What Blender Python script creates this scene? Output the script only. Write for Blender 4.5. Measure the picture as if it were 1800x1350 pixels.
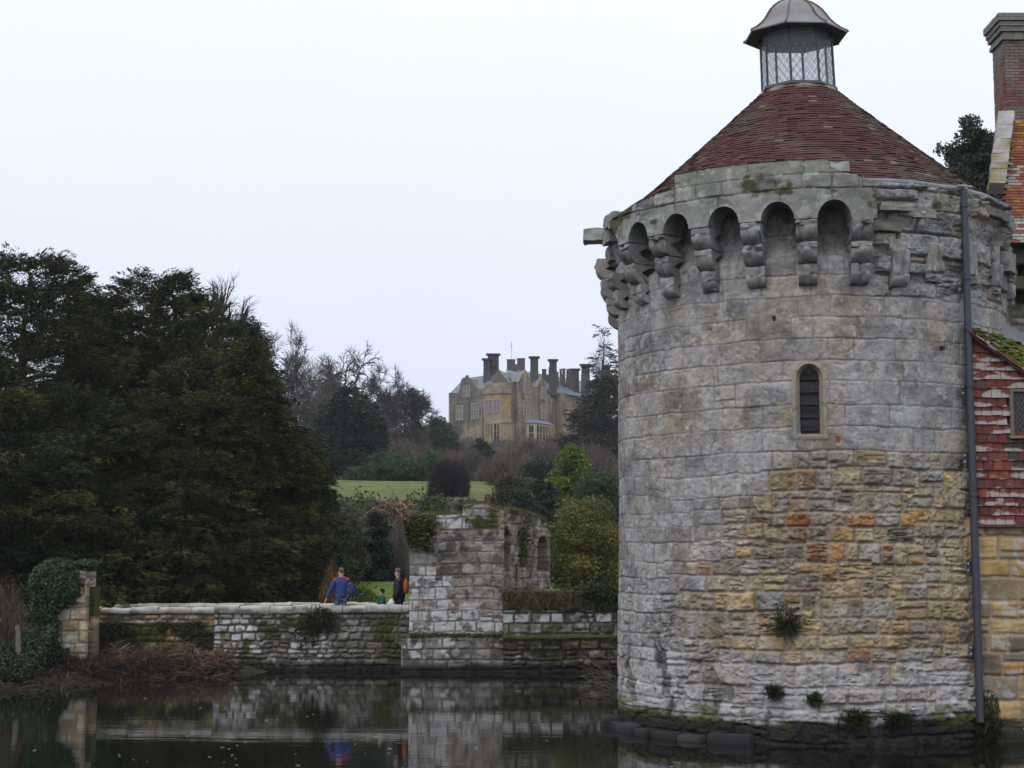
import bpy, math, random
import numpy as np
from mathutils import Vector, Matrix

for o in list(bpy.data.objects):
    bpy.data.objects.remove(o, do_unlink=True)
SC = bpy.context.scene
COL = SC.collection
R_ = math.radians

# ------------------------------------------------------------------ camera
F_PX = 2900.0                     # focal length in pixels of the 1800 px wide photograph
CAM_Z = 2.95                      # eye height above the moat water
PITCH = math.atan(325.0 / F_PX)
cam = bpy.data.cameras.new("camera")
cam.sensor_width = 36.0
cam.lens = F_PX / 1800.0 * 36.0
cam.clip_start = 0.1
cam.clip_end = 6000.0
cam_ob = bpy.data.objects.new("camera", cam)
COL.objects.link(cam_ob)
cam_ob.location = (0, 0, CAM_Z)
cam_ob.rotation_euler = (math.pi / 2 + PITCH, 0, 0)
SC.camera = cam_ob

# ------------------------------------------------------------------ sky, sun, exposure
SUN_EL, SUN_AZ = 42.0, -150.0     # degrees; azimuth from +Y, clockwise
world = bpy.data.worlds.new("World")
SC.world = world
world.use_nodes = True
nt = world.node_tree
nt.nodes.clear()
w_out = nt.nodes.new('ShaderNodeOutputWorld')
w_bg = nt.nodes.new('ShaderNodeBackground')
w_sky = nt.nodes.new('ShaderNodeTexSky')
w_sky.sky_type = 'NISHITA'
w_sky.sun_disc = False
w_sky.sun_elevation = R_(SUN_EL)
w_sky.sun_rotation = R_(SUN_AZ)
w_sky.air_density = 1.5
w_sky.dust_density = 6.0
w_tc = nt.nodes.new('ShaderNodeTexCoord')
w_sep = nt.nodes.new('ShaderNodeSeparateXYZ')
w_ramp = nt.nodes.new('ShaderNodeValToRGB')          # overcast cloud: brighter towards the zenith
w_ramp.color_ramp.elements[0].position = 0.0
w_ramp.color_ramp.elements[0].color = (0.595, 0.645, 0.785, 1)
w_ramp.color_ramp.elements[1].position = 0.34
w_ramp.color_ramp.elements[1].color = (0.735, 0.775, 0.885, 1)
e = w_ramp.color_ramp.elements.new(0.16)
e.color = (0.64, 0.685, 0.81, 1)
e = w_ramp.color_ramp.elements.new(0.95)
e.color = (1.0, 1.01, 1.09, 1)
w_noise = nt.nodes.new('ShaderNodeTexNoise')
w_noise.inputs['Scale'].default_value = 1.7
w_noise.inputs['Detail'].default_value = 4.0
w_map = nt.nodes.new('ShaderNodeMapRange')
w_map.inputs['To Min'].default_value = 12.1
w_map.inputs['To Max'].default_value = 15.6
w_mul = nt.nodes.new('ShaderNodeMixRGB')
w_mul.blend_type = 'MULTIPLY'
w_mul.inputs['Fac'].default_value = 1.0
w_mix = nt.nodes.new('ShaderNodeMixRGB')
w_mix.inputs['Fac'].default_value = 0.92             # almost closed cloud cover over the clear sky
nt.links.new(w_tc.outputs['Generated'], w_sep.inputs[0])
nt.links.new(w_tc.outputs['Generated'], w_noise.inputs['Vector'])
nt.links.new(w_sep.outputs['Z'], w_ramp.inputs['Fac'])
nt.links.new(w_noise.outputs['Fac'], w_map.inputs['Value'])
nt.links.new(w_ramp.outputs['Color'], w_mul.inputs[1])
nt.links.new(w_map.outputs['Result'], w_mul.inputs[2])
nt.links.new(w_sky.outputs['Color'], w_mix.inputs[1])
nt.links.new(w_mul.outputs['Color'], w_mix.inputs[2])
nt.links.new(w_mix.outputs['Color'], w_bg.inputs['Color'])
w_bg.inputs['Strength'].default_value = 0.1
nt.links.new(w_bg.outputs['Background'], w_out.inputs['Surface'])

sun = bpy.data.lights.new("sun", 'SUN')
sun.energy = 0.7
sun.angle = R_(30)
sun.color = (1.0, 0.96, 0.9)
sun_ob = bpy.data.objects.new("sun", sun)
COL.objects.link(sun_ob)
sd = Vector((math.sin(R_(SUN_AZ)) * math.cos(R_(SUN_EL)), math.cos(R_(SUN_AZ)) * math.cos(R_(SUN_EL)), math.sin(R_(SUN_EL))))
sun_ob.rotation_euler = (-sd).to_track_quat('-Z', 'Y').to_euler()
sun_ob.location = sd * 60

SC.view_settings.view_transform = 'Standard'
SC.view_settings.look = 'None'
SC.view_settings.exposure = 0.0
SC.view_settings.gamma = 1.0
SC.view_settings.use_curve_mapping = False
SC.render.engine = 'CYCLES'
SC.cycles.use_denoising = True
SC.cycles.max_bounces = 8
SC.cycles.transparent_max_bounces = 12
SC.cycles.caustics_reflective = False
SC.cycles.caustics_refractive = False

# ------------------------------------------------------------------ helpers
def at(px, py, Y):
    """world point on the ray of photograph pixel (px, py) at depth Y"""
    u = (px - 900.0) / F_PX
    v = (675.0 - py) / F_PX
    dx, dy, dz = u, math.cos(PITCH) - v * math.sin(PITCH), math.sin(PITCH) + v * math.cos(PITCH)
    k = Y / dy
    return Vector((dx * k, Y, CAM_Z + dz * k))

def tag(o, label=None, cat=None, group=None, kind=None):
    if label: o['label'] = label
    if cat: o['category'] = cat
    if group: o['group'] = group
    if kind: o['kind'] = kind
    return o

def empty(name, loc, label, cat, group=None, rz=0.0):
    o = bpy.data.objects.new(name, None)
    o.empty_display_size = 0.3
    COL.objects.link(o)
    o.location = loc
    o.rotation_euler = (0, 0, rz)
    return tag(o, label, cat, group)

# lattice noise in numpy
_tabs = {}
def _tab(seed):
    if seed not in _tabs:
        _tabs[seed] = np.random.default_rng(seed + 911).random((256, 256)).astype(np.float32)
    return _tabs[seed]
def vnoise(x, y, seed=0):
    t = _tab(seed)
    xi = np.floor(x).astype(np.int64); yi = np.floor(y).astype(np.int64)
    fx = x - xi; fy = y - yi
    fx = fx * fx * (3 - 2 * fx); fy = fy * fy * (3 - 2 * fy)
    x0 = xi & 255; x1 = (xi + 1) & 255; y0 = yi & 255; y1 = (yi + 1) & 255
    a = t[y0, x0] * (1 - fx) + t[y0, x1] * fx
    b = t[y1, x0] * (1 - fx) + t[y1, x1] * fx
    return a * (1 - fy) + b * fy
def fbm(x, y, seed=0, oct=4):
    s = 0.0; a = 0.5; n = 0.0
    for i in range(oct):
        s = s + a * vnoise(x, y, seed + i); n += a
        x = x * 2.03 + 17.3; y = y * 2.03 + 5.1; a *= 0.5
    return s / n
def sstep(a, b, x):
    t = np.clip((x - a) / (b - a), 0, 1)
    return t * t * (3 - 2 * t)
def mixc(a, b, t):
    t = np.asarray(t)[..., None]
    return a * (1 - t) + np.asarray(b) * t

class MB:
    """collects vertices, faces and colours, then links them as ONE mesh object"""
    def __init__(s):
        s.v = []; s.c = []; s.f = {3: [], 4: []}; s.n = 0; s.ng = []
    def add(s, v, f, c=(0.5, 0.5, 0.5)):
        v = np.asarray(v, np.float32).reshape(-1, 3)
        c = np.asarray(c, np.float32)
        if c.ndim == 1: c = np.tile(c, (len(v), 1))
        f = np.asarray(f, np.int64)
        s.f[f.shape[1]].append(f + s.n)
        s.v.append(v); s.c.append(c.reshape(-1, 3)); s.n += len(v)
    def grid(s, P, c, closed_u=False, keep=None, flip=False):
        a, b = P.shape[:2]
        i = np.arange(a * b).reshape(a, b)
        if closed_u:
            q = np.stack([i[:-1, :], np.roll(i, -1, 1)[:-1, :], np.roll(i, -1, 1)[1:, :], i[1:, :]], -1).reshape(-1, 4)
        else:
            q = np.stack([i[:-1, :-1], i[:-1, 1:], i[1:, 1:], i[1:, :-1]], -1).reshape(-1, 4)
        if keep is not None: q = q[keep.reshape(-1)]
        if flip: q = q[:, ::-1]
        c = np.asarray(c, np.float32)
        s.add(P.reshape(-1, 3), q, c if c.ndim == 1 else c.reshape(-1, 3))
    def box(s, lo, hi, c=(0.5, 0.5, 0.5), M=None):
        x0, y0, z0 = lo; x1, y1, z1 = hi
        V = np.array([(x0, y0, z0), (x1, y0, z0), (x1, y1, z0), (x0, y1, z0), (x0, y0, z1), (x1, y0, z1), (x1, y1, z1), (x0, y1, z1)], float)
        if M is not None: V = V @ np.array(M.to_3x3()).T + np.array(M.translation)
        s.add(V, [(0, 3, 2, 1), (4, 5, 6, 7), (0, 1, 5, 4), (1, 2, 6, 5), (2, 3, 7, 6), (3, 0, 4, 7)], c)
    def prism(s, poly, d, c=(0.5, 0.5, 0.5)):
        """poly: (n,3) planar points, extruded by vector d (ends fanned)"""
        p = np.asarray(poly, float); n = len(p); q = p + np.asarray(d, float)
        i = np.arange(n); j = (i + 1) % n
        s.add(np.vstack([p, q]), np.stack([i, j, j + n, i + n], 1), c)
        for a in (p, q):
            cc = a.mean(0)
            s.add(np.vstack([a, cc]), np.stack([i, j, np.full(n, n)], 1), c)
    def tube(s, pts, rad, n=6, c=(0.5, 0.5, 0.5), cap=False):
        pts = np.asarray(pts, float); m = len(pts)
        rad = np.broadcast_to(np.asarray(rad, float), (m,))
        T = np.gradient(pts, axis=0) if m > 2 else np.repeat((pts[1:] - pts[:1]), m, 0)
        T /= (np.linalg.norm(T, axis=1, keepdims=True) + 1e-9)
        ref = np.array([0, 0, 1.0]) if abs(T[0, 2]) < 0.9 else np.array([1.0, 0, 0])
        A = np.cross(T, ref); A /= (np.linalg.norm(A, axis=1, keepdims=True) + 1e-9)
        B = np.cross(T, A)
        th = np.arange(n) / n * 2 * math.pi
        P = pts[:, None, :] + rad[:, None, None] * (np.cos(th)[None, :, None] * A[:, None, :] + np.sin(th)[None, :, None] * B[:, None, :])
        s.grid(P, np.asarray(c, np.float32), closed_u=True)
        if cap:
            for k in (0, m - 1):
                s.add(np.vstack([P[k], pts[k]]), [(i, (i + 1) % n, n) for i in range(n)], c)
    def ellipsoid(s, ctr, rad, c=(0.5, 0.5, 0.5), nu=14, nv=9, jit=0.0, seed=0, M=None):
        th = np.linspace(0, 2 * math.pi, nu, endpoint=False); ph = np.linspace(0.02, math.pi - 0.02, nv)
        P = np.stack([np.sin(ph)[:, None] * np.cos(th), np.sin(ph)[:, None] * np.sin(th), np.cos(ph)[:, None] + 0 * th], -1)
        if jit: P = P * (1 + jit * (np.random.default_rng(seed).random((nv, nu, 1)) - 0.5))
        P = P * np.asarray(rad)
        if M is not None: P = P @ np.array(M.to_3x3()).T
        s.grid(P + np.asarray(ctr), np.asarray(c, np.float32), closed_u=True)
    def leaves(s, C, D, L, W, c, rng):
        n = len(C)
        r = rng.normal(size=(n, 3)); S = np.cross(D, r); S /= (np.linalg.norm(S, axis=1, keepdims=True) + 1e-9)
        L = np.broadcast_to(L, (n,))[:, None]; W = np.broadcast_to(W, (n,))[:, None]
        V = np.stack([C - D * L * .5, C + S * W * .5 - D * L * .1, C + D * L * .5, C - S * W * .5 - D * L * .1], 1).reshape(-1, 3)
        s.add(V, np.arange(n * 4).reshape(n, 4), np.repeat(np.broadcast_to(np.asarray(c, np.float32), (n, 3)), 4, 0))
    def build(s, name, mat, parent=None, smooth=False, origin=None):
        me = bpy.data.meshes.new(name)
        V = np.concatenate(s.v) if s.v else np.zeros((0, 3), np.float32)
        Cc = np.concatenate(s.c)
        if origin is not None: V = V - np.asarray(origin, np.float32)
        f3 = np.concatenate(s.f[3]) if s.f[3] else np.zeros((0, 3), np.int64)
        f4 = np.concatenate(s.f[4]) if s.f[4] else np.zeros((0, 4), np.int64)
        loops = np.concatenate([f3.ravel(), f4.ravel()]).astype(np.int32)
        me.vertices.add(len(V)); me.vertices.foreach_set('co', V.astype(np.float32).ravel())
        me.loops.add(len(loops)); me.loops.foreach_set('vertex_index', loops)
        starts = np.concatenate([np.arange(len(f3)) * 3, len(f3) * 3 + np.arange(len(f4)) * 4]).astype(np.int32)
        me.polygons.add(len(starts)); me.polygons.foreach_set('loop_start', starts)
        me.polygons.foreach_set('use_smooth', np.full(len(starts), smooth, bool))
        me.update(calc_edges=True)
        at_ = me.attributes.new('Col', 'FLOAT_COLOR', 'POINT')
        at_.data.foreach_set('color', np.hstack([Cc, np.ones((len(Cc), 1), np.float32)]).astype(np.float32).ravel())
        me.materials.append(mat)
        me.validate()
        o = bpy.data.objects.new(name, me); COL.objects.link(o)
        if origin is not None: o.location = origin
        if parent is not None:
            o.parent = parent
            # vertices are in world space unless an origin is given: undo the parent's own placement
            if origin is None:
                o.matrix_parent_inverse = parent_matrix(parent).inverted()
        return o

def parent_matrix(p):
    m = Matrix.Translation(p.location) @ p.rotation_euler.to_matrix().to_4x4()
    if p.parent is not None:
        m = parent_matrix(p.parent) @ p.matrix_parent_inverse @ m
    return m

# ------------------------------------------------------------------ materials
def mat_new(name):
    m = bpy.data.materials.new(name); m.use_nodes = True
    n = m.node_tree.nodes; l = m.node_tree.links
    return m, n, l, n['Principled BSDF']

def mat_attr(name, rough=0.9, var=0.25, vscale=9.0, bump=0.25, bscale=40.0, bdist=0.02, spec=0.25, speck=0.0, translucent=0.0):
    """base colour from the 'Col' attribute, broken up by noise, with fine bump"""
    m, n, l, b = mat_new(name)
    a = n.new('ShaderNodeAttribute'); a.attribute_name = 'Col'
    tc = n.new('ShaderNodeTexCoord')
    no = n.new('ShaderNodeTexNoise'); no.inputs['Scale'].default_value = vscale; no.inputs['Detail'].default_value = 8; no.inputs['Roughness'].default_value = 0.7
    l.new(tc.outputs['Object'], no.inputs['Vector'])
    mr = n.new('ShaderNodeMapRange')
    mr.inputs['From Min'].default_value = 0.25; mr.inputs['From Max'].default_value = 0.75
    mr.inputs['To Min'].default_value = 1 - var; mr.inputs['To Max'].default_value = 1 + var
    l.new(no.outputs['Fac'], mr.inputs['Value'])
    mu = n.new('ShaderNodeMixRGB'); mu.blend_type = 'MULTIPLY'; mu.inputs['Fac'].default_value = 1
    l.new(a.outputs['Color'], mu.inputs[1]); l.new(mr.outputs['Result'], mu.inputs[2])
    last = mu.outputs['Color']
    if speck > 0:
        n2 = n.new('ShaderNodeTexNoise'); n2.inputs['Scale'].default_value = 28; n2.inputs['Detail'].default_value = 5; n2.inputs['Roughness'].default_value = 0.75
        l.new(tc.outputs['Object'], n2.inputs['Vector'])
        r2 = n.new('ShaderNodeMapRange'); r2.inputs['From Min'].default_value = 0.62; r2.inputs['From Max'].default_value = 0.72
        r2.inputs['To Max'].default_value = speck
        l.new(n2.outputs['Fac'], r2.inputs['Value'])
        mx = n.new('ShaderNodeMixRGB'); mx.inputs[2].default_value = (0.46, 0.47, 0.46, 1)
        l.new(r2.outputs['Result'], mx.inputs['Fac']); l.new(last, mx.inputs[1]); last = mx.outputs['Color']
    l.new(last, b.inputs['Base Color'])
    b.inputs['Roughness'].default_value = rough
    b.inputs['Specular IOR Level'].default_value = spec
    if bump > 0:
        nb = n.new('ShaderNodeTexNoise'); nb.inputs['Scale'].default_value = bscale; nb.inputs['Detail'].default_value = 6; nb.inputs['Roughness'].default_value = 0.65
        l.new(tc.outputs['Object'], nb.inputs['Vector'])
        bp = n.new('ShaderNodeBump'); bp.inputs['Strength'].default_value = bump; bp.inputs['Distance'].default_value = bdist
        l.new(nb.outputs['Fac'], bp.inputs['Height']); l.new(bp.outputs['Normal'], b.inputs['Normal'])
    if translucent > 0:
        tr = n.new('ShaderNodeBsdfTranslucent'); l.new(last, tr.inputs['Color'])
        ms = n.new('ShaderNodeMixShader'); ms.inputs['Fac'].default_value = translucent
        l.new(b.outputs['BSDF'], ms.inputs[1]); l.new(tr.outputs['BSDF'], ms.inputs[2])
        l.new(ms.outputs['Shader'], n['Material Output'].inputs['Surface'])
    return m

M_STONE = mat_attr('stone', 0.95, 0.26, 16.0, 0.7, 48.0, 0.02, 0.12, speck=0.35)
M_STONE_FAR = mat_attr('stone_far', 0.95, 0.25, 1.2, 0.0)
M_TILE = mat_attr('clay_tile', 0.85, 0.3, 14.0, 0.3, 60.0, 0.01, 0.2)
M_BRICK = mat_attr('brick', 0.92, 0.25, 18.0, 0.3, 60.0, 0.01, 0.15)
M_LEAF = mat_attr('leaf', 0.6, 0.25, 1.5, 0.0, spec=0.2, translucent=0.12)
M_NEEDLE = mat_attr('needle', 0.75, 0.2, 1.5, 0.0, spec=0.08)
M_LEAF_MATT = mat_attr('leaf_matt', 0.8, 0.2, 1.0, 0.0, spec=0.2, translucent=0.1)
M_BARK = mat_attr('bark', 0.95, 0.3, 8.0, 0.3, 25.0, 0.02, 0.1)
M_LEAD = mat_attr('lead', 0.5, 0.25, 5.0, 0.2, 20.0, 0.01, 0.4)
M_CLOTH = mat_attr('cloth', 0.9, 0.12, 14.0, 0.2, 60.0, 0.01, 0.15)
M_SKIN = mat_attr('skin', 0.6, 0.05, 8.0, 0.0, spec=0.3)
M_PAINT = mat_attr('painted_iron', 0.5, 0.25, 7.0, 0.15, 30.0, 0.005, 0.4)
M_WOOD = mat_attr('weathered_wood', 0.85, 0.3, 12.0, 0.2, 30.0, 0.01, 0.15)
M_GROUND = mat_attr('ground', 0.95, 0.35, 1.3, 0.4, 6.0, 0.1, 0.1)
M_SLATE = mat_attr('slate', 0.6, 0.2, 1.5, 0.0, spec=0.4)

def mat_glass(name, tint, alpha, rough=0.08):
    m, n, l, b = mat_new(name)
    b.inputs['Base Color'].default_value = (*tint, 1); b.inputs['Roughness'].default_value = rough
    b.inputs['Specular IOR Level'].default_value = 0.5
    if alpha < 1:
        t = n.new('ShaderNodeBsdfTransparent'); ms = n.new('ShaderNodeMixShader'); ms.inputs['Fac'].default_value = alpha
        l.new(t.outputs['BSDF'], ms.inputs[1]); l.new(b.outputs['BSDF'], ms.inputs[2])
        l.new(ms.outputs['Shader'], n['Material Output'].inputs['Surface'])
    return m
M_GLASS_DARK = mat_glass('dark_leaded_glass', (0.012, 0.014, 0.02), 1.0, 0.25)
M_GLASS_CLEAR = mat_glass('thin_clear_glass', (0.22, 0.26, 0.33), 0.30, 0.12)
M_GLASS_FAR = mat_glass('curtained_glass', (0.16, 0.17, 0.20), 1.0, 0.15)

def mat_water():
    m, n, l, b = mat_new('moat_water')
    b.inputs['Base Color'].default_value = (0.008, 0.010, 0.007, 1)
    b.inputs['Roughness'].default_value = 0.03
    b.inputs['IOR'].default_value = 1.33
    tc = n.new('ShaderNodeTexCoord')
    mp = n.new('ShaderNodeMapping'); mp.inputs['Scale'].default_value = (0.55, 2.2, 1)
    l.new(tc.outputs['Object'], mp.inputs['Vector'])
    no = n.new('ShaderNodeTexNoise'); no.inputs['Scale'].default_value = 1.1; no.inputs['Detail'].default_value = 3; no.inputs['Roughness'].default_value = 0.55
    l.new(mp.outputs['Vector'], no.inputs['Vector'])
    bp = n.new('ShaderNodeBump'); bp.inputs['Strength'].default_value = 0.07; bp.inputs['Distance'].default_value = 0.03
    l.new(no.outputs['Fac'], bp.inputs['Height']); l.new(bp.outputs['Normal'], b.inputs['Normal'])
    return m
M_WATER = mat_water()
# ------------------------------------------------------------------ the ground, lawns and water
HY = [-400, 2.0, 7.5, 40, 48.55, 48.65, 53, 60, 80, 100, 118, 125, 150, 162, 200, 250, 300, 345, 420, 700, 1600]
HZ = [1.3, 1.3, -1.3, -1.3, -1.3, 1.15, 1.2, 1.5, 2.4, 5.0, 7.8, 8.6, 10.8, 11.3, 14.5, 20.0, 26.2, 27.5, 27.0, 24.0, 20.0]
def terrain_z(X, Y):
    X = np.asarray(X, float); Y = np.asarray(Y, float)
    z = np.interp(Y, HY, HZ)
    und = (fbm(X * 0.03 + 40, Y * 0.03 + 40, 31, 3) - 0.5) * 2
    z = z + und * np.clip((Y - 85) / 120, 0, 1) * 1.2
    # left bank, running out from the bridge wall
    xs = -11.4 + (np.clip(Y, 41.7, 47.6) - 41.7) * 0.733
    d = np.minimum((xs - X) * 0.8, Y - 40.3 - 0.4 * np.sin(X * 0.9))
    bank = np.clip(d * 0.30, -1.3, 0.26) + np.where(d > -0.3, 0.22 * (fbm(X * 1.6, Y * 1.6, 5, 4) - .4), 0)
    z = np.where((Y < 48.6) & (Y > 30), np.maximum(z, bank), z)
    # the castle island behind the round tower
    d2 = np.minimum(X - 8.6, Y - 30.3)
    z = np.where((Y > 28) & (Y < 48.6), np.maximum(z, np.clip(d2 * 1.2, -1.3, 0.7)), z)
    return z
ys = np.unique(np.concatenate([np.linspace(-400, -20, 12), np.linspace(-10, 28, 20), np.arange(28, 49, 0.45), [48.55, 48.65], np.linspace(49, 60, 18), np.linspace(62, 170, 60), np.linspace(175, 350, 50), np.linspace(370, 1600, 22)]))
xs = np.unique(np.concatenate([np.linspace(-900, -120, 16), np.linspace(-110, -20, 40), np.arange(-20, 20, 0.6), np.linspace(20, 110, 40), np.linspace(120, 900, 16)]))
GX, GY = np.meshgrid(xs, ys)
GZ = terrain_z(GX, GY)
gcol = mixc(np.array([0.060, 0.050, 0.032]), np.array([0.050, 0.062, 0.022]), sstep(0.4, 0.62, fbm(GX * 0.12, GY * 0.12, 3, 4)))
gcol = mixc(gcol, (0.026, 0.020, 0.015), np.clip((48.6 - GY) / 2, 0, 1) * (GY > 28))
gcol = mixc(gcol, (0.055, 0.085, 0.022), ((GY < 10)).astype(float))
gb = MB(); gb.grid(np.stack([GX, GY, GZ], -1), gcol)
tag(gb.build('ground', M_GROUND, smooth=True), kind='structure')

def lawn(name, x0, x1, y0, y1, c0, c1, seed, nx=70, ny=40, lift=0.05):
    X, Y = np.meshgrid(np.linspace(x0, x1, nx), np.linspace(y0, y1, ny))
    Z = terrain_z(X, Y) + lift
    ed = np.minimum(np.minimum(X - x0, x1 - X), np.minimum(Y - y0, y1 - Y))
    Z = Z - np.where(ed <= 0.01, 0.4, 0.0)
    n = fbm(X * 0.35, Y * 0.35, seed, 4)
    mow = fbm(X * 1.8, Y * 0.4, seed + 5, 3)
    c = mixc(np.array(c0), np.array(c1), sstep(0.35, 0.65, n)) * (0.8 + 0.4 * mow)[..., None]
    b = MB(); b.grid(np.stack([X, Y, Z], -1), c)
    return tag(b.build(name, M_GROUND, smooth=True), kind='structure')
lawn('lawn', -11.8, 4.0, 54.5, 78.5, (0.090, 0.145, 0.028), (0.075, 0.12, 0.024), 60)
lawn('lawn', -18.5, 0.5, 117.0, 151.0, (0.125, 0.145, 0.045), (0.100, 0.118, 0.04), 66)
# gravel deck of the bridge between the parapets
X, Y = np.meshgrid(np.linspace(-11.5, -3.0, 40), np.linspace(48.75, 52.3, 16))
pb = MB(); pb.grid(np.stack([X, Y, 1.22 + 0.02 * fbm(X * 2, Y * 2, 8)], -1), mixc(np.array([0.20, 0.175, 0.14]), (0.12, 0.11, 0.09), fbm(X * 1.5, Y * 1.5, 9)))
tag(pb.build('path', M_GROUND, smooth=True), kind='structure')

wb = MB(); wb.add([(-60, -5, 0), (60, -5, 0), (60, 53.5, 0), (-60, 53.5, 0)], [(0, 1, 2, 3)], (0.01, 0.01, 0.01))
tag(wb.build('water', M_WATER), kind='structure')
# ------------------------------------------------------------------ masonry: every stone laid in courses, its own colour and face
def courses(v0, v1, hfun, rng):
    b = [v0]
    while b[-1] < v1:
        b.append(b[-1] + hfun(b[-1], rng))
    return np.array(b)

def masonry(U, V, vb, wfun, splitp, seed, warp=0.02, wfreq=2.2, wob=0.02, rr=0.03, jog=0.0):
    rng = np.random.default_rng(seed)
    if np.any(jog):          # courses that do not run through: blocks of wall shifted up or down against their neighbours
        ju = np.floor(U / 1.3 + 0.25 * fbm(U * 0.0 + 3, V * 1.7, seed + 15, 2) * 4 + 0.35 * np.sin(V * 2.1))
        V = V + jog * 2 * (vnoise(ju * 3.7 + 0.5, np.floor(V / 1.1 + 0.3 * vnoise(ju * 5.1, ju * 0 + 2.0, seed)) * 2.3 + 0.5, seed + 17) - 0.5)
    Uw = U + warp * 2 * (fbm(U * wfreq, V * wfreq, seed, 3) - 0.5) + warp * 0.7 * (fbm(U * 9, V * 9, seed + 7, 2) - 0.5)
    Vw = V + warp * 2 * (fbm(U * wfreq + 31, V * wfreq, seed + 3, 3) - 0.5) + warp * 0.7 * (fbm(U * 9, V * 9 + 40, seed + 9, 2) - 0.5) + wob * 2 * (fbm(U * 0.45, V * 0.2, seed + 5, 2) - 0.5)
    k = np.clip(np.searchsorted(vb, Vw) - 1, 0, len(vb) - 2)
    u_lo, u_hi = float(U.min()) - 0.5, float(U.max()) + 0.5
    out = {n: np.zeros(U.shape, np.float32) for n in ('d', 'su', 'sv', 'w', 'h')}
    sid = np.zeros(U.shape, np.int64)
    base = 0
    for c in range(len(vb) - 1):
        vc = 0.5 * (vb[c] + vb[c + 1])
        ub = [u_lo - rng.random() * 0.5]
        while ub[-1] < u_hi: ub.append(ub[-1] + wfun(ub[-1], vc, rng))
        ub = np.array(ub); uc = 0.5 * (ub[1:] + ub[:-1])
        sp = np.array([rng.random() < splitp(x, vc) for x in uc]); fr = rng.uniform(0.3, 0.7, len(uc))
        m = k == c
        if m.any():
            uu = Uw[m]; vv = Vw[m]
            j = np.clip(np.searchsorted(ub, uu) - 1, 0, len(ub) - 2)
            a0, a1 = ub[j], ub[j + 1]
            vs = vb[c] + fr[j] * (vb[c + 1] - vb[c])
            up = sp[j] & (vv >= vs); lo = sp[j] & (vv < vs)
            b0 = np.where(up, vs, vb[c]); b1 = np.where(lo, vs, vb[c + 1])
            dx = np.minimum(uu - a0, a1 - uu); dy = np.minimum(vv - b0, b1 - vv)
            r = np.minimum(rr, 0.45 * (b1 - b0))
            qx = np.maximum(r - dx, 0); qy = np.maximum(r - dy, 0)
            out['d'][m] = np.where((qx > 0) & (qy > 0), r - np.hypot(qx, qy), np.minimum(dx, dy))
            out['su'][m] = 0.5 * (a0 + a1); out['sv'][m] = 0.5 * (b0 + b1); out['w'][m] = a1 - a0; out['h'][m] = b1 - b0
            sid[m] = base + 2 * j + up
        base += 2 * len(ub)
    out['id'] = sid
    out['r'] = np.random.default_rng(seed + 77).random((base + 4, 6)).astype(np.float32)[sid]
    return out

def pick(pal, r):
    """colour from a palette by a random number"""
    pal = np.asarray(pal, np.float32)
    return pal[np.clip((r * len(pal)).astype(int), 0, len(pal) - 1)]

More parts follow.
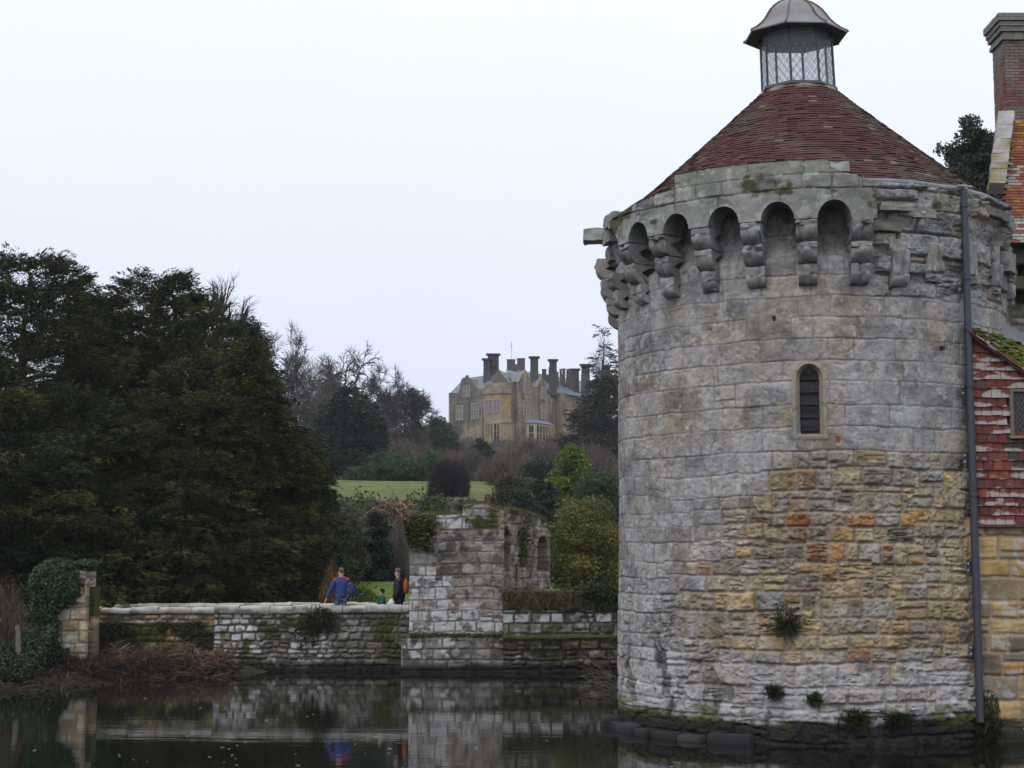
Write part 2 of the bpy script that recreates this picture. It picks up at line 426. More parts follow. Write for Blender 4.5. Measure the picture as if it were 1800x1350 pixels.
def stone_wall(name, P0, P1, z0, ztop, seed, paint, parent=None, hfun=None, wfun=None, split=0.2, joint=0.014, recess=0.03, rough=0.02, warp=0.03, thick=0.5, res=0.03, mat=None, recessfun=None, cap=(0.2, 0.2, 0.19), mossy=0.0, lean=0.0, back=True, wob=0.03):
    """a masonry wall from P0 to P1 (plan points); its dressed face is on the right hand walking from P0 to P1"""
    P0 = np.array(P0, float); P1 = np.array(P1, float)
    Lw = np.linalg.norm(P1 - P0); t = (P1 - P0) / Lw; nrm = np.array([t[1], -t[0]])
    zt = ztop if callable(ztop) else (lambda u: np.full_like(u, ztop))
    us = np.linspace(0, Lw, max(4, int(Lw / res)))
    zmax = float(np.max(zt(us)))
    vs = np.linspace(z0, zmax, max(4, int((zmax - z0) / res)))
    U, V = np.meshgrid(us, vs)
    V = np.minimum(V, zt(U))
    rng = np.random.default_rng(seed)
    vb = courses(z0 - 0.2, zmax + 0.4, hfun or (lambda v, r: r.uniform(0.2, 0.34)), rng)
    sp = split if callable(split) else (lambda u, v: split)
    m = masonry(U, V, vb, wfun or (lambda u, v, r: r.uniform(0.25, 0.65)), sp, seed, warp=warp, rr=0.045, wob=wob)
    face = sstep(joint * 0.4, joint + 0.03, m['d'])
    H = (face - 1) * recess + (m['r'][..., 1] - 0.5) * recess * 0.8 * face + rough * 2 * (fbm(U * 6, V * 6, seed + 20, 4) - 0.5)
    H = H + rough * 1.5 * (fbm(U * 2.5, V * 22, seed + 25, 3) - 0.5) * (m['r'][..., 2] > 0.6)
    if recessfun is not None: H = H - recessfun(U, V)
    C = paint(U, V, m, face)
    base = P0[None, None, :] + t * U[..., None] + nrm * (H + lean * (zmax - V))[..., None]
    P = np.concatenate([base, V[..., None]], -1)
    b = MB(); b.grid(P, C)
    # top, ends and back
    n2 = 6
    edge = P[-1]; bk = np.concatenate([P0 + t * us[:, None] - nrm * thick, zt(us)[:, None]], 1)
    w = np.linspace(0, 1, n2)[:, None, None]
    T = edge[None] * (1 - w) + bk[None] * w
    T[1:-1, :, 2] += (0.03 + 0.05 * fbm(np.tile(us * 5, (n2 - 2, 1)), np.tile(np.arange(n2 - 2)[:, None] * 1.3, (1, len(us))), seed + 3, 3))
    tc = mixc(np.tile(np.array(cap), (n2, len(us), 1)) * (0.75 + 0.5 * fbm(np.tile(us * 4, (n2, 1)), np.arange(n2)[:, None] * 1.7 + 0 * us, seed + 4, 4))[..., None], (0.05, 0.07, 0.012), mossy * sstep(0.4, 0.6, fbm(np.tile(us * 1.5, (n2, 1)), np.arange(n2)[:, None] * 0.7 + 0 * us, seed + 6, 3)))
    b.grid(T, tc)
    for k, e in ((0, P[:, 0]), (-1, P[:, -1])):
        e2 = np.concatenate([np.tile(P0 + t * us[k] - nrm * thick, (len(vs), 1)), e[:, 2:3]], 1)
        q = np.linspace(0, 1, 8)[None, :, None]
        G = e[:, None] * (1 - q) + e2[:, None] * q
        G[..., :2] += (t * (0.04 * (fbm(G[..., 2] * 4, q[..., 0] * 6 + 0 * G[..., 2], seed + 8) - 0.5))[..., None])
        cc = C[:, k][:, None] * (0.8 + 0.4 * vnoise(G[..., 2] * 3.5, q[..., 0] * 3 + 0 * G[..., 2], seed + 2))[..., None]
        b.grid(G, cc, flip=(k == 0))
    if back:
        b.grid(np.stack([np.concatenate([bk[:, :2], np.full((len(us), 1), z0)], 1), bk]), C[[0, -1]], flip=True)
    return b.build(name, mat or M_STONE, parent, smooth=True)
# ------------------------------------------------------------------ the round tower
TB = R_(10.28); TA = np.array([5.765, 31.78]); TR = 3.70
t_dir = np.array([-math.sin(TB), -math.cos(TB)]); r_dir = np.array([math.cos(TB), -math.sin(TB)])
def cyl(phi, r, z):
    phi, r, z = np.broadcast_arrays(np.asarray(phi, float), np.asarray(r, float), np.asarray(z, float))
    xy = TA + r[..., None] * (np.cos(phi)[..., None] * t_dir + np.sin(phi)[..., None] * r_dir)
    return np.concatenate([xy, z[..., None]], -1)
def px_cyl(px, py, r=TR):
    """tower angle and height seen at a photograph pixel (near side of the drum)"""
    p = np.array(at(px, py, 10.0)); o = np.array([0, 0, CAM_Z]); d = p - o
    oc = o[:2] - TA; a = d[:2] @ d[:2]; b = 2 * oc @ d[:2]; c = oc @ oc - r * r
    k = (-b - math.sqrt(max(b * b - 4 * a * c, 0))) / (2 * a)
    q = o + k * d; v = q[:2] - TA
    return math.atan2(v @ r_dir, v @ t_dir), q[2]

tower = empty('castle_tower', (TA[0], TA[1], 0), 'round grey and honey stone castle tower with conical red tiled roof standing in the moat', 'tower')
WALL_TOP = 9.6
def drum_r(z): return TR + 0.05 * np.clip((4.0 - z) / 4.0, 0, 1.2)

GREY = [(0.34, 0.332, 0.345), (0.305, 0.298, 0.31), (0.365, 0.352, 0.35), (0.265, 0.255, 0.258), (0.345, 0.318, 0.288), (0.315, 0.302, 0.295), (0.375, 0.36, 0.35), (0.33, 0.328, 0.35), (0.35, 0.325, 0.30), (0.29, 0.285, 0.30)]
BUFF = [(0.41, 0.33, 0.195), (0.37, 0.31, 0.20), (0.34, 0.30, 0.215), (0.43, 0.34, 0.185), (0.32, 0.295, 0.235), (0.32, 0.255, 0.15), (0.24, 0.215, 0.165), (0.36, 0.31, 0.215), (0.33, 0.295, 0.225), (0.28, 0.275, 0.26)]
LIME = [(0.43, 0.43, 0.44), (0.38, 0.38, 0.385), (0.47, 0.47, 0.475), (0.40, 0.37, 0.34)]

WPH, _ = px_cyl(1423, 700); _, WZ0 = px_cyl(1423, 765); _, WZ1 = px_cyl(1423, 645)
WHW = 0.168
def tower_face(phi0, phi1, z0, z1, res, seed=11):
    us = np.linspace(phi0 * TR, phi1 * TR, int((phi1 - phi0) * TR / res)); vs = np.linspace(z0, z1, int((z1 - z0) / res))
    U, V = np.meshgrid(us, vs)
    PH = U / TR; DEG = np.degrees(PH)
    rng = np.random.default_rng(seed)
    def hf(v, r): return r.uniform(0.33, 0.42) if v > 4.95 else r.uniform(0.22, 0.40)
    vb = courses(z0 - 0.1, z1 + 0.5, hf, rng)
    def yel(deg, z):          # where the wall face is honey coloured rubble rather than grey ashlar
        edge = np.interp(z, [0.0, 1.3, 2.0, 3.0, 3.8, 4.4, 4.9, 5.3], [60, -24, -33, -30, -22, -10, -4, 60])
        return edge
    def wf(u, v, r):
        deg = math.degrees(u / TR)
        if v > 5.0: return r.uniform(0.36, 0.92)
        if deg < yel(deg, v) - 6 and v > 3.2: return r.uniform(0.38, 0.7)
        return r.choice([r.uniform(0.2, 0.36), r.uniform(0.32, 0.62)])
    def sp(u, v):
        deg = math.degrees(u / TR)
        if v > 7.6 and deg > 17: return 0.35
        if v > 5.2: return 0.05
        if deg < yel(deg, v) - 6 and v > 3.2: return 0.06
        return 0.20
    m = masonry(U, V, vb, wf, sp, seed, warp=0.026, wob=0.05, rr=0.035, wfreq=3.0, jog=0.10 * sstep(5.0, 4.2, V) * sstep(-52, -40, DEG) + 0.03 * sstep(5.0, 4.2, V))
    # transition fields, with a ragged edge that follows single stones
    su, sv = m['su'], m['sv']; sdeg = np.degrees(su / TR)
    e = np.vectorize(lambda z: yel(0, z))(np.linspace(-1, 10, 400)); ez = np.interp(sv, np.linspace(-1, 10, 400), e)
    ye = sstep(-7, 9, sdeg - ez + (m['r'][..., 3] - 0.5) * 20) * sstep(5.55, 4.5, sv + 1.3 * (m['r'][..., 1] - 0.5))
    rub = sstep(-10, 4, sdeg - ez) * sstep(5.5, 4.7, sv + 0.8 * (m['r'][..., 2] - 0.5)); rub = np.maximum(rub, sstep(3.2, 2.4, V)); rub = np.maximum(rub, (sstep(7.5, 7.8, V) * sstep(16, 20, DEG)) * 0.8)
    rub = rub * (0.35 + 0.65 * sstep(-58, -36, DEG + 8 * (vnoise(V * 2, V * 0, 3) - .5)))
    joint = 0.006 + 0.022 * rub * (0.4 + 1.2 * m['r'][..., 5])
    d = m['d']
    face = sstep(joint * 0.3, joint + 0.008 + 0.008 * rub, d)
    bulge = np.clip(d / 0.05, 0, 1) ** 0.7
    bed = sstep(0.035, 0.0, d) * sstep(0.3, 0.8, vnoise(U * 1.7, V * 2.9, seed + 6))
    H = (face - 1) * (0.011 + 0.022 * rub) - bed * 0.010 + rub * 0.018 * bulge + (m['r'][..., 1] - 0.5) * (0.012 + 0.036 * rub) * face
    H += (0.008 + 0.018 * rub) * 2 * (fbm(U * 7, V * 9, seed + 20, 4) - 0.5) + (0.003 + 0.014 * rub) * 2 * (fbm(U * 21, V * 25, seed + 23, 3) - 0.5)
    H -= (0.006 + 0.018 * rub) * sstep(0.60, 0.70, fbm(U * 11, V * 14, seed + 27, 3)) * face
    strat = (m['r'][..., 2] > 0.74) * rub * face
    crev = np.abs(fbm(U * 1.6 + m['r'][..., 4] * 30, V * 13 + m['r'][..., 5] * 50, seed + 31, 3) - 0.5) * 2
    crevm = sstep(0.16, 0.0, crev) * strat
    H -= 0.035 * crevm
    H += rub * 0.03 * (fbm(U * 4.5 + m['r'][..., 3] * 20, V * 4.5, seed + 37, 3) - 0.5) * face
    # eroded hollows scattered over the whole face
    hol = sstep(0.66, 0.76, fbm(U * 1.7, V * 3.2, seed + 44, 4))
    H -= hol * 0.03 * (0.4 + rub)
    H -= 0.24 * sstep(8.25, 8.55, V) * sstep(-55, -53, DEG) * sstep(15.5, 14.5, DEG)      # drum cut back behind the machicolation to darken the arches
    # broken, robbed masonry under the missing parapet on the right and on the far left
    brk = sstep(17.5, 19, DEG) * sstep(7.75, 7.95, V)
    brk = np.maximum(brk, sstep(-62, -66, DEG) * sstep(8.2, 8.5, V))
    H += brk * (0.10 * sstep(8.8, 9.1, V) + (m['r'][..., 0] - 0.35) * 0.22 * face + 0.05 * (fbm(U * 3, V * 3, seed + 51, 4) - 0.5))
    # colours
    grey = pick(GREY, m['r'][..., 0]); buff = pick(BUFF, m['r'][..., 0]); lime = pick(LIME, m['r'][..., 0])
    C = mixc(grey, buff * np.array([1.07, 1.0, 0.90], np.float32), ye)
    wj = sstep(0.75, 0.30, np.hypot((U - WPH * TR) * 1.15, (V - 0.5 * (WZ0 + WZ1)) * 0.72) + 0.35 * (m['r'][..., 4] - .5))
    C = mixc(C, pick([(.36, .31, .21), (.38, .33, .25), (.33, .30, .24), (.35, .29, .18)], m['r'][..., 5]), wj * 0.8)
    warm = sstep(0.5, 0.7, fbm(U * 0.55, V * 0.7, seed + 61, 3)) * (V > 5)
    C = mixc(C, C * np.array([1.10, 1.0, 0.82]), warm * 0.8)
    rusty = (m['r'][..., 4] > 0.96) * ye
    C = mixc(C, pick([(0.36, 0.15, 0.04), (0.27, 0.12, 0.05), (0.40, 0.21, 0.06)], m['r'][..., 5]), rusty * 0.85)
    darks = (m['r'][..., 4] < 0.05)
    C = mixc(C, (0.13, 0.125, 0.115), darks * 0.7 * (V < 5.4))
    for k, (px, py, cc) in enumerate([(1538, 917, (.46, .20, .04)), (1612, 921, (.46, .25, .07)), (1495, 945, (.40, .19, .06)), (1396, 941, (.24, .115, .05)), (1570, 992, (.36, .18, .07)), (1390, 991, (.34, .19, .08)), (1443, 996, (.36, .18, .06)), (1492, 1050, (.42, .27, .11)), (1357, 976, (.17, .15, .14)), (1495, 1202, (.40, .24, .08)), (1442, 1027, (.25, .14, .08)), (1350, 1075, (.36, .20, .08)), (1185, 951, (.16, .155, .15)), (1192, 820, (.21, .20, .17)), (1610, 1165, (.36, .31, .14)), (1480, 1015, (.38, .29, .16)), (1330, 1010, (.30, .31, .32)), (1340, 1050, (.24, .25, .25))]):
        ph, z = px_cyl(px, py)
        i = np.argmin(np.abs(us - ph * TR)); j = np.argmin(np.abs(vs - z))
        C = mixc(C, cc, (m['id'] == m['id'][j, i]) * 0.52)
    # stain and lichen inside the stones
    n1 = fbm(U * 3.2, V * 3.2, seed + 70, 5); n2 = fbm(U * 1.2, V * 1.6, seed + 75, 4); n3 = fbm(U * 8, V * 8, seed + 79, 4)
    n4 = fbm(U * 22, V * 22, seed + 78, 3)
    C = C * (0.68 + 0.64 * n1)[..., None] * (0.80 + 0.40 * n3)[..., None] * (0.74 + 0.52 * n4)[..., None]
    C = mixc(C, (0.13, 0.125, 0.12), sstep(0.60, 0.68, fbm(U * 9, V * 13, seed + 72, 4)) * 0.45 * (1 - 0.5 * ye))
    C = mixc(C, C * np.array([0.60, 0.57, 0.52]), sstep(0.52, 0.7, n2) * 0.7)
    C = mixc(C, (0.40, 0.41, 0.42), sstep(0.60, 0.70, fbm(U * 2.3 + 9, V * 2.3, seed + 81, 5)) * 0.55 * (0.5 + 0.5 * sstep(-20, -60, DEG)))
    lich = sstep(0.64, 0.69, fbm(U * 6.5, V * 6.5, seed + 84, 4)) * (0.75 - 0.4 * ye)
    C = mixc(C, (0.50, 0.51, 0.50), lich * 0.6)
    yl = sstep(0.62, 0.7, fbm(U * 4.0 + 70, V * 4.0, seed + 88, 4)) * (1 - ye) * sstep(8.2, 4.0, V)
    C = mixc(C, (0.32, 0.285, 0.19), yl * 0.4)
    C = mixc(C, C * np.array([1.0, 0.9, 0.78]), sstep(-74, -68, DEG) * sstep(-58, -64, DEG) * (V > 5) * 0.0)
    # rain streaks of darker growth below the corbels
    st = sstep(0.52, 0.72, fbm(U * 3.0, V * 0.35, seed + 90, 3)) * sstep(5.6, 8.2, V)
    C = mixc(C, C * np.array([0.62, 0.62, 0.62]), st * 0.6)
    # mortar: pale buff in the rubble, grey in the ashlar
    mort = mixc(mixc(np.array([0.27, 0.25, 0.235]) * (0.55 + 0.9 * n1)[..., None], (0.37, 0.29, 0.225), np.clip(rub * sstep(-48, -30, DEG), 0, 1)), (0.40, 0.39, 0.39), sstep(1.6, 1.0, V))
    C = mixc(C, mort * (0.8 + 0.4 * n3)[..., None], (1 - face) * 0.85)
    C = mixc(C, (0.085, 0.078, 0.07), (1 - face) * sstep(0.5, 0.75, vnoise(U * 1.3 + 4, V * 2.3, seed + 8)) * 0.45 * (1 - 0.5 * rub))
    C = mixc(C, (0.05, 0.045, 0.038), crevm * 0.55)
    # old limewash / mineral bloom over the foot of the wall
    ltop = np.interp(DEG, [-80, -60, -45, -30, -18, -6, 2, 10, 20, 26, 40, 46, 50], [1.2, 1.4, 1.7, 1.55, 1.3, 1.25, 1.3, 1.25, 1.1, 1.55, 1.6, 1.2, 0.4])
    lm = sstep(0.16, -0.12, sv * 0.45 + V * 0.55 - ltop + 0.5 * (n2 - 0.5) + 0.3 * (n1 - 0.5))
    C = mixc(C, lime * (0.75 + 0.5 * n1)[..., None], lm * 0.82)
    C = mixc(C, (0.13, 0.115, 0.10), lm * sstep(0.60, 0.68, fbm(U * 3.3, V * 2.2 + 11, seed + 93, 4)) * 0.8)
    C = mixc(C, (0.32, 0.22, 0.19), lm * sstep(0.62, 0.7, fbm(U * 4.1, V * 4.1 + 31, seed + 95, 3)) * 0.35)
    hl = sstep(0.60, 0.66, fbm(U * 4.5 + 3, V * 2.2, seed + 97, 3)) * lm * sstep(-30, -52, DEG)
    H -= hl * 0.06; C = mixc(C, (0.035, 0.03, 0.028), hl * 0.9)
    # damp band and moss at the water
    wet = sstep(0.48, 0.38, V + 0.22 * (n2 - 0.5) + 0.1 * (n1 - 0.5))
    C = mixc(C, np.array([0.030, 0.029, 0.026]) * (0.6 + 0.8 * n1)[..., None], wet)
    ms = sstep(0.52, 0.62, fbm(U * 1.6, V * 3, seed + 99, 3) + 0.10 * sstep(-40, -60, DEG)) * sstep(0.75, 0.5, V) * sstep(0.25, 0.42, V)
    C = mixc(C, (0.09, 0.105, 0.018), ms * 0.75)
    mt = sstep(0.60, 0.68, fbm(U * 2.2 + 5, V * 2.2, seed + 101, 4)) * sstep(8.9, 9.3, V) * sstep(8, 16, DEG)
    C = mixc(C, (0.05, 0.06, 0.015), mt * 0.8)
    return us, vs, U, V, H, np.clip(C, 0.01, 0.8)

# --- lancet window outline on the drum (tangential metres from its centre, height)
def lancet(hw, z0, z1, n=12):
    zs = z1 - hw * 1.15
    a = np.linspace(0, math.pi, 2 * n + 1)
    arch = np.stack([hw * np.cos(a), zs + hw * 1.15 * np.sin(a)], 1)
    side_r = np.stack([np.full(6, hw), np.linspace(z0, zs, 7)[:-1]], 1); side_l = np.stack([np.full(6, -hw), np.linspace(zs, z0, 7)[1:]], 1)
    return np.vstack([side_r, arch, side_l])

RES = 0.014
us, vs, U, V, H, C = tower_face(R_(-125), R_(118), -0.35, WALL_TOP, RES)
xw = (U / TR - WPH) * TR
inwin = (np.abs(xw) < WHW + 0.07) & (V > WZ0 - 0.03) & (V < WZ1 + 0.05) & ~((V > WZ1 - 0.2) & (np.hypot(xw, (V - (WZ1 - 0.2))) > WHW + 0.085))
# putlog holes and small sockets
for px, py, w, h in ((1658, 613, .11, .06), (1473, 773, .07, .11), (1360, 560, .05, .07), (1297, 322, .06, .08)):
    ph, z = px_cyl(px, py)
    mk = sstep(w * 0.62, w * 0.42, np.abs((U / TR - ph) * TR)) * sstep(h * 0.62, h * 0.42, np.abs(V - z))
    H = H - 0.16 * mk
    if py == 773: C = mixc(C, (0.20, 0.075, 0.03), mk); H = H + 0.15 * mk
b = MB()
keep = ~(inwin[:-1, :-1] & inwin[1:, 1:])
b.grid(cyl(U / TR, drum_r(V) + H, V), C, keep=keep)
# plain back of the drum
PB = np.linspace(R_(118), R_(235), 60); ZB = np.linspace(-0.35, WALL_TOP, 80)
PBg, ZBg = np.meshgrid(PB, ZB)
b.grid(cyl(PBg, TR, ZBg), np.array([0.26, 0.26, 0.25]) * (0.6 + 0.8 * fbm(PBg * 12, ZBg * 3, 5, 4))[..., None])
# wall head: from the outer face in to the gutter
PT = np.linspace(R_(-125), R_(235), 260); RT = np.linspace(TR, TR - 0.32, 5)
RTg, PTg = np.meshgrid(RT, PT)
b.grid(cyl(PTg, RTg, WALL_TOP + 0.03 * fbm(PTg * 20, RTg * 9, 4)), np.array([0.24, 0.24, 0.22]) * (0.6 + 0.8 * fbm(PTg * 14, RTg * 6, 7, 4))[..., None])
b.build('wall', M_STONE, tower, smooth=True)

# --- lancet: dressed surround, glass, iron bars
b = MB()
zc = 0.5 * (WZ0 + WZ1)
rings = [(WHW + 0.135, WZ0 - 0.09, WZ1 + 0.11, -0.03), (WHW + 0.12, WZ0 - 0.075, WZ1 + 0.095, 0.012), (WHW + 0.065, WZ0 - 0.02, WZ1 + 0.055, 0.022), (WHW + 0.005, WZ0 + 0.03, WZ1, -0.10), (WHW, WZ0 + 0.03, WZ1, -0.34)]
G = []
for hw, a0, a1, dr in rings:
    o = lancet(hw, a0, a1)
    fine = np.vstack([o, o[:1]]); s_ = np.linspace(0, len(o), 121); ii = np.clip(s_.astype(int), 0, len(o) - 1); ff = s_ - ii
    fine = fine[ii] * (1 - ff)[:, None] + fine[np.minimum(ii + 1, len(o))] * ff[:, None]
    q = fine; jit = 0.006 * (fbm(np.arange(len(q)) * 0.2, np.full(len(q), hw * 40), 3) - 0.5)
    G.append(cyl(WPH + q[:, 0] / TR, TR + dr + 2.5 * jit, q[:, 1]))
G = np.array(G)
kk = np.arange(121)
wc = np.array([0.34, 0.30, 0.225]) * (0.72 + 0.56 * fbm(kk * 0.09, kk * 0 + 1.5, 41, 3))[:, None]
wc = np.tile(wc, (5, 1, 1)); wc[:, (kk % 24) == 11] *= 0.6
wc = mixc(wc, (0.27, 0.27, 0.25), sstep(0.5, 0.65, fbm(np.tile(kk * 0.14, (5, 1)), np.arange(5)[:, None] * 0.6 + 0 * kk, 43, 3)) * 0.7)
b.grid(G, wc)
b.build('window_surround', M_STONE, tower, smooth=False)
b = MB()
zz = np.linspace(WZ0 - 0.02, WZ1, 14)
b.grid(cyl(WPH + np.array([-WHW, 0, WHW])[None] / TR + 0 * zz[:, None], TR - 0.22 + 0.01 * np.sin(zz * 20)[:, None], zz[:, None] + np.zeros((1, 3))), (0.02, 0.02, 0.025))
glass = b.build('window', M_GLASS_DARK, tower, smooth=True)
for k in range(5):
    z = WZ0 + 0.10 + (WZ1 - WZ0 - 0.30) * k / 4.0
    b = MB(); b.tube([cyl(WPH - (WHW + .02) / TR, TR - 0.16, z), cyl(WPH + (WHW + .02) / TR, TR - 0.16, z)], 0.016, 6, (0.015, 0.015, 0.016))
    b.build('bar', M_PAINT, glass, smooth=True)
b = MB()
for k in range(-7, 16):
    for sgn in (1, -1):
        q = np.array([(-WHW, k * 0.085), (WHW, k * 0.085 + sgn * 2 * WHW * 1.25)]) + np.array([0, WZ0])
        q[:, 1] = np.clip(q[:, 1], WZ0, WZ1)
        if abs(q[1, 1] - q[0, 1]) > 0.1:
            b.tube(cyl(WPH + q[:, 0] / TR, TR - 0.205, q[:, 1]), 0.005, 4, (0.06, 0.06, 0.065))
b.build('leading', M_LEAD, glass)

# --- machicolation: corbels of three rounded stones
def corbel(phi, tiers, width, seed):
    tiers = sorted(tiers, reverse=True)
    tiers = [(z0 if i == len(tiers) - 1 else min(z0, tiers[i + 1][1] - 0.004), z1, p, r) for i, (z0, z1, p, r) in enumerate(tiers)]
    rng = np.random.default_rng(seed)
    b = MB()
    for (z0, z1, pr, rc) in tiers:
        ww = width * rng.uniform(0.94, 1.05); off = rng.uniform(-0.012, 0.012); pr = pr * rng.uniform(0.95, 1.05)
        rc = min(rc, pr - 0.01, z1 - z0 - 0.02)
        a = np.linspace(0, math.pi / 2, 9)
        prof = [(-0.15, z1)] + [(x, z1) for x in np.linspace(0, pr - 0.02, 5)] + [(pr, z1 - 0.02)] + [(pr, z) for z in np.linspace(z1 - 0.05, z0 + rc, 5)] + \
               [(pr - rc + rc * math.cos(t), z0 + rc - rc * math.sin(t)) for t in a] + [(x, z0) for x in np.linspace(pr - rc - 0.01, -0.15, 4)]
        prof = np.array(prof)
        xs_ = np.linspace(-ww / 2, ww / 2, 13)
        X, K = np.meshgrid(xs_, np.arange(len(prof)))
        Rr = prof[K, 0]; Z = prof[K, 1]
        endr = 0.015 * sstep(0.9, 1.0, np.abs(X) / (ww / 2))
        n = fbm(X * 9 + phi * 50, K * 0.5 + Z * 4, seed, 3) - 0.5
        chip = sstep(0.56, 0.70, fbm(X * 7 + phi * 77, Z * 7 + K * .2, seed + 3, 3)); Rr = Rr - endr * (Rr > 0) + 0.05 * n * (Rr > 0.02) - 0.07 * chip * (Rr > 0.08); Z = Z + 0.025 * n + 0.02 * chip * (K > 8)
        base = np.array(GREY[rng.integers(len(GREY))]) * rng.uniform(0.72, 1.0)
        nn = fbm(X * 6 + phi * 31, Z * 6 + Rr * 6, seed + 5, 4)
        c = base * (0.62 + 0.76 * nn)[..., None]
        c = mixc(c, (0.13, 0.125, 0.12), sstep(0.5, 0.68, fbm(X * 3 + phi * 17, Z * 3, seed + 9, 3)) * 0.6)
        c = mixc(c, (0.42, 0.43, 0.42), sstep(0.62, 0.7, fbm(X * 7 + phi * 9, Z * 7, seed + 13, 3)) * 0.5)
        P = cyl(phi + (X + off) / (TR + 0.2), TR + Rr, Z)
        b.grid(P, c, flip=True)
        for k in (0, -1):      # cheeks
            q = P[:, k]; cc = q.mean(0) + 0.0
            nq = len(q)
            idx = [(i, i + 1, nq) if k == 0 else (i + 1, i, nq) for i in range(nq - 1)]
            b.add(np.vstack([q, cc]), idx, np.vstack([c[:, k], c[:, k].mean(0)]) * 0.95)
    return b.build('corbel', M_STONE, tower, smooth=True)
ZS = 8.90
T3 = [(8.535, 8.90, 0.46, 0.27), (8.175, 8.525, 0.33, 0.26), (7.81, 8.165, 0.20, 0.19)]
for k in range(-4, 2):
    corbel(R_(13.33 * k), T3, 0.335, 100 + k)
corbel(R_(-66.6), [(8.20, 8.50, 0.34, 0.2), (7.83, 8.19, 0.22, 0.2)], 0.34, 90)
corbel(R_(-80), [(8.60, 8.95, 0.42, 0.22), (8.21, 8.55, 0.33, 0.15), (7.83, 8.19, 0.22, 0.2)], 0.36, 91)
corbel(R_(-93), [(8.88, 9.02, 0.50, 0.1), (8.55, 8.87, 0.36, 0.25), (8.20, 8.54, 0.34, 0.2), (7.70, 8.18, 0.24, 0.22)], 0.36, 92)
corbel(R_(-106), T3, 0.34, 93)
corbel(R_(24.3), [(8.42, 8.62, 0.10, 0.02), (7.78, 8.42, 0.22, 0.2)], 0.34, 94)
corbel(R_(35.5), [(8.1, 8.6, 0.13, 0.03), (7.92, 8.09, 0.08, 0.03)], 0.36, 95)
corbel(R_(49.5), [(8.32, 8.7, 0.12, 0.02), (7.95, 8.12, 0.15, 0.03)], 0.30, 96)
corbel(R_(63), [(8.5, 8.8, 0.12, 0.02), (8.25, 8.45, 0.17, 0.03), (7.88, 8.02, 0.12, 0.03)], 0.30, 97)
corbel(R_(76), [(8.3, 8.7, 0.22, 0.08), (7.9, 8.2, 0.2, 0.08)], 0.32, 98)

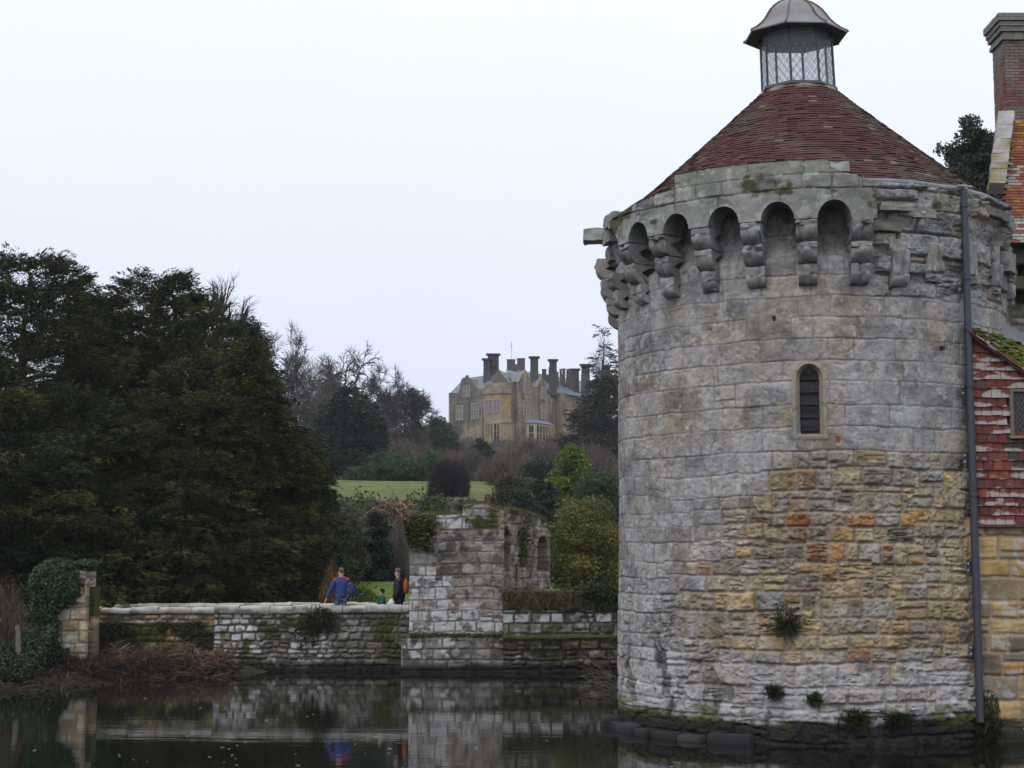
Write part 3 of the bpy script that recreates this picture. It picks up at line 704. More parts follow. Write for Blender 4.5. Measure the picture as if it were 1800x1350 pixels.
# --- parapet on the arches
PR = TR + 0.46; RA = 0.285
def parapet():
    b = MB()
    def top(deg): return np.where((deg > -33.5) & (deg < 5.6), 9.93, np.where(deg > 5.6, np.interp(deg, [5.6, 8, 12, 16, 18], [9.78, 9.72, 9.66, 9.5, 9.2]), np.interp(deg, [-62, -52, -45, -40, -33.5], [9.42, 9.52, 9.62, 9.66, 9.72])))
    bw = R_(13.33)
    def stones(U, V, seed=300):
        vb = np.array([8.0, 9.42, 9.68, 10.3])
        # arch stones jointed over the crowns, then two courses
        m = masonry(U, V, vb, lambda u, v, r: 10.0 if v < 9.3 else (r.uniform(0.32, 0.6) if v < 9.68 else r.uniform(0.7, 1.9)), lambda u, v: 0.0, seed, warp=0.016, wob=0.03, rr=0.03)
        d = m['d'].copy(); rid = m['r'][..., 0].copy(); rh = m['r'][..., 1].copy()
        low = V < 9.42 + 0.02 * (fbm(U * 3, V, 6) - 0.5)
        kk = np.floor(U / PR / bw); ck = (kk + 0.5) * bw * PR
        hsh = vnoise(kk * 7.7 + 3.3, kk * 3.1 + 9.1, 15)
        jx = np.abs(U - ck - (hsh - 0.5) * 0.2 - 0.02 * (fbm(V * 7, U, 5) - 0.5))
        d = np.where(low, np.minimum(d, jx), d)
        rid = np.where(low, vnoise(np.round(U / PR / bw) * 5.3, np.round(U / PR / bw) * 2.9, 19), rid); rh = np.where(low, rid, rh)
        face = sstep(0.004, 0.02, d)
        H = (face - 1) * 0.022 + (rh - 0.5) * 0.035 * face * (V > 9.42) + 0.018 * (fbm(U * 6, V * 6, seed + 3, 4) - 0.5) * 2
        H -= 0.03 * sstep(0.62, 0.75, fbm(U * 2.2, V * 3, seed + 5, 4))
        C = pick([(0.30, 0.30, 0.285), (0.27, 0.27, 0.255), (0.33, 0.33, 0.31), (0.25, 0.255, 0.24), (0.31, 0.29, 0.25)], rid)
        n1 = fbm(U * 3, V * 3, seed + 8, 5)
        C = C * (0.66 + 0.68 * n1)[..., None]
        C = mixc(C, C * 0.62, sstep(0.5, 0.68, fbm(U * 1.3, V * 2, seed + 12, 4)) * 0.8)
        C = mixc(C, (0.25, 0.27, 0.21), sstep(9.6, 9.75, V) * 0.55)
        C = mixc(C, (0.10, 0.095, 0.085), (1 - face) * 0.75)
        C = mixc(C, (0.44, 0.45, 0.43), sstep(0.62, 0.68, fbm(U * 6, V * 6, seed + 15, 4)) * 0.5)
        C = mixc(C, (0.055, 0.06, 0.014), sstep(0.62, 0.70, fbm(U * 2.4, V * 3.4 + 3, seed + 17, 4) + 0.06 * sstep(0, 14, np.degrees(U / PR)) - 0.05 * sstep(9.3, 9.0, V)) * 0.85)
        return H, np.clip(C, 0.01, 0.7)
    spans = [(-62.0, -4 * 13.33, None)] + [(13.33 * k, 13.33 * (k + 1), k) for k in range(-4, 1)] + [(13.33, 13.33 + 3.4, None)]
    for d0, d1, k in spans:
        nx = 64 if k is not None else 24
        ph = np.linspace(R_(d0), R_(d1), nx); x = (ph - R_(0.5 * (d0 + d1))) * PR
        if k is not None:
            # dense samples where the arch meets its springing
            half = bw * PR / 2
            x = np.unique(np.concatenate([np.linspace(-half, half, 40), -RA * np.cos(np.linspace(0, math.pi, 40)), [-RA - 1e-3, RA + 1e-3]]))
            ph = R_(0.5 * (d0 + d1)) + x / PR
            zb = np.where(np.abs(x) <= RA, ZS + np.sqrt(np.maximum(RA ** 2 - x ** 2, 0)) * 1.12, ZS)
        elif d0 < -50:          # broken springing of the lost arch on the left
            zb = ZS + np.interp(np.degrees(ph), [-62, -59, -56, -55.6, -53], [0.42, 0.36, 0.12, 0.0, 0.0])
        else:
            zb = ZS + 0 * x
        U1 = ph * PR
        deg = np.degrees(ph)
        zt = top(deg) + 0.02 * (fbm(U1 * 3, U1 * 0, 22, 3) - 0.5)
        s_ = np.linspace(0, 1, 54)[:, None]
        V = zb[None] * (1 - s_) + zt[None] * s_
        U = np.tile(U1, (54, 1))
        H, C = stones(U, V)
        H = H * sstep(0, 0.06, s_) ; P = cyl(U / PR, PR + H, V)
        b.grid(P, C)
        # soffit of the arch, and the top
        w = np.linspace(0, 1, 7)[:, None]
        rr_ = PR * (1 - w) + (TR - 0.06) * w
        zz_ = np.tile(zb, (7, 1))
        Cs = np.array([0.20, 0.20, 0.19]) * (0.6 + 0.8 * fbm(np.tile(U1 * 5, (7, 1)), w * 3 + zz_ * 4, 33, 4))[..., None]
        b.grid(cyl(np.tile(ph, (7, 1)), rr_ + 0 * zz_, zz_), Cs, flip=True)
        rr_ = PR * (1 - w) + (TR - 0.1) * w
        zt2 = np.tile(zt, (7, 1)) + 0.03 * (fbm(np.tile(U1 * 4, (7, 1)), w * 5 + 0 * zz_, 35, 3) - 0.5) * (w > 0.05)
        Ct = mixc(np.array([0.30, 0.31, 0.28]) * (0.6 + 0.8 * fbm(np.tile(U1 * 4, (7, 1)), w * 4 + 0 * zz_, 37, 4))[..., None], (0.07, 0.08, 0.02), sstep(0.5, 0.62, fbm(np.tile(U1 * 2, (7, 1)), w * 2 + 0 * zz_, 39, 3)))
        b.grid(cyl(np.tile(ph, (7, 1)), rr_, zt2), Ct)
        if k is None:          # broken end
            e = 0 if d0 < -50 else -1
            zv = V[:, e]
            P2 = cyl(np.full((54, 7), ph[e]), np.linspace(PR, TR - 0.1, 7)[None] + 0.05 * (fbm(zv[:, None] * 6, np.arange(7)[None] * 0.8 + 0 * zv[:, None], 41) - 0.5), zv[:, None] + np.zeros((1, 7)))
            P2[:, 1:-1] += (0.12 * (fbm(zv[:, None] * 5, np.arange(5)[None] * 0.9 + 0 * zv[:, None], 44, 3) - 0.4))[..., None] * (np.append(r_dir * math.cos(ph[e]), 0) * (1 if e else -1))
            b.grid(P2, np.array([0.25, 0.24, 0.21]) * (0.5 + fbm(zv[:, None] * 5, np.arange(7)[None] * 0.9 + 0 * zv[:, None], 47, 4))[..., None], flip=(e == 0))
    # steps where the coping slabs start and stop
    for dg in (-33.5, 5.6):
        b.grid(cyl(np.full((6, 8), R_(dg)), np.linspace(PR - .004, TR - .05, 8)[None] + np.zeros((6, 1)), np.linspace(9.6, 9.93, 6)[:, None] + np.zeros((1, 8))), (0.24, 0.25, 0.22))
    return b.build('parapet', M_STONE, tower, smooth=True)
parapet()

# loose projecting blocks: broken coping on the far left, split slab on the right
def block(name, phi, r0, r1, z0, z1, w, col, seed, parent=tower):
    b = MB(); n = 9
    rng = np.random.default_rng(seed)
    def face(A, B, flip):
        g = np.linspace(0, 1, n)
        return A, B
    P = []
    X = np.linspace(-w / 2, w / 2, n); Rv = np.linspace(r0, r1, n); Zv = np.linspace(z0, z1, n)
    def put(Xg, Rg, Zg, flip=False):
        q = cyl(phi + Xg / TR, Rg, Zg)
        k = q * 7
        dsp = (np.stack([fbm(k[..., 0] + i * 9, k[..., 1] + k[..., 2] * 1.7, seed + i, 3) for i in range(3)], -1) - 0.5) * 0.06
        n_ = fbm(k[..., 0] * 1.2, k[..., 2] * 1.5 + k[..., 1], seed + 5, 4)
        b.grid(q + dsp, np.array(col) * (0.55 + 0.9 * n_)[..., None], flip=flip)
    A, B = np.meshgrid(X, Zv); put(A, r1 + 0 * A, B)
    A, B = np.meshgrid(X, Rv); put(A, B, z1 + 0 * A, True); put(A, B, z0 + 0 * A)
    A, B = np.meshgrid(Rv, Zv); put(-w / 2 + 0 * A, A, B); put(w / 2 + 0 * A, A, B, True)
    return b.build(name, M_STONE, parent, smooth=True)
block('coping_stone', R_(-84), TR - .1, TR + .66, 9.36, 9.60, .42, (.34, .345, .33), 500)
block('coping_stone', R_(-70), TR - .1, TR + .34, 9.14, 9.40, .5, (.27, .26, .23), 501)
block('coping_stone', R_(-64), TR - .1, TR + .40, 9.38, 9.62, .6, (.28, .28, .25), 502)
block('coping_stone', R_(-75), TR - .1, TR + .22, 8.85, 9.15, .4, (.22, .21, .19), 503)
block('coping_stone', R_(7.6), TR - .1, TR + .44, 9.72, 9.88, .36, (.36, .37, .34), 504)
block('coping_stone', R_(22.5), TR - .1, TR + .34, 9.08, 9.20, .55, (.27, .27, .24), 505)
block('coping_stone', R_(20.5), TR - .1, TR + .14, 8.76, 8.96, .6, (.24, .22, .19), 506)
block('coping_stone', R_(29.5), TR - .1, TR + .20, 9.02, 9.17, .7, (.27, .27, .24), 507)
block('coping_stone', R_(62), TR - .1, TR + .22, 9.26, 9.40, 1.0, (.17, .16, .14), 508)
block('coping_stone', R_(71), TR - .1, TR + .24, 8.35, 8.72, .45, (.24, .24, .22), 509)

# --- lead gutter at the wall head
b = MB()
ph = np.linspace(0, 2 * math.pi, 181)
prof = [(TR + 0.06, 9.60), (TR + 0.075, 9.64), (TR + 0.03, 9.70), (TR - 0.12, 9.715), (TR - 0.24, 9.68)]
P = np.stack([cyl(ph, r, z + 0.02 * (vnoise(ph * 9, ph * 0, 3) - 0.5)) for r, z in prof])
b.grid(P, (0.15, 0.165, 0.185)); b.build('gutter', M_LEAD, tower, smooth=True)

# --- conical roof of hand made tiles, in lapped courses
LEAN = -0.10                       # the lantern stands a little out of true
def roof():
    b = MB(); rng = np.random.default_rng(5)
    r0, r1, z0, z1 = 3.62, 0.74, 9.72, 12.26
    n = 40
    t = np.linspace(0, 1, n + 1)
    rr_ = r0 + (r1 - r0) * t + 0.02 * np.sin(t * math.pi)
    zz_ = z0 + (z1 - z0) * (t - 0.018 * np.sin(t * math.pi) * (t > 0))
    sl = np.array([z1 - z0, -(r1 - r0)]); sl = np.array([z1 - z0, r0 - r1]) / np.hypot(z1 - z0, r0 - r1)   # outward normal (r, z)
    for i in range(n):
        nt_ = max(20, int(2 * math.pi * rr_[i] / 0.165))
        ph = (np.repeat(np.arange(nt_), 2) + np.tile([0.03, 0.97], nt_) + 0.5 * (i % 2)) / nt_ * 2 * math.pi
        lift = np.repeat(rng.normal(0, 0.004, nt_), 2) + 0.024
        sk = np.repeat(rng.normal(0, 0.006, nt_), 2)
        sag = 0.03 * (fbm(np.cos(ph) * 3 + 9, np.sin(ph) * 3 + i * 0.05, 8, 3) - 0.5)
        a = cyl(ph, rr_[i] + sag + (lift + 0.004) * sl[0], zz_[i] + lift * sl[1] + sk)
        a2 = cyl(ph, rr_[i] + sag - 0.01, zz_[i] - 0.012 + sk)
        c = cyl(ph, rr_[i + 1] + sag + 0.006, zz_[i + 1] + 0.01)
        pal = 1.12 * np.array([(0.105, 0.042, 0.036), (0.098, 0.038, 0.034), (0.115, 0.046, 0.037), (0.090, 0.038, 0.035), (0.125, 0.052, 0.040), (0.085, 0.045, 0.039), (0.108, 0.038, 0.034)])
        col = np.array([0.74, 0.76, 0.78]) * pal[rng.integers(len(pal), size=nt_)] * rng.uniform(0.84, 1.16, (nt_, 1)) * (0.8 + 0.4 * fbm(np.cos(np.linspace(0, 6.28, nt_)) * 7 + 9, np.sin(np.linspace(0, 6.28, nt_)) * 7 + t[i] * 6, 14, 3))[:, None]
        dg = np.linspace(0, 2 * math.pi, nt_, endpoint=False)
        mossn = fbm(np.cos(dg) * 4 + 20, np.sin(dg) * 4 + t[i] * 7, 12, 3)
        right = sstep(0.1, 0.9, np.sin(dg))
        col = mixc(col, (0.085, 0.068, 0.050), sstep(0.5, 0.70, mossn + 0.12 * right) * 0.65)
        col = mixc(col, (0.27, 0.22, 0.18), (rng.random(nt_) < 0.03) * 0.45)
        col = np.repeat(col, 2, 0)
        P = np.stack([a2, a, c], 0); P = np.concatenate([P, P[:, :1]], 1)
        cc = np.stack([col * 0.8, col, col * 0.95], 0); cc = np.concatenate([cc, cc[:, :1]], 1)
        # shift for the lean of the cone towards its top
        for k, tt in enumerate((t[i], t[i], t[i + 1])): P[k, :, :2] += r_dir * LEAN * tt
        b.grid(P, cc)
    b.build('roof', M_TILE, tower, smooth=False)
roof()

# --- glazed lantern
def oct_ring(r, z, rot=R_(-10.0), n=8, dx=0.0):
    a = rot + np.arange(n) * 2 * math.pi / n
    p = cyl(a, r, z); p[:, :2] += r_dir * (LEAN - 0.03 * (z - 12.26))
    return p
lan = MB()
for (za, zb, ra, rb, col) in ((12.18, 12.30, 0.80, 0.74, (0.19, 0.18, 0.16)), (12.30, 12.36, 0.78, 0.76, (0.06, 0.062, 0.07))):
    P = np.stack([oct_ring(ra, za), oct_ring(rb, zb)]); lan.grid(P, col, closed_u=True)
    lan.add(np.vstack([oct_ring(rb, zb), oct_ring(0, zb)[:1]]), [(i, (i + 1) % 8, 8) for i in range(8)], col)
lantern = lan.build('lantern', M_LEAD, tower)
LZ0, LZ1, LR = 12.34, 13.50, 0.715
# lead skirt below the lantern
b = MB(); ph = np.linspace(0, 2 * math.pi, 73)
P = np.stack([cyl(ph, r, z + 0.015 * np.sin(ph * 8)) for r, z in ((0.87, 12.11), (0.83, 12.19), (0.78, 12.26), (0.70, 12.30))]); P[..., :2] += r_dir * LEAN
b.grid(P, mixc(np.array([0.24, 0.20, 0.165]) + np.zeros((4, 73, 3)), (0.14, 0.12, 0.11), fbm(np.tile(ph * 3, (4, 1)), np.arange(4)[:, None] + 0 * ph, 4, 3)))
b.build('skirt', M_LEAD, lantern, smooth=True)
b0 = oct_ring(LR, LZ0); b1 = oct_ring(LR * 0.985, LZ1)
for i in range(8):
    j = (i + 1) % 8
    b = MB(); d = b1[i] - b0[i]
    q = np.array([b0[i], b1[i]]); b.tube(q, 0.026, 6, (0.055, 0.058, 0.066)); b.build('mullion', M_PAINT, lantern)
    A, B, A1, B1 = b0[i] * .96 + b0[j] * .04, b0[j] * .96 + b0[i] * .04, b1[i] * .96 + b1[j] * .04, b1[j] * .96 + b1[i] * .04
    b = MB(); b.add(np.array([A, B, B1, A1]), [(0, 1, 2, 3)], (0.1, 0.11, 0.13)); pane = b.build('pane', M_GLASS_CLEAR, lantern)
    b = MB()
    for s0, s1, w in ((0, 0.0, 0.03), (1, 1.0, 0.03)):
        b.tube([A * (1 - s0) + A1 * s0, B * (1 - s0) + B1 * s0], 0.022, 5, (0.07, 0.07, 0.08))
    for sgn in (1, -1):
        for k in np.arange(-1.2, 1.2, 0.17):
            # diagonal lead cames clipped to the pane (u, v in 0..1)
            u0, u1 = 0.0, 1.0; v0, v1 = k, k + 0.62
            if v0 < 0: u0 = (0 - v0) / (v1 - v0); v0 = 0
            if v1 > 1: u1 = (1 - k) / 0.62; v1 = 1
            if u1 - u0 < 0.05 or v0 > 1: continue
            if sgn < 0: ua, ub_ = 1 - u0, 1 - u1
            else: ua, ub_ = u0, u1
            f = lambda u, v: (A * (1 - u) + B * u) * (1 - v) + (A1 * (1 - u) + B1 * u) * v
            b.tube([f(ua, v0), f(ub_, v1)], 0.0045, 3, (0.17, 0.18, 0.20))
    b.build('leading', M_LEAD, pane)
# boarded ceiling inside
b = MB(); p = oct_ring(LR * 0.97, LZ1 - 0.01); b.add(np.vstack([p, p.mean(0)]), [(i, (i + 1) % 8, 8) for i in range(8)], (0.38, 0.41, 0.48)); b.build('ceiling', M_WOOD, lantern)
# timber posts inside
# ogee lead cupola
b = MB()
prof = [(0.70, 13.435), (0.99, 13.415), (1.03, 13.43), (1.025, 13.46), (.90, 13.53), (.78, 13.63), (.69, 13.73), (.62, 13.84), (.55, 13.94), (.46, 14.03), (.34, 14.12), (.18, 14.19), (.05, 14.22), (.03, 14.45), (0, 14.47)]
P = []
for r, z in prof:
    q = oct_ring(r, z); nq = np.roll(q, -1, 0); w = np.linspace(0, 1, 6, endpoint=False)
    P.append((q[:, None] * (1 - w)[None, :, None] + nq[:, None] * w[None, :, None]).reshape(-1, 3))
P = np.array(P)
n_ = fbm(np.arange(48)[None] * 0.35 + 0 * P[..., 0], P[..., 2] * 5, 61, 4)
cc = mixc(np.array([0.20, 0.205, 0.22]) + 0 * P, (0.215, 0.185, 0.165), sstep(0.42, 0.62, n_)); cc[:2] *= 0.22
b.grid(P, cc, closed_u=True)
cup = b.build('cupola', M_LEAD, lantern, smooth=False)
for i in range(8):
    b = MB(); b.tube(np.array([oct_ring(r + 0.012, z + 0.006)[i] for r, z in prof[2:13]]), 0.018, 5, (0.10, 0.09, 0.085)); b.build('roll', M_LEAD, cup, smooth=True)

# --- cast iron downpipe with hopper and brackets
PP, _ = px_cyl(1699, 700, TR + 0.08)
pts = [cyl(PP, TR + 0.16, z) for z in np.linspace(9.62, 0.35, 30)]
b = MB(); b.tube(pts, 0.068, 12, (0.050, 0.056, 0.074))
for z in (9.3, 8.0, 6.1, 4.2, 2.3):
    b.tube([cyl(PP, TR + 0.16, z), cyl(PP, TR + 0.16, z + 0.09)], 0.083, 12, (0.045, 0.050, 0.066))
pipe = b.build('downpipe', M_PAINT, tower, smooth=True)
b = MB()
b.tube([cyl(PP + .06, TR + 0.0, 9.70), cyl(PP + .01, TR + 0.14, 9.67), cyl(PP, TR + .16, 9.60)], [0.05, 0.07, 0.07], 8, (0.15, 0.165, 0.18), cap=True)
b.tube([cyl(PP - .05, TR + 0.18, 9.655), cyl(PP + .05, TR + .18, 9.685)], [0.03, 0.035], 6, (0.20, 0.215, 0.22), cap=True)
b.build('hopper', M_LEAD, pipe)
for z in (7.88, 6.05, 4.85, 2.98, 1.55):
    b = MB()
    for s in (-1,):
        P = cyl(np.array([[PP - 0.042, PP - 0.005]] * 2), TR + 0.09, np.array([[z - .1] * 2, [z + .1] * 2])); b.grid(P, (0.085, 0.092, 0.12))
        for dz in (-0.055, 0.055): b.ellipsoid(cyl(PP - 0.03, TR + 0.10, z + dz), (0.022,) * 3, (0.3, 0.31, 0.33), 8, 5)
    b.build('bracket', M_PAINT, pipe)

# --- rough footing stones at the waterline
rng = np.random.default_rng(8)
dg = -84.0; k = 0
while dg < -22:
    ln = rng.uniform(0.35, 0.85); wdeg = math.degrees(ln / 3.9)
    b = MB()
    c0 = cyl(R_(dg + wdeg / 2), TR + 0.05 + rng.uniform(-.05, .10) * (dg < -25), rng.uniform(-.08, .0))
    a = R_(dg + wdeg / 2)
    tx = -math.sin(a) * t_dir + math.cos(a) * r_dir; nx_ = math.cos(a) * t_dir + math.sin(a) * r_dir
    th = np.linspace(0, 2 * math.pi, 18, endpoint=False); phv = np.linspace(0.03, math.pi - 0.03, 11)
    ex = rng.uniform(0.25, 0.5)
    S = lambda v: np.sign(v) * np.abs(v) ** ex
    X = S(np.sin(phv))[:, None] * S(np.cos(th)) * ln * .49; Y = S(np.sin(phv))[:, None] * S(np.sin(th)) * 0.22; Z = S(np.cos(phv))[:, None] * rng.uniform(.10, .2) + 0 * th
    n_ = 1 + 0.55 * (fbm(X * 3.5 + k, Z * 6 + Y * 4, 70 + k, 4) - 0.5)
    P = np.concatenate([c0[:2] + (X * n_)[..., None] * tx + (Y * n_)[..., None] * nx_, (Z * n_)[..., None]], -1)
    b.grid(P, np.array([0.030, 0.030, 0.031]) * rng.uniform(.6, 1.3) * (0.7 + .6 * n_)[..., None] / 1.0, closed_u=True)
    b.build('footing_stone', M_STONE, tower, smooth=True)
    dg += wdeg + rng.uniform(0.2, 1.8); k += 1
# ------------------------------------------------------------------ painters for the other masonry
def paint_old(pal, mortar, seed, white=0.0, moss=0.0, dark=0.0, vdark=None, whitefun=None, mossfun=None, rust=0.0, gain=1.0, orange=0.0, jm=0.85):
    def f(U, V, m, face):
        C = pick(pal, m['r'][..., 0]) * gain
        n1 = fbm(U * 3, V * 3, seed, 5); n2 = fbm(U * 0.9, V * 1.1, seed + 5, 4); n3 = fbm(U * 8, V * 8, seed + 9, 4)
        C = C * (0.66 + 0.68 * n1)[..., None] * (0.85 + 0.3 * n3)[..., None]
        if orange: C = mixc(C, (0.36, 0.17, 0.05), (m['r'][..., 4] < orange) * 0.7)
        if rust: C = mixc(C, (0.25, 0.14, 0.10), sstep(0.5, 0.64, fbm(U * 0.8 + 5, V * 0.9, seed + 12, 4)) * rust)
        if dark: C = mixc(C, (0.055, 0.052, 0.048), sstep(0.5, 0.62, n2 + 0.1 * (m['r'][..., 3] - 0.5)) * dark)
        wf = whitefun(U, V) if whitefun else white
        w = sstep(0.60, 0.52, np.abs(0)) if False else sstep(0.56, 0.62, fbm(U * 2.4, V * 2.2, seed + 15, 5) * 0.62 + 0.23 * m['r'][..., 3] + 0.15 * fbm(U * 7, V * 1.5, seed + 16, 3) + (np.asarray(wf) - 0.5) * 0.42)
        C = mixc(C, np.array([0.50, 0.50, 0.51]) * (0.7 + 0.6 * n3)[..., None], w * np.clip(np.asarray(wf) * 2, 0, 1) * (0.35 + 0.65 * sstep(0.2, 0.9, face)) * 0.95)
        bk = sstep(0.56, 0.68, fbm(U * 5.5 + 13, V * 6.5, seed + 24, 6)) * (0.35 + 0.65 * (np.asarray(dark) > .3))
        C = mixc(C, (0.05, 0.048, 0.044), bk * 0.7)
        C = mixc(C, mortar, (1 - face) * jm)
        sp = sstep(0.63, 0.68, fbm(U * 5, V * 5, seed + 18, 4))
        C = mixc(C, (0.45, 0.46, 0.45), sp * 0.55 * (1 - (np.asarray(dark) * 0.4)))
        mf = mossfun(U, V) if mossfun else moss
        mm = sstep(0.5, 0.62, fbm(U * 1.4, V * 1.8, seed + 21, 4) + (np.asarray(mf) - 0.5) * 0.5)
        C = mixc(C, np.array([0.055, 0.062, 0.016]) * (0.5 + n3)[..., None], mm * np.clip(np.asarray(mf) * 2.5, 0, 1))
        if vdark is not None:
            C = mixc(C, np.array([0.022, 0.021, 0.019]) * (0.6 + 0.8 * n1)[..., None], sstep(vdark + 0.12, vdark - 0.1, V + 0.3 * (n2 - 0.5)))
        return np.clip(C, 0.01, 0.75)
    return f
SAND = [(0.42, 0.31, 0.15), (0.36, 0.27, 0.14), (0.46, 0.33, 0.16), (0.30, 0.24, 0.14), (0.25, 0.22, 0.16), (0.40, 0.27, 0.11), (0.20, 0.16, 0.11)]
DULL = [(0.20, 0.19, 0.165), (0.16, 0.15, 0.13), (0.24, 0.22, 0.18), (0.13, 0.125, 0.11), (0.22, 0.19, 0.15)]
PINK = [(0.25, 0.235, 0.215), (0.28, 0.255, 0.23), (0.22, 0.21, 0.195), (0.30, 0.29, 0.28), (0.26, 0.225, 0.20), (0.24, 0.235, 0.225)]

# ------------------------------------------------------------------ the house against the tower (right edge)
_ph, _ = px_cyl(1704, 750, TR + 0.06)
HYF = float(cyl(_ph, TR + 0.06, 0)[1]) - 0.03
hx0 = at(1712, 750, HYF).x
house = empty('tile_hung_house', (hx0 + 2.0, HYF, 0), 'old castle house with red tile-hung wall over honey sandstone beside the tower downpipe', 'house')
zt = at(1750, 919, HYF).z
stone_wall('stone_wall', (hx0 - 0.55, HYF), (hx0 + 6.5, HYF), -0.3, zt + 0.05, 701, paint_old(SAND, (0.36, 0.27, 0.19), 702, white=0.10, moss=0.05, vdark=0.35, orange=0.12),
           parent=house, hfun=lambda v, r: r.uniform(0.25, 0.42), wfun=lambda u, v, r: r.uniform(0.3, 0.8), split=0.25, joint=0.02, recess=0.035, rough=0.016, warp=0.03, thick=0.3, res=0.016)
# tile hanging: lapped rows of plain tiles following the sloping verge
def tile_hanging():
    b = MB(); rng = np.random.default_rng(71)
    YT = HYF - 0.02
    A0 = at(1707, 586, YT); A1 = at(1800, 655, YT)
    slope = (A1.z - A0.z) / (A1.x - A0.x)
    ztop = lambda x: A0.z + 0.03 + (x - A0.x) * slope
    wx0, wx1 = at(1776, 700, YT).x - 0.03, at(1776, 700, YT).x + 1.5; wz0, wz1 = at(1776, 768, YT).z, at(1776, 684, YT).z
    gauge = 0.158; z = zt - 0.03; row = 0
    while z < A0.z + 0.2:
        x = hx0 - 0.05 - (0.09 if row % 2 else 0)
        while x < hx0 + 6.3:
            w = 0.176
            xc = x + w / 2
            zu = min(z + gauge + 0.02, ztop(xc))
            inside = xc > wx0 and xc < wx1 and z + gauge * 0.5 > wz0 and z + gauge * 0.5 < wz1
            if zu > z + 0.03 and not inside:
                c = np.array([(0.135, 0.040, 0.032), (0.165, 0.048, 0.034), (0.11, 0.036, 0.032), (0.19, 0.060, 0.036), (0.13, 0.045, 0.036), (0.09, 0.05, 0.045)][min(5, int(rng.random() * 5.4))]) * rng.uniform(0.8, 1.2)
                if (x - hx0 > 0.45 and abs(z - (wz0 - 0.35)) < 0.28 and rng.random() < 0.75): c = np.array((0.055, 0.045, 0.042)) * rng.uniform(.8, 1.2)
                lift = 0.012 + rng.uniform(0, 0.010); dz = rng.uniform(-0.008, 0.008)
                nx_, nz_ = 9, 9
                X, Z = np.meshgrid(np.linspace(x + 0.004, x + w - 0.004, nx_), np.linspace(z + dz, zu, nz_))
                Yv = YT - 0.03 - lift * (1 - (Z - z) / gauge) * 1.6 - 0.006 * np.cos((X - xc) / w * math.pi)
                # white scale clinging to the lower parts of some tiles
                nn = fbm(X * 2.6 + 3, Z * 9.0 + row * 3.1, 77, 4) + 0.12 * ((z + gauge - Z) / gauge) - 0.06
                wm = sstep(0.57, 0.63, nn + .10 * sstep(.6, .2, (Z - z) / gauge) - .05)
                C = mixc(np.tile(c, (nz_, nx_, 1)) * (0.8 + 0.4 * fbm(X * 9, Z * 9, 78, 2))[..., None], (0.42, 0.40, 0.37), wm * 0.75)
                P = np.stack([X, Yv, Z], -1)
                b.grid(P, C)
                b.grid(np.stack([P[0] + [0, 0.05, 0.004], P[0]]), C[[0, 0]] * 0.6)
            x += w
        z += gauge; row += 1
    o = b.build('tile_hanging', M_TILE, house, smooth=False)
    # boarded backing and the bottom edge board
    b = MB(); p = [(hx0 - .1, YT + .03, zt - 0.02), (hx0 + 6.3, YT + .03, zt - 0.02), (hx0 + 6.3, YT + .03, max(zt + .1, ztop(hx0 + 6.3))), (hx0 - .1, YT + .03, ztop(hx0 - .1))]
    xe = hx0 - .1 + 0
    xs_cut = (zt + 0.3 - A0.z) / slope + A0.x
    b.prism([(hx0 - .1, YT + .03, zt - .02), (min(hx0 + 6.3, xs_cut), YT + .03, zt - .02), (min(hx0 + 6.3, xs_cut), YT + .03, ztop(min(hx0 + 6.3, xs_cut)) - .02), (hx0 - .1, YT + .03, ztop(hx0 - .1) - .02)], (0, 0.12, 0), (0.06, 0.04, 0.035))
    b.build('backing', M_WOOD, house)
    b = MB(); b.box((hx0 - .06, YT - .085, zt - 0.075), (hx0 + 6.3, YT + 0.03, zt - 0.03), (0.10, 0.06, 0.05)); b.build('edge_board', M_WOOD, house)
    # casement window
    gw = MB(); gw.add([(wx0 + .06, YT - 0.01, wz0 + .06), (wx1, YT - .01, wz0 + .06), (wx1, YT - .01, wz1 - .05), (wx0 + .06, YT - .01, wz1 - .05)], [(0, 1, 2, 3)], (.02, .02, .025))
    win = gw.build('window', M_GLASS_DARK, house)
    f = MB()
    fc = (0.17, 0.14, 0.105)
    f.box((wx0, YT - .075, wz0), (wx0 + .06, YT, wz1), fc); f.box((wx0 + .06, YT - .075, wz1 - .05), (wx1, YT, wz1), fc); f.box((wx0 - .03, YT - .12, wz0 - .03), (wx1, YT, wz0 + .012), (0.26, 0.19, 0.10)); f.box((wx0 + .72, YT - .075, wz0 + .013), (wx0 + .79, YT, wz1 - .051), fc)
    f.build('frame', M_WOOD, win)
    l = MB()
    for s in (1, -1):
        for k in np.arange(-1.5, 2.6, 0.115):
            pts = []
            xa, xb = wx0 + .06, wx0 + 0.73; za = wz0 + k; zb = za + s * 1.0
            P0, P1 = np.array([xa, za]), np.array([xb, zb])
            lo, hi = wz0 + 0.02, wz1 - 0.05
            t0, t1 = 0.0, 1.0; dz = zb - za
            for bound in ((lo - za) / dz, (hi - za) / dz): pass
            ta, tb = sorted(((lo - za) / dz, (hi - za) / dz)); t0, t1 = max(0, ta), min(1, tb)
            if t1 - t0 < 0.03: continue
            q0 = P0 + (P1 - P0) * t0; q1 = P0 + (P1 - P0) * t1
            l.tube([(q0[0], YT - .022, q0[1]), (q1[0], YT - .022, q1[1])], 0.006, 4, (0.13, 0.135, 0.14))
    l.build('leading', M_LEAD, win)
    # mossy lean-to roof rising back from its sloping verge; lead flashing above it against the tower
    rb = MB(); rng2 = np.random.default_rng(9)
    L0, L1 = np.array(at(1707, 588, YT - .16)), np.array(at(1800, 654, YT - .16)); U0, U1 = np.array(at(1707, 570, YT + .55)), np.array(at(1800, 606, YT + 1.55))
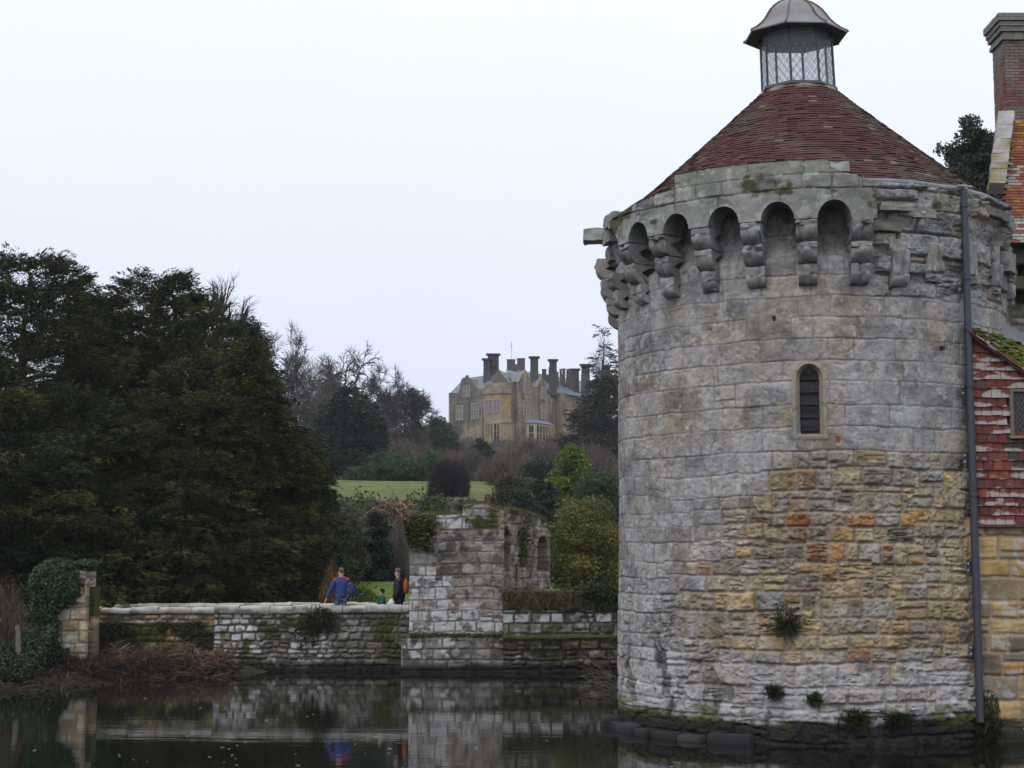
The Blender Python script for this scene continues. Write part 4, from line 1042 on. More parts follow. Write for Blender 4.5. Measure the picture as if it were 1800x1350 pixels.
    def RP(s, t): return (L0 + (L1 - L0) * s) * (1 - t) + (U0 + (U1 - U0) * s) * t
    up = np.cross(L1 - L0, U1 - L1); up /= np.linalg.norm(up); up = up if up[2] > 0 else -up
    ncol, nrow = 34, 9
    for i in range(-1, ncol):
        for j in range(nrow):
            s0, s1 = (i + .5 * (j % 2)) * .155 + .003, (i + 1 + .5 * (j % 2)) * .155 - .003; t0, t1 = j / nrow, (j + 1.4) / nrow
            l_ = .026 + rng2.uniform(0, .012)
            p = np.array([RP(s0, t0) + up * l_, RP(s1, t0) + up * l_, RP(s1, t1) + up * .006, RP(s0, t1) + up * .006])
            nn = float(fbm(np.array(i * .33), np.array(j * .5), 5, 3)); c = np.array([(.13, .05, .035), (.10, .05, .04), (.33, .31, .28), (.27, .25, .22), (.14, .06, .04)][rng2.integers(5)]) * rng2.uniform(.7, 1.2)
            mo_ = float(sstep(.40, .52, nn)) * .92 * (j > 0) 
            rb.prism(p, -up * .018, c * (1 - mo_) + np.array((.10, .12, .018)) * rng2.uniform(.6, 1.3) * mo_)
    for k in range(2):
        rb.prism(np.array([RP(0, 0), RP(5, 0), RP(5, 1), RP(0, 1)]) - up * .004, -up * .022, (.10, .045, .035)) if k == 0 else None
    rb.build('lean_to_roof', M_TILE, house)
    mb = MB()
    for i in range(150):
        s_, t_ = rng2.uniform(.05, 3.0), rng2.uniform(.15, .95); p = RP(s_, t_) + up * .035
        mb.ellipsoid(p, (rng2.uniform(.03, .10), rng2.uniform(.03, .09), rng2.uniform(.015, .035)), np.array((.12, .15, .015)) * rng2.uniform(.4, 1.2), 7, 5, .4, i)
    mo = mb.build('roof_moss', M_LEAF_MATT, house); tag(mo, kind='stuff')
    fb = MB(); tt = np.linspace(-.1, 3.0, 40)
    rows = []
    for dt, dz, dy in ((-.12, .045, 0), (.02, .05, 0), (.03, .10, .04), (.03, .26, .10)):
        rows.append(np.array([RP(q, 1 + dt) + np.array([0, dy, dz + .018 * math.sin(q * 11 + dt * 9)]) for q in tt]))
    fb.grid(np.array(rows), mixc(np.array([.16, .175, .20]) + np.zeros((4, 40, 3)), (.09, .10, .12), fbm(np.tile(tt * 3, (4, 1)), np.arange(4)[:, None] * 1.3 + 0 * tt, 5, 3))); fb.build('flashing', M_LEAD, house, smooth=True)
tile_hanging()
# body of the house behind: plain side of old masonry, orange tiled roof with stone coped verge, brick chimney
MY = 36.0
mx0 = at(1736, 342, MY).x
stone_wall('stone_wall', (mx0, MY), (mx0 + 7, MY), 0.0, 10.6, 711, paint_old(DULL, (0.14, 0.12, 0.10), 712, white=0.15, moss=0.45, dark=0.5), parent=house, hfun=lambda v, r: r.uniform(0.28, 0.4), split=0.1, thick=0.5, res=0.035)
C0 = at(1734, 342, MY - 0.1); C1 = at(1751, 214, MY + 1.6)
vdir = (C1 - C0); vlen = vdir.length
_gs = (C1.z - C0.z) / (C1.y - C0.y)
stone_wall('gable_wall', (C1.x + .12, C1.y), (C0.x + .12, C0.y + .02), 0.0, lambda u: C0.z - .12 + _gs * np.maximum(0, (C1.y - C0.y) - u), 713, paint_old(DULL, (0.14, 0.12, 0.10), 714, white=0.2, moss=0.3, dark=0.5), parent=house, hfun=lambda v, r: r.uniform(0.28, 0.4), split=0.1, thick=0.3, res=0.05)
def cope():
    b = MB(); rng = np.random.default_rng(3); n = 5
    for i in range(n):
        a = C0 + vdir * (i / n + 0.004); c = C0 + vdir * ((i + 1) / n - 0.004)
        wd = Vector((0.36, 0.0, 0)); up = Vector((0, -0.24, 0.2))
        P = [a, a + wd, a + wd + up, a + up]
        g = np.array([[list(p + (c - a) * t) for t in np.linspace(0, 1, 7)] for p in P + [P[0]]])
        nn = fbm(g[..., 2] * 5 + i, g[..., 0] * 5, 81, 3)
        g += (np.stack([nn, vnoise(g[..., 2] * 4, g[..., 0] * 7, 3), nn], -1) - 0.5) * 0.05
        c_ = mixc(np.array([0.33, 0.32, 0.30]) * (0.3 + 1.4 * nn)[..., None], (0.20, 0.17, 0.04), sstep(0.58, 0.68, fbm(g[..., 2] * 2, g[..., 0] * 3, 84, 3)) * 0.9)
        b.grid(g, c_)
        for e in (0, -1): b.add(g[:4, e], [(0, 1, 2, 3)], (0.3, 0.3, 0.28))
    b.build('coping', M_STONE, house)
cope()
def main_roof():
    b = MB(); rng = np.random.default_rng(13)
    gauge = 0.105; n = int(vlen / gauge)
    e1 = np.array(vdir) / n
    nrm = np.cross(np.array([1, 0, 0.0]), np.array(vdir)); nrm /= np.linalg.norm(nrm); nrm = nrm if nrm[1] < 0 else -nrm
    for i in range(-16, n):
        o = np.array(C0) + np.array([0.36, 0, 0]) + e1 * i
        for j in range(34):
            x0 = j * 0.165 + (0.08 if i % 2 else 0)
            t = i / n
            c = np.array([(0.24, 0.09, 0.04), (0.20, 0.068, 0.038), (0.17, 0.06, 0.038), (0.27, 0.12, 0.045)][rng.integers(4)]) * rng.uniform(0.75, 1.2)
            nn = float(vnoise(np.array(i * 0.16), np.array(j * 0.35), 6))
            if t < 0.52 and nn > 0.35 - 0.2 * (0.3 - t): c = np.array((0.30, 0.28, 0.25)) * rng.uniform(0.6, 1.1) if rng.random() < 0.62 else np.array((0.20, 0.06, 0.045))
            if t > 0.8 and rng.random() < .6: c = np.array((0.33, 0.17, 0.03))
            lift = 0.022 + rng.uniform(0, 0.01)
            p = np.array([o + [x0, 0, 0] + nrm * lift, o + [x0 + .158, 0, 0] + nrm * lift, o + e1 * 1.5 + [x0 + .158, 0, 0] + nrm * .004, o + e1 * 1.5 + [x0, 0, 0] + nrm * .004])
            b.prism(p, -nrm * 0.014, c)
    o = np.array(C0) + np.array([0.2, 0, 0]) - nrm * 0.03
    b.prism(np.array([o - e1 * 6, o - e1 * 6 + [6, 0, 0], o + np.array(vdir) + [6, 0, 0], o + np.array(vdir)]), -nrm * 0.1, (0.05, 0.04, 0.035))
    b.build('roof', M_TILE, house)
main_roof()
def chimney_brick():
    b = MB(); rng = np.random.default_rng(17)
    Y = MY + 1.75
    c0 = at(1751, 212, Y); c1 = at(1746, 26, Y)
    x0 = c0.x + 0.25; w = 1.35; d = 0.9; z0, z1 = c0.z - 0.02, c1.z
    ped = MB()
    stages = [(z0, z1 - 0.62, 0.0), (z1 - 0.62, z1 - 0.52, 0.06), (z1 - 0.52, z1 - 0.42, 0.03), (z1 - 0.42, z1 - 0.30, 0.09), (z1 - 0.30, z1 - 0.18, 0.12), (z1 - 0.18, z1, 0.16)]
    hh = 0.075
    for a, c, o in stages:
        nr = max(1, int(round((c - a) / hh))); h = (c - a) / nr
        for r in range(nr):
            z = a + r * h
            for side in range(4):
                Ls = (w if side % 2 == 0 else d) + 2 * o
                nb = max(3, int(round(Ls / 0.235))); bl = Ls / nb
                for k in range(-1, nb + 1):
                    s0 = max(0, (k + (0.5 if r % 2 else 0)) * bl + .006); s1 = min(Ls, (k + 1 + (0.5 if r % 2 else 0)) * bl - .006)
                    if s1 - s0 < .03: continue
                    cc = np.array([(0.19, 0.085, 0.068), (0.16, 0.075, 0.062), (0.22, 0.11, 0.088), (0.15, 0.085, 0.072)][rng.integers(4)]) * rng.uniform(.75, 1.2)
                    fr = (z - z0) / (z1 - z0)
                    gp = float(fbm(np.array(s0 * 2.2 + side * 1.3), np.array(z * 1.3), 4, 3)) + 0.02 + (0.42 if fr > 0.80 else 0.3 * max(0, fr - .55) / .25) + (0.2 if fr < 0.12 else 0)
                    cc = cc * (1 - min(1, max(0, gp - 0.45) * 2.2)) + np.array((0.215, 0.205, 0.19)) * min(1, max(0, gp - 0.45) * 2.2)
                    if side == 0: p = [(x0 - o + s0, Y - o, z), (x0 - o + s1, Y - o, z)]
                    elif side == 1: p = [(x0 + w + o, Y - o + s0, z), (x0 + w + o, Y - o + s1, z)]
                    elif side == 2: p = [(x0 + w + o - s0, Y + d + o, z), (x0 + w + o - s1, Y + d + o, z)]
                    else: p = [(x0 - o, Y + d + o - s0, z), (x0 - o, Y + d + o - s1, z)]
                    p = np.array(p); up = np.array([0, 0, h - 0.012]); nn = [(0, -1, 0), (1, 0, 0), (0, 1, 0), (-1, 0, 0)][side]
                    b.prism(np.array([p[0], p[1], p[1] + up, p[0] + up]) + np.array(nn) * rng.uniform(0.008, 0.016), -np.array(nn) * 0.03, cc)
        ped.box((x0 - o + .004, Y - o + .004, a), (x0 + w + o - .004, Y + d + o - .004, c), (0.21, 0.19, 0.17))
    ch = ped.build('chimney', M_BRICK, house); b.build('brickwork', M_BRICK, ch)
chimney_brick()
# corbelled stone and dark opening where the old wall meets the tower
b = MB()
p = at(1786, 560, 34.0)
def blob(b, c, r, col, seed):
    th = np.linspace(0, 2 * math.pi, 34, endpoint=False); ph = np.linspace(0.03, math.pi - .03, 19)
    S = lambda v: np.sign(v) * np.abs(v) ** 0.28
    P = np.stack([S(np.sin(ph))[:, None] * S(np.cos(th)) * r[0], S(np.sin(ph))[:, None] * S(np.sin(th)) * r[1], S(np.cos(ph))[:, None] * r[2] + 0 * th], -1)
    n_ = fbm(P[..., 0] * 4 + seed, P[..., 2] * 4 + P[..., 1] * 3, seed, 4)
    mo = sstep(.5, .62, fbm(P[..., 0] * 3 + seed, P[..., 2] * 3 + P[..., 1] * 2, seed + 5, 4) + .08)
    b.grid(P * (1 + .7 * (n_ - .5))[..., None] + np.array(c), mixc(np.array(col) * (.4 + 1.2 * n_)[..., None], (.05, .055, .015), mo * .7), closed_u=True)
for px, py, w, h, c in ((1792, 405, .3, .2, (.10, .10, .06)), (1795, 455, .32, .22, (.2, .2, .17)), (1796, 500, .34, .2, (.22, .21, .19))):
    b = MB(); q = at(px, py, MY - .12); blob(b, q, (w * .9, .3, h * .8), c, int(px)); b.build('corbel', M_STONE, house, smooth=True)

# ------------------------------------------------------------------ stone slab lying at the water's edge, lower right
b = MB(); q0 = at(1752, 1272, 28.9)
P = np.array([(q0.x, 28.9, .27), (q0.x + .5, 28.7, .26), (q0.x + 1.7, 28.75, .33), (q0.x + 1.8, 29.35, .36), (q0.x + .35, 29.3, .33)])
g = []
for s, dz in ((0.96, 0), (1.0, -.02), (1.0, -.09), (.95, -.14)): g.append(P.mean(0) + (P - P.mean(0)) * s + [0, 0, dz])
g = np.array(g); b.grid(g, (0.42, 0.34, 0.26), closed_u=True); b.add(np.vstack([g[0], g[0].mean(0)]), [(i, (i + 1) % 5, 5) for i in range(5)], (0.44, .36, .28))
slab = b.build('stone_slab', M_STONE); tag(slab, 'pale flat stone slab lying on the dark bank right of the downpipe foot', 'stone slab')
b = MB()
for i in range(9):
    rng = np.random.default_rng(i); q = at(1745 + i * 9, 1292, 28.8); blob(b if False else b, (q.x + .1, 28.95 + .2 * rng.random(), 0.02 + .1 * rng.random()), (.28, .3, .17), (.035, .035, .033), 900 + i)
tag(b.build('bank_rubble', M_STONE, smooth=True), 'dark wet rubble under the pale slab at the water edge', 'rubble', kind='stuff')

# ------------------------------------------------------------------ bridge over the moat: two parapets
bridge = empty('stone_bridge', (-7.0, 48.5, 0), 'low stone bridge with pale lichened coping crossing the moat to the ruined gatehouse', 'bridge')
bx0, bxm, bx1 = at(158, 1066, 48.5).x, at(380, 1066, 48.5).x, at(719, 1062, 48.3).x
YB = 48.3
def white_bridge(U, V):
    w = np.interp(U, [0, 1.2, 1.5, 2.1, 2.4, 3.1, 3.4], [.99, .97, .35, .5, .92, .9, .3]) * sstep(0.30, 0.55, V)
    return np.where(U > 3.4, 0.24, w)
zc_ = 1.66
stone_wall('parapet_wall', (bxm, YB), (bx1 + .1, YB), -0.4, zc_, 721, paint_old(DULL, (0.075, 0.068, 0.055), 722, whitefun=white_bridge, moss=0.42, dark=0.75, vdark=0.22, gain=.85), parent=bridge, hfun=lambda v, r: r.uniform(.12, .23), wfun=lambda u, v, r: r.uniform(.14, .42), split=.12, joint=.02, recess=.05, rough=.035, warp=.06, thick=.42, res=.022)
stone_wall('parapet_wall', (bx0 - .3, YB + .14), (bxm + .1, YB + .14), -0.4, zc_ - .02, 723, paint_old(SAND, (0.13, 0.11, 0.08), 724, white=.3, mossfun=lambda U, V: np.where(V < 1.38, 0.72, 0.25), dark=.6, vdark=.2, gain=.75), parent=bridge, hfun=lambda v, r: r.uniform(.17, .24), wfun=lambda u, v, r: r.uniform(.25, .6), split=.0, joint=.018, recess=.04, rough=.025, thick=.42, res=.022)
def coping(x0, x1, y0, y1, z0, h, seed, drop=0.0):
    rng = np.random.default_rng(seed); b = MB(); x = x0
    while x < x1:
        w = min(rng.uniform(.5, 1.1), x1 - x + .01)
        if w < .15: break
        n1, n2 = 12, 9
        hh = h * rng.uniform(.85, 1.1); sag = rng.uniform(-.015, .015)
        X = np.linspace(x + .008, x + w - .008, n1)
        prof = np.array([(y0 + .03, 0), (y0, .02), (y0 - .01, hh * .6), (y0 + .03, hh * .95), (y0 + .16, hh * 1.12), ((y0 + y1) / 2, hh * 1.18), (y1 - .12, hh * 1.1), (y1, hh * .8), (y1, 0)])
        zslope = z0 + drop * (x - x0) / (x1 - x0)
        P = np.stack([np.tile(X, (n2, 1)), np.tile(prof[:, :1], (1, n1)), zslope + sag + np.tile(prof[:, 1:], (1, n1))], -1)
        n_ = fbm(P[..., 0] * 5, P[..., 2] * 6 + P[..., 1] * 5, seed, 4)
        P += (n_ - .5)[..., None] * np.array([0, .05, .05])
        c = np.array([0.36, 0.36, 0.33]) * (.55 + .9 * n_)[..., None]
        c = mixc(c, (0.09, 0.085, 0.075), sstep(.52, .66, fbm(P[..., 0] * 2.2, P[..., 2] * 5 + P[..., 1] * 2, seed + 4, 4)) * .85 * np.array([1, 1, 1, .9, .5, .3, .3, .6, 1])[:, None])
        c = mixc(c, (0.46, 0.46, 0.38), np.array([0, 0, 0, .4, .8, .8, .8, .3, 0])[:, None] * sstep(.3, .5, n_))
        c = mixc(c, (0.16, 0.14, 0.08), sstep(.55, .7, fbm(P[..., 0] * 1.4, P[..., 1] * 3, seed + 7, 3)) * .5)
        b.grid(P, c, flip=True)
        for k in (0, -1): b.add(np.vstack([P[:, k], P[:, k].mean(0)]), [(i, i + 1, n2) for i in range(n2 - 1)], (0.12, .11, .1))
        x += w
    return b.build('coping', M_STONE, bridge, smooth=True)
coping(bxm - .02, bx1 + .02, YB - .04, YB + .46, zc_ - .02, .20, 731, drop=.07)
coping(bx0 - .2, bxm - .03, YB + .1, YB + .58, zc_ - .02, .165, 733)
YF = 52.3
stone_wall('parapet_wall', (bx0 - .3, YF), (bx1 + .6, YF), 0.6, 1.70, 735, paint_old(DULL, (0.075, 0.068, 0.055), 736, white=.3, moss=.3, dark=.5), parent=bridge, thick=.42, res=.05)
coping(bx0 - .2, bx1 + .6, YF - .04, YF + .46, 1.69, .15, 737, drop=.05)

# ------------------------------------------------------------------ ruined gatehouse
gate = empty('ruined_gatehouse', (-1.6, 49.5, 0), 'roofless ruined stone gatehouse with mossy broken top at the end of the bridge', 'ruin')
GYF = 47.95
gx0, gx1 = at(720, 1000, GYF).x, at(886, 1000, GYF).x
def gtop(u):
    x = u / (gx1 - gx0)
    b_ = np.interp(x, [0, .10, .28, .30, .56, .57, .62, .8, .92, 1.0], [4.42, 4.50, 4.52, 4.50, 4.50, 4.74, 4.80, 4.80, 4.62, 4.56])
    return b_ + .05 * (fbm(u * 4, u * 0 + 2, 741, 3) - .5)
def gwhite(U, V):
    L = np.where(U < 1.3, sstep(3.2, 2.4, V) * .93, 0.0); L = np.where((U < 0.75) & (V < 3.0), 0.97, L)
    Rr = np.where(U >= 1.3, sstep(2.2, 1.5, V) * .52 + .22, L)
    top = np.where((V > 4.12) & (U > .85) & (U < 1.6), 0.98, 0)
    return np.maximum(np.maximum(L, Rr), top)
def gmoss(U, V):
    return np.where((V > 4.1) & ((U > 1.55) | (U < .75)), .78, np.where((V > 3.9), .45, .08))
stone_wall('front_wall', (gx0, GYF), (gx1, GYF), 1.05, gtop, 743, paint_old(PINK, (0.15, 0.13, 0.11), 744, whitefun=gwhite, mossfun=gmoss, dark=.85, rust=.38, jm=.55), parent=gate, hfun=lambda v, r: r.uniform(.30, .36), wfun=lambda u, v, r: r.uniform(.3, .65), split=.08, joint=.010, recess=.018, rough=.028, warp=.03, thick=.7, res=.018, mossy=.9, wob=.05)
stone_wall('side_wall', (gx0 + .01, 51.6), (gx0 + .01, GYF + .71), 1.0, 4.2, 745, paint_old(PINK, (0.15, 0.13, 0.11), 746, white=.2, moss=.3, dark=.5), parent=gate, thick=.6, res=.04, mossy=.9)
stone_wall('back_wall', (gx0 + .62, 51.6), (gx1 + .1, 51.6), 1.0, 3.6, 747, paint_old(PINK, (0.15, 0.13, 0.11), 748, white=.2, moss=.3, dark=.5), parent=gate, thick=.5, res=.05, mossy=.9)
# right flank running back obliquely, with two arched windows
s0, s1 = np.array([at(887, 950, 48.7).x, 48.7]), np.array([at(967, 950, 52.6).x, 52.6])
SL = np.linalg.norm(s1 - s0)
def px2s(px):
    # parameter along the flank seen at a pixel column
    tt = np.linspace(0, 1, 4000); q = s0 + (s1 - s0) * tt[:, None]
    return tt[np.argmin(np.abs(900 + F_PX * q[:, 0] / q[:, 1] - px))] * SL
def arch_rec(c0, c1, z0, zs, depth):
    c = (c0 + c1) / 2; hw = (c1 - c0) / 2
    def f(U, V):
        x = np.abs(U - c)
        ins = np.where(V < zs, hw - x, hw - np.hypot(x, (V - zs) * hw / .42))
        ins = np.minimum(ins, V - z0)
        return depth * sstep(-0.02, 0.07, ins)
    return f
a1 = arch_rec(px2s(886.5), px2s(896), 2.85, 3.75, .55); a2 = arch_rec(px2s(945), px2s(963.5), 2.85, 3.55, .6)
def ftop(u): return np.interp(u, [0, px2s(893), px2s(897), px2s(905), px2s(935), px2s(955), SL], [4.5, 4.55, 4.72, 4.70, 4.62, 4.5, 4.05]) + .06 * (fbm(u * 4, u * 0 + 5, 751, 3) - .5)
stone_wall('flank_wall', tuple(s0), tuple(s1), 1.0, ftop, 753, paint_old([(0.30, .24, .18), (.26, .21, .17), (.33, .27, .21), (.22, .19, .16)], (0.15, 0.12, 0.10), 754, white=.12, mossfun=lambda U, V: np.where(V > 4.35, .7, np.where((U > px2s(906)) & (U < px2s(928)), .52, .1)), dark=.5, rust=.4), parent=gate, hfun=lambda v, r: r.uniform(.28, .36), split=.05, joint=.014, recess=.025, rough=.03, thick=.7, res=.02, recessfun=lambda U, V: a1(U, V) + a2(U, V), mossy=.8)
# projecting plinth with mossy weathering
def pw(U, V): return np.where(U < 1.6, .55, .2) * sstep(.3, .5, V)
stone_wall('plinth', (at(705, 1130, 47.5).x, 47.5), (at(890, 1130, 47.5).x, 47.5), -.4, 1.04, 755, paint_old(PINK, (0.10, 0.085, 0.07), 756, whitefun=pw, moss=.25, dark=.7, vdark=.24, jm=.6), parent=gate, hfun=lambda v, r: r.uniform(.26, .34), wfun=lambda u, v, r: r.uniform(.3, .6), split=.05, joint=.014, recess=.03, rough=.02, thick=.5, res=.02, mossy=1.0, cap=(.07, .08, .02), wob=.05)

# ------------------------------------------------------------------ low curtain wall between gatehouse and tower
cx0, cx1 = at(884, 1080, 47.75).x, 9.0
curtain = empty('curtain_wall', (cx0 + 2, 47.8, 0), 'low mossy curtain wall with white lichen patches joining the gatehouse and the round tower', 'wall')
def cw(U, V): return np.where((V > 1.42) & (V < 1.76), np.where(U < 1.75, .93, np.where(U > 2.3, .62, .3)), np.where((V > 1.12) & (V <= 1.42), np.where(U < 1.3, .7, .2), 0.0))
stone_wall('upper_wall', (cx0, 47.8), (cx1, 47.8), 1.0, lambda u: 2.06 + .10 * fbm(u * 1.3, u * 0, 761, 3), 762, paint_old(DULL, (0.05, 0.046, 0.038), 763, whitefun=cw, mossfun=lambda U, V: np.where(V > 1.76, .8, .3), dark=.75, gain=.8), parent=curtain, hfun=lambda v, r: r.uniform(.28, .34), wfun=lambda u, v, r: r.uniform(.3, .6), split=.1, joint=.02, recess=.04, rough=.03, thick=.8, res=.024, mossy=.8, cap=(.09, .08, .04))
stone_wall('footing', (cx0 + .02, 47.42), (cx1, 47.42), -.4, lambda u: .98 + .06 * fbm(u * 2, u * 0, 764, 3), 765, paint_old(DULL, (0.04, 0.037, 0.03), 766, white=.1, mossfun=lambda U, V: np.where(V > .35, .62, .2), dark=.85, vdark=.28, gain=.6, rust=.3), parent=curtain, hfun=lambda v, r: r.uniform(.18, .3), split=.2, joint=.02, recess=.06, rough=.05, warp=.05, thick=.5, res=.026, mossy=1.0, cap=(.06, .07, .02))

# ------------------------------------------------------------------ ivy-covered gate pillar at the left
PY = 46.2
pil = empty('gate_pillar', (at(137, 1100, PY).x, PY, 0), 'tall honey stone gate pillar smothered in ivy at the left end of the bridge', 'pillar')
px0, px1 = at(112, 1100, PY).x, at(150, 1100, PY).x
def ptop(u): return 2.95 + .10 * fbm(u * 5, u * 0, 771, 3) - .10 * (u > .45)
stone_wall('shaft', (px0 - .45, PY), (px1, PY), -.1, ptop, 772, paint_old([(.42, .33, .18), (.46, .40, .28), (.36, .27, .14), (.40, .36, .28), (.33, .25, .15)], (.16, .13, .09), 773, white=.15, moss=.2, dark=.25), parent=pil, hfun=lambda v, r: r.uniform(.24, .40), wfun=lambda u, v, r: r.uniform(.28, .5), split=.1, joint=.018, recess=.03, rough=.025, thick=1.0, res=.022, back=True)
stone_wall('buttress', (px1 - .02, PY + .35), (px1 + .15, PY + .35), -.1, 2.45, 775, paint_old(SAND, (.12, .10, .08), 776, white=.1, moss=.4, dark=.5), parent=pil, hfun=lambda v, r: r.uniform(.24, .40), thick=.6, res=.025)
# ------------------------------------------------------------------ trees, shrubs, ivy
def unit(v): return v / (np.linalg.norm(v, axis=-1, keepdims=True) + 1e-9)

def sprays(mb, C, D, Ls, n, L, W, col, rng, droop=0.25, flat=0.5, spread=0.8):
    """needle sprays: n leaves fanned in a drooping plane about each (C, D)"""
    m = len(C); side = unit(np.cross(D, np.array([0, 0, 1.0])) + 0.15 * rng.normal(size=(m, 3)))
    up = np.cross(side, D)
    a = rng.random((m, n)); s = rng.uniform(-1, 1, (m, n)); h = rng.normal(0, 0.10 * flat, (m, n))
    Ls = np.broadcast_to(Ls, (m,))
    wid = (0.55 * Ls)[:, None] * (1 - 0.75 * a) * s
    P = C[:, None] + D[:, None] * (a * Ls[:, None])[..., None] + side[:, None] * wid[..., None] + up[:, None] * h[..., None]
    P[..., 2] -= droop * (a ** 2) * Ls[:, None] + 0.25 * np.abs(wid) * droop * 2
    Dl = unit(D[:, None] + side[:, None] * (np.sign(s) * spread * rng.uniform(.3, 1, (m, n)))[..., None] + rng.normal(0, .18, (m, n, 3)) + np.array([0, 0, -droop]))
    cc = np.repeat(col[:, None], n, 1) * rng.uniform(.65, 1.35, (m, n, 1))
    mb.leaves(P.reshape(-1, 3), Dl.reshape(-1, 3), L * rng.uniform(.6, 1.3, m * n), W * rng.uniform(.7, 1.3, m * n), cc.reshape(-1, 3), rng)

def bent(mb, p0, p1, r0, r1, n=6, seg=6, col=(.05, .04, .03), rng=None, wob=.06, sag=0.0):
    t = np.linspace(0, 1, seg)[:, None]; L = np.linalg.norm(np.subtract(p1, p0))
    P = np.array(p0) * (1 - t) + np.array(p1) * t
    P[1:-1] += rng.normal(0, wob * L, (seg - 2, 3)) * .5
    P[:, 2] += sag * L * np.sin(t[:, 0] * math.pi)
    mb.tube(P, np.linspace(r0, r1, seg), n, col); return P

def yew(name, x, y, top, prof, label, cat, group, seed, cols, nb=260, ns=14, nl=30, L=.17, W=.042, bias=None, zb=None, slope=(-.1, .45), trunk=(.35, .05), leaf=None, gap=0.0, ax=1.0, up_tip=0.0):
    """evergreen tree: boughs from a trunk, each carrying flat drooping sprays; prof = [(height fraction, radius)]"""
    rng = np.random.default_rng(seed)
    z0 = float(terrain_z(x, y)) if zb is None else zb
    Hh = top - z0
    root = empty(name, (x, y, z0), label, cat, group)
    tb = MB(); tp = np.array([(x + .15 * math.sin(i * 1.3 + seed), y, z0 - .3 + (Hh * .97) * i / 8) for i in range(9)])
    tb.tube(tp, np.linspace(trunk[0], trunk[1], 9), 8, (.055, .042, .032))
    pt, pr = np.array(prof).T
    h = rng.random(nb); 
    # more boughs where the crown is wider
    w = np.interp(h, pt, pr); keep = rng.random(nb) < (.25 + .75 * w / pr.max()); h = h[keep]; nb = len(h)
    az = rng.uniform(0, 2 * math.pi, nb); r = np.interp(h, pt, pr) * (0.78 + .36 * rng.random(nb)) * (0.82 + .36 * vnoise(az * 1.6 + 3, h * 7, seed))
    sl = rng.uniform(slope[0], slope[1], nb)
    tipz = z0 + h * Hh
    basez = np.clip(tipz - sl * r, z0 + .15 * Hh * rng.random(nb), top - .3)
    tip = np.stack([x + r * np.cos(az) * ax, y + r * np.sin(az), tipz], 1); base = np.stack([np.full(nb, x), np.full(nb, y), basez], 1)
    big = rng.random(nb) < .22
    for i in np.where(big)[0]: bent(tb, base[i], base[i] * .25 + tip[i] * .75, .03 + .025 * r[i], .02, 4, 5, (.07, .058, .045), rng, .05, .05)
    tr = tb.build('trunk', M_BARK, root, smooth=True)
    bc = np.array(cols)[rng.integers(len(cols), size=nb)] * rng.uniform(.55, 1.5, (nb, 1))
    if gap: g = vnoise(az * 2 + 5, h * 9, seed + 4) > gap; tip, base, bc, r = tip[g], base[g], bc[g], r[g]; nb = len(tip)
    s = rng.random((nb, ns)) ** .6; s = .30 + .72 * s
    D0 = unit(tip - base)
    lat = unit(np.cross(D0, np.array([0, 0, 1.0])))
    C = base[:, None] * (1 - s)[..., None] + tip[:, None] * s[..., None]
    lo = rng.normal(0, 1, (nb, ns)) * (.22 * r[:, None] + .1) * (1.25 - s)
    C = C + lat[:, None] * lo[..., None] + rng.normal(0, .12, C.shape)
    D = unit(D0[:, None] + lat[:, None] * (np.sign(lo) * rng.uniform(0, .9, (nb, ns)))[..., None] + rng.normal(0, .25, C.shape) + np.array([0, 0, up_tip]))
    mb = MB(); m = nb * ns
    col = np.repeat(bc[:, None], ns, 1).reshape(-1, 3) * rng.uniform(.8, 1.2, (m, 1))
    sprays(mb, C.reshape(-1, 3), D.reshape(-1, 3), rng.uniform(.5, 1.05, m) * max(L * 4, .85 if Hh > 6 else 0), nl, L, W, col, rng, droop=.26)
    mb.build('crown', leaf or M_NEEDLE, root)
    return root

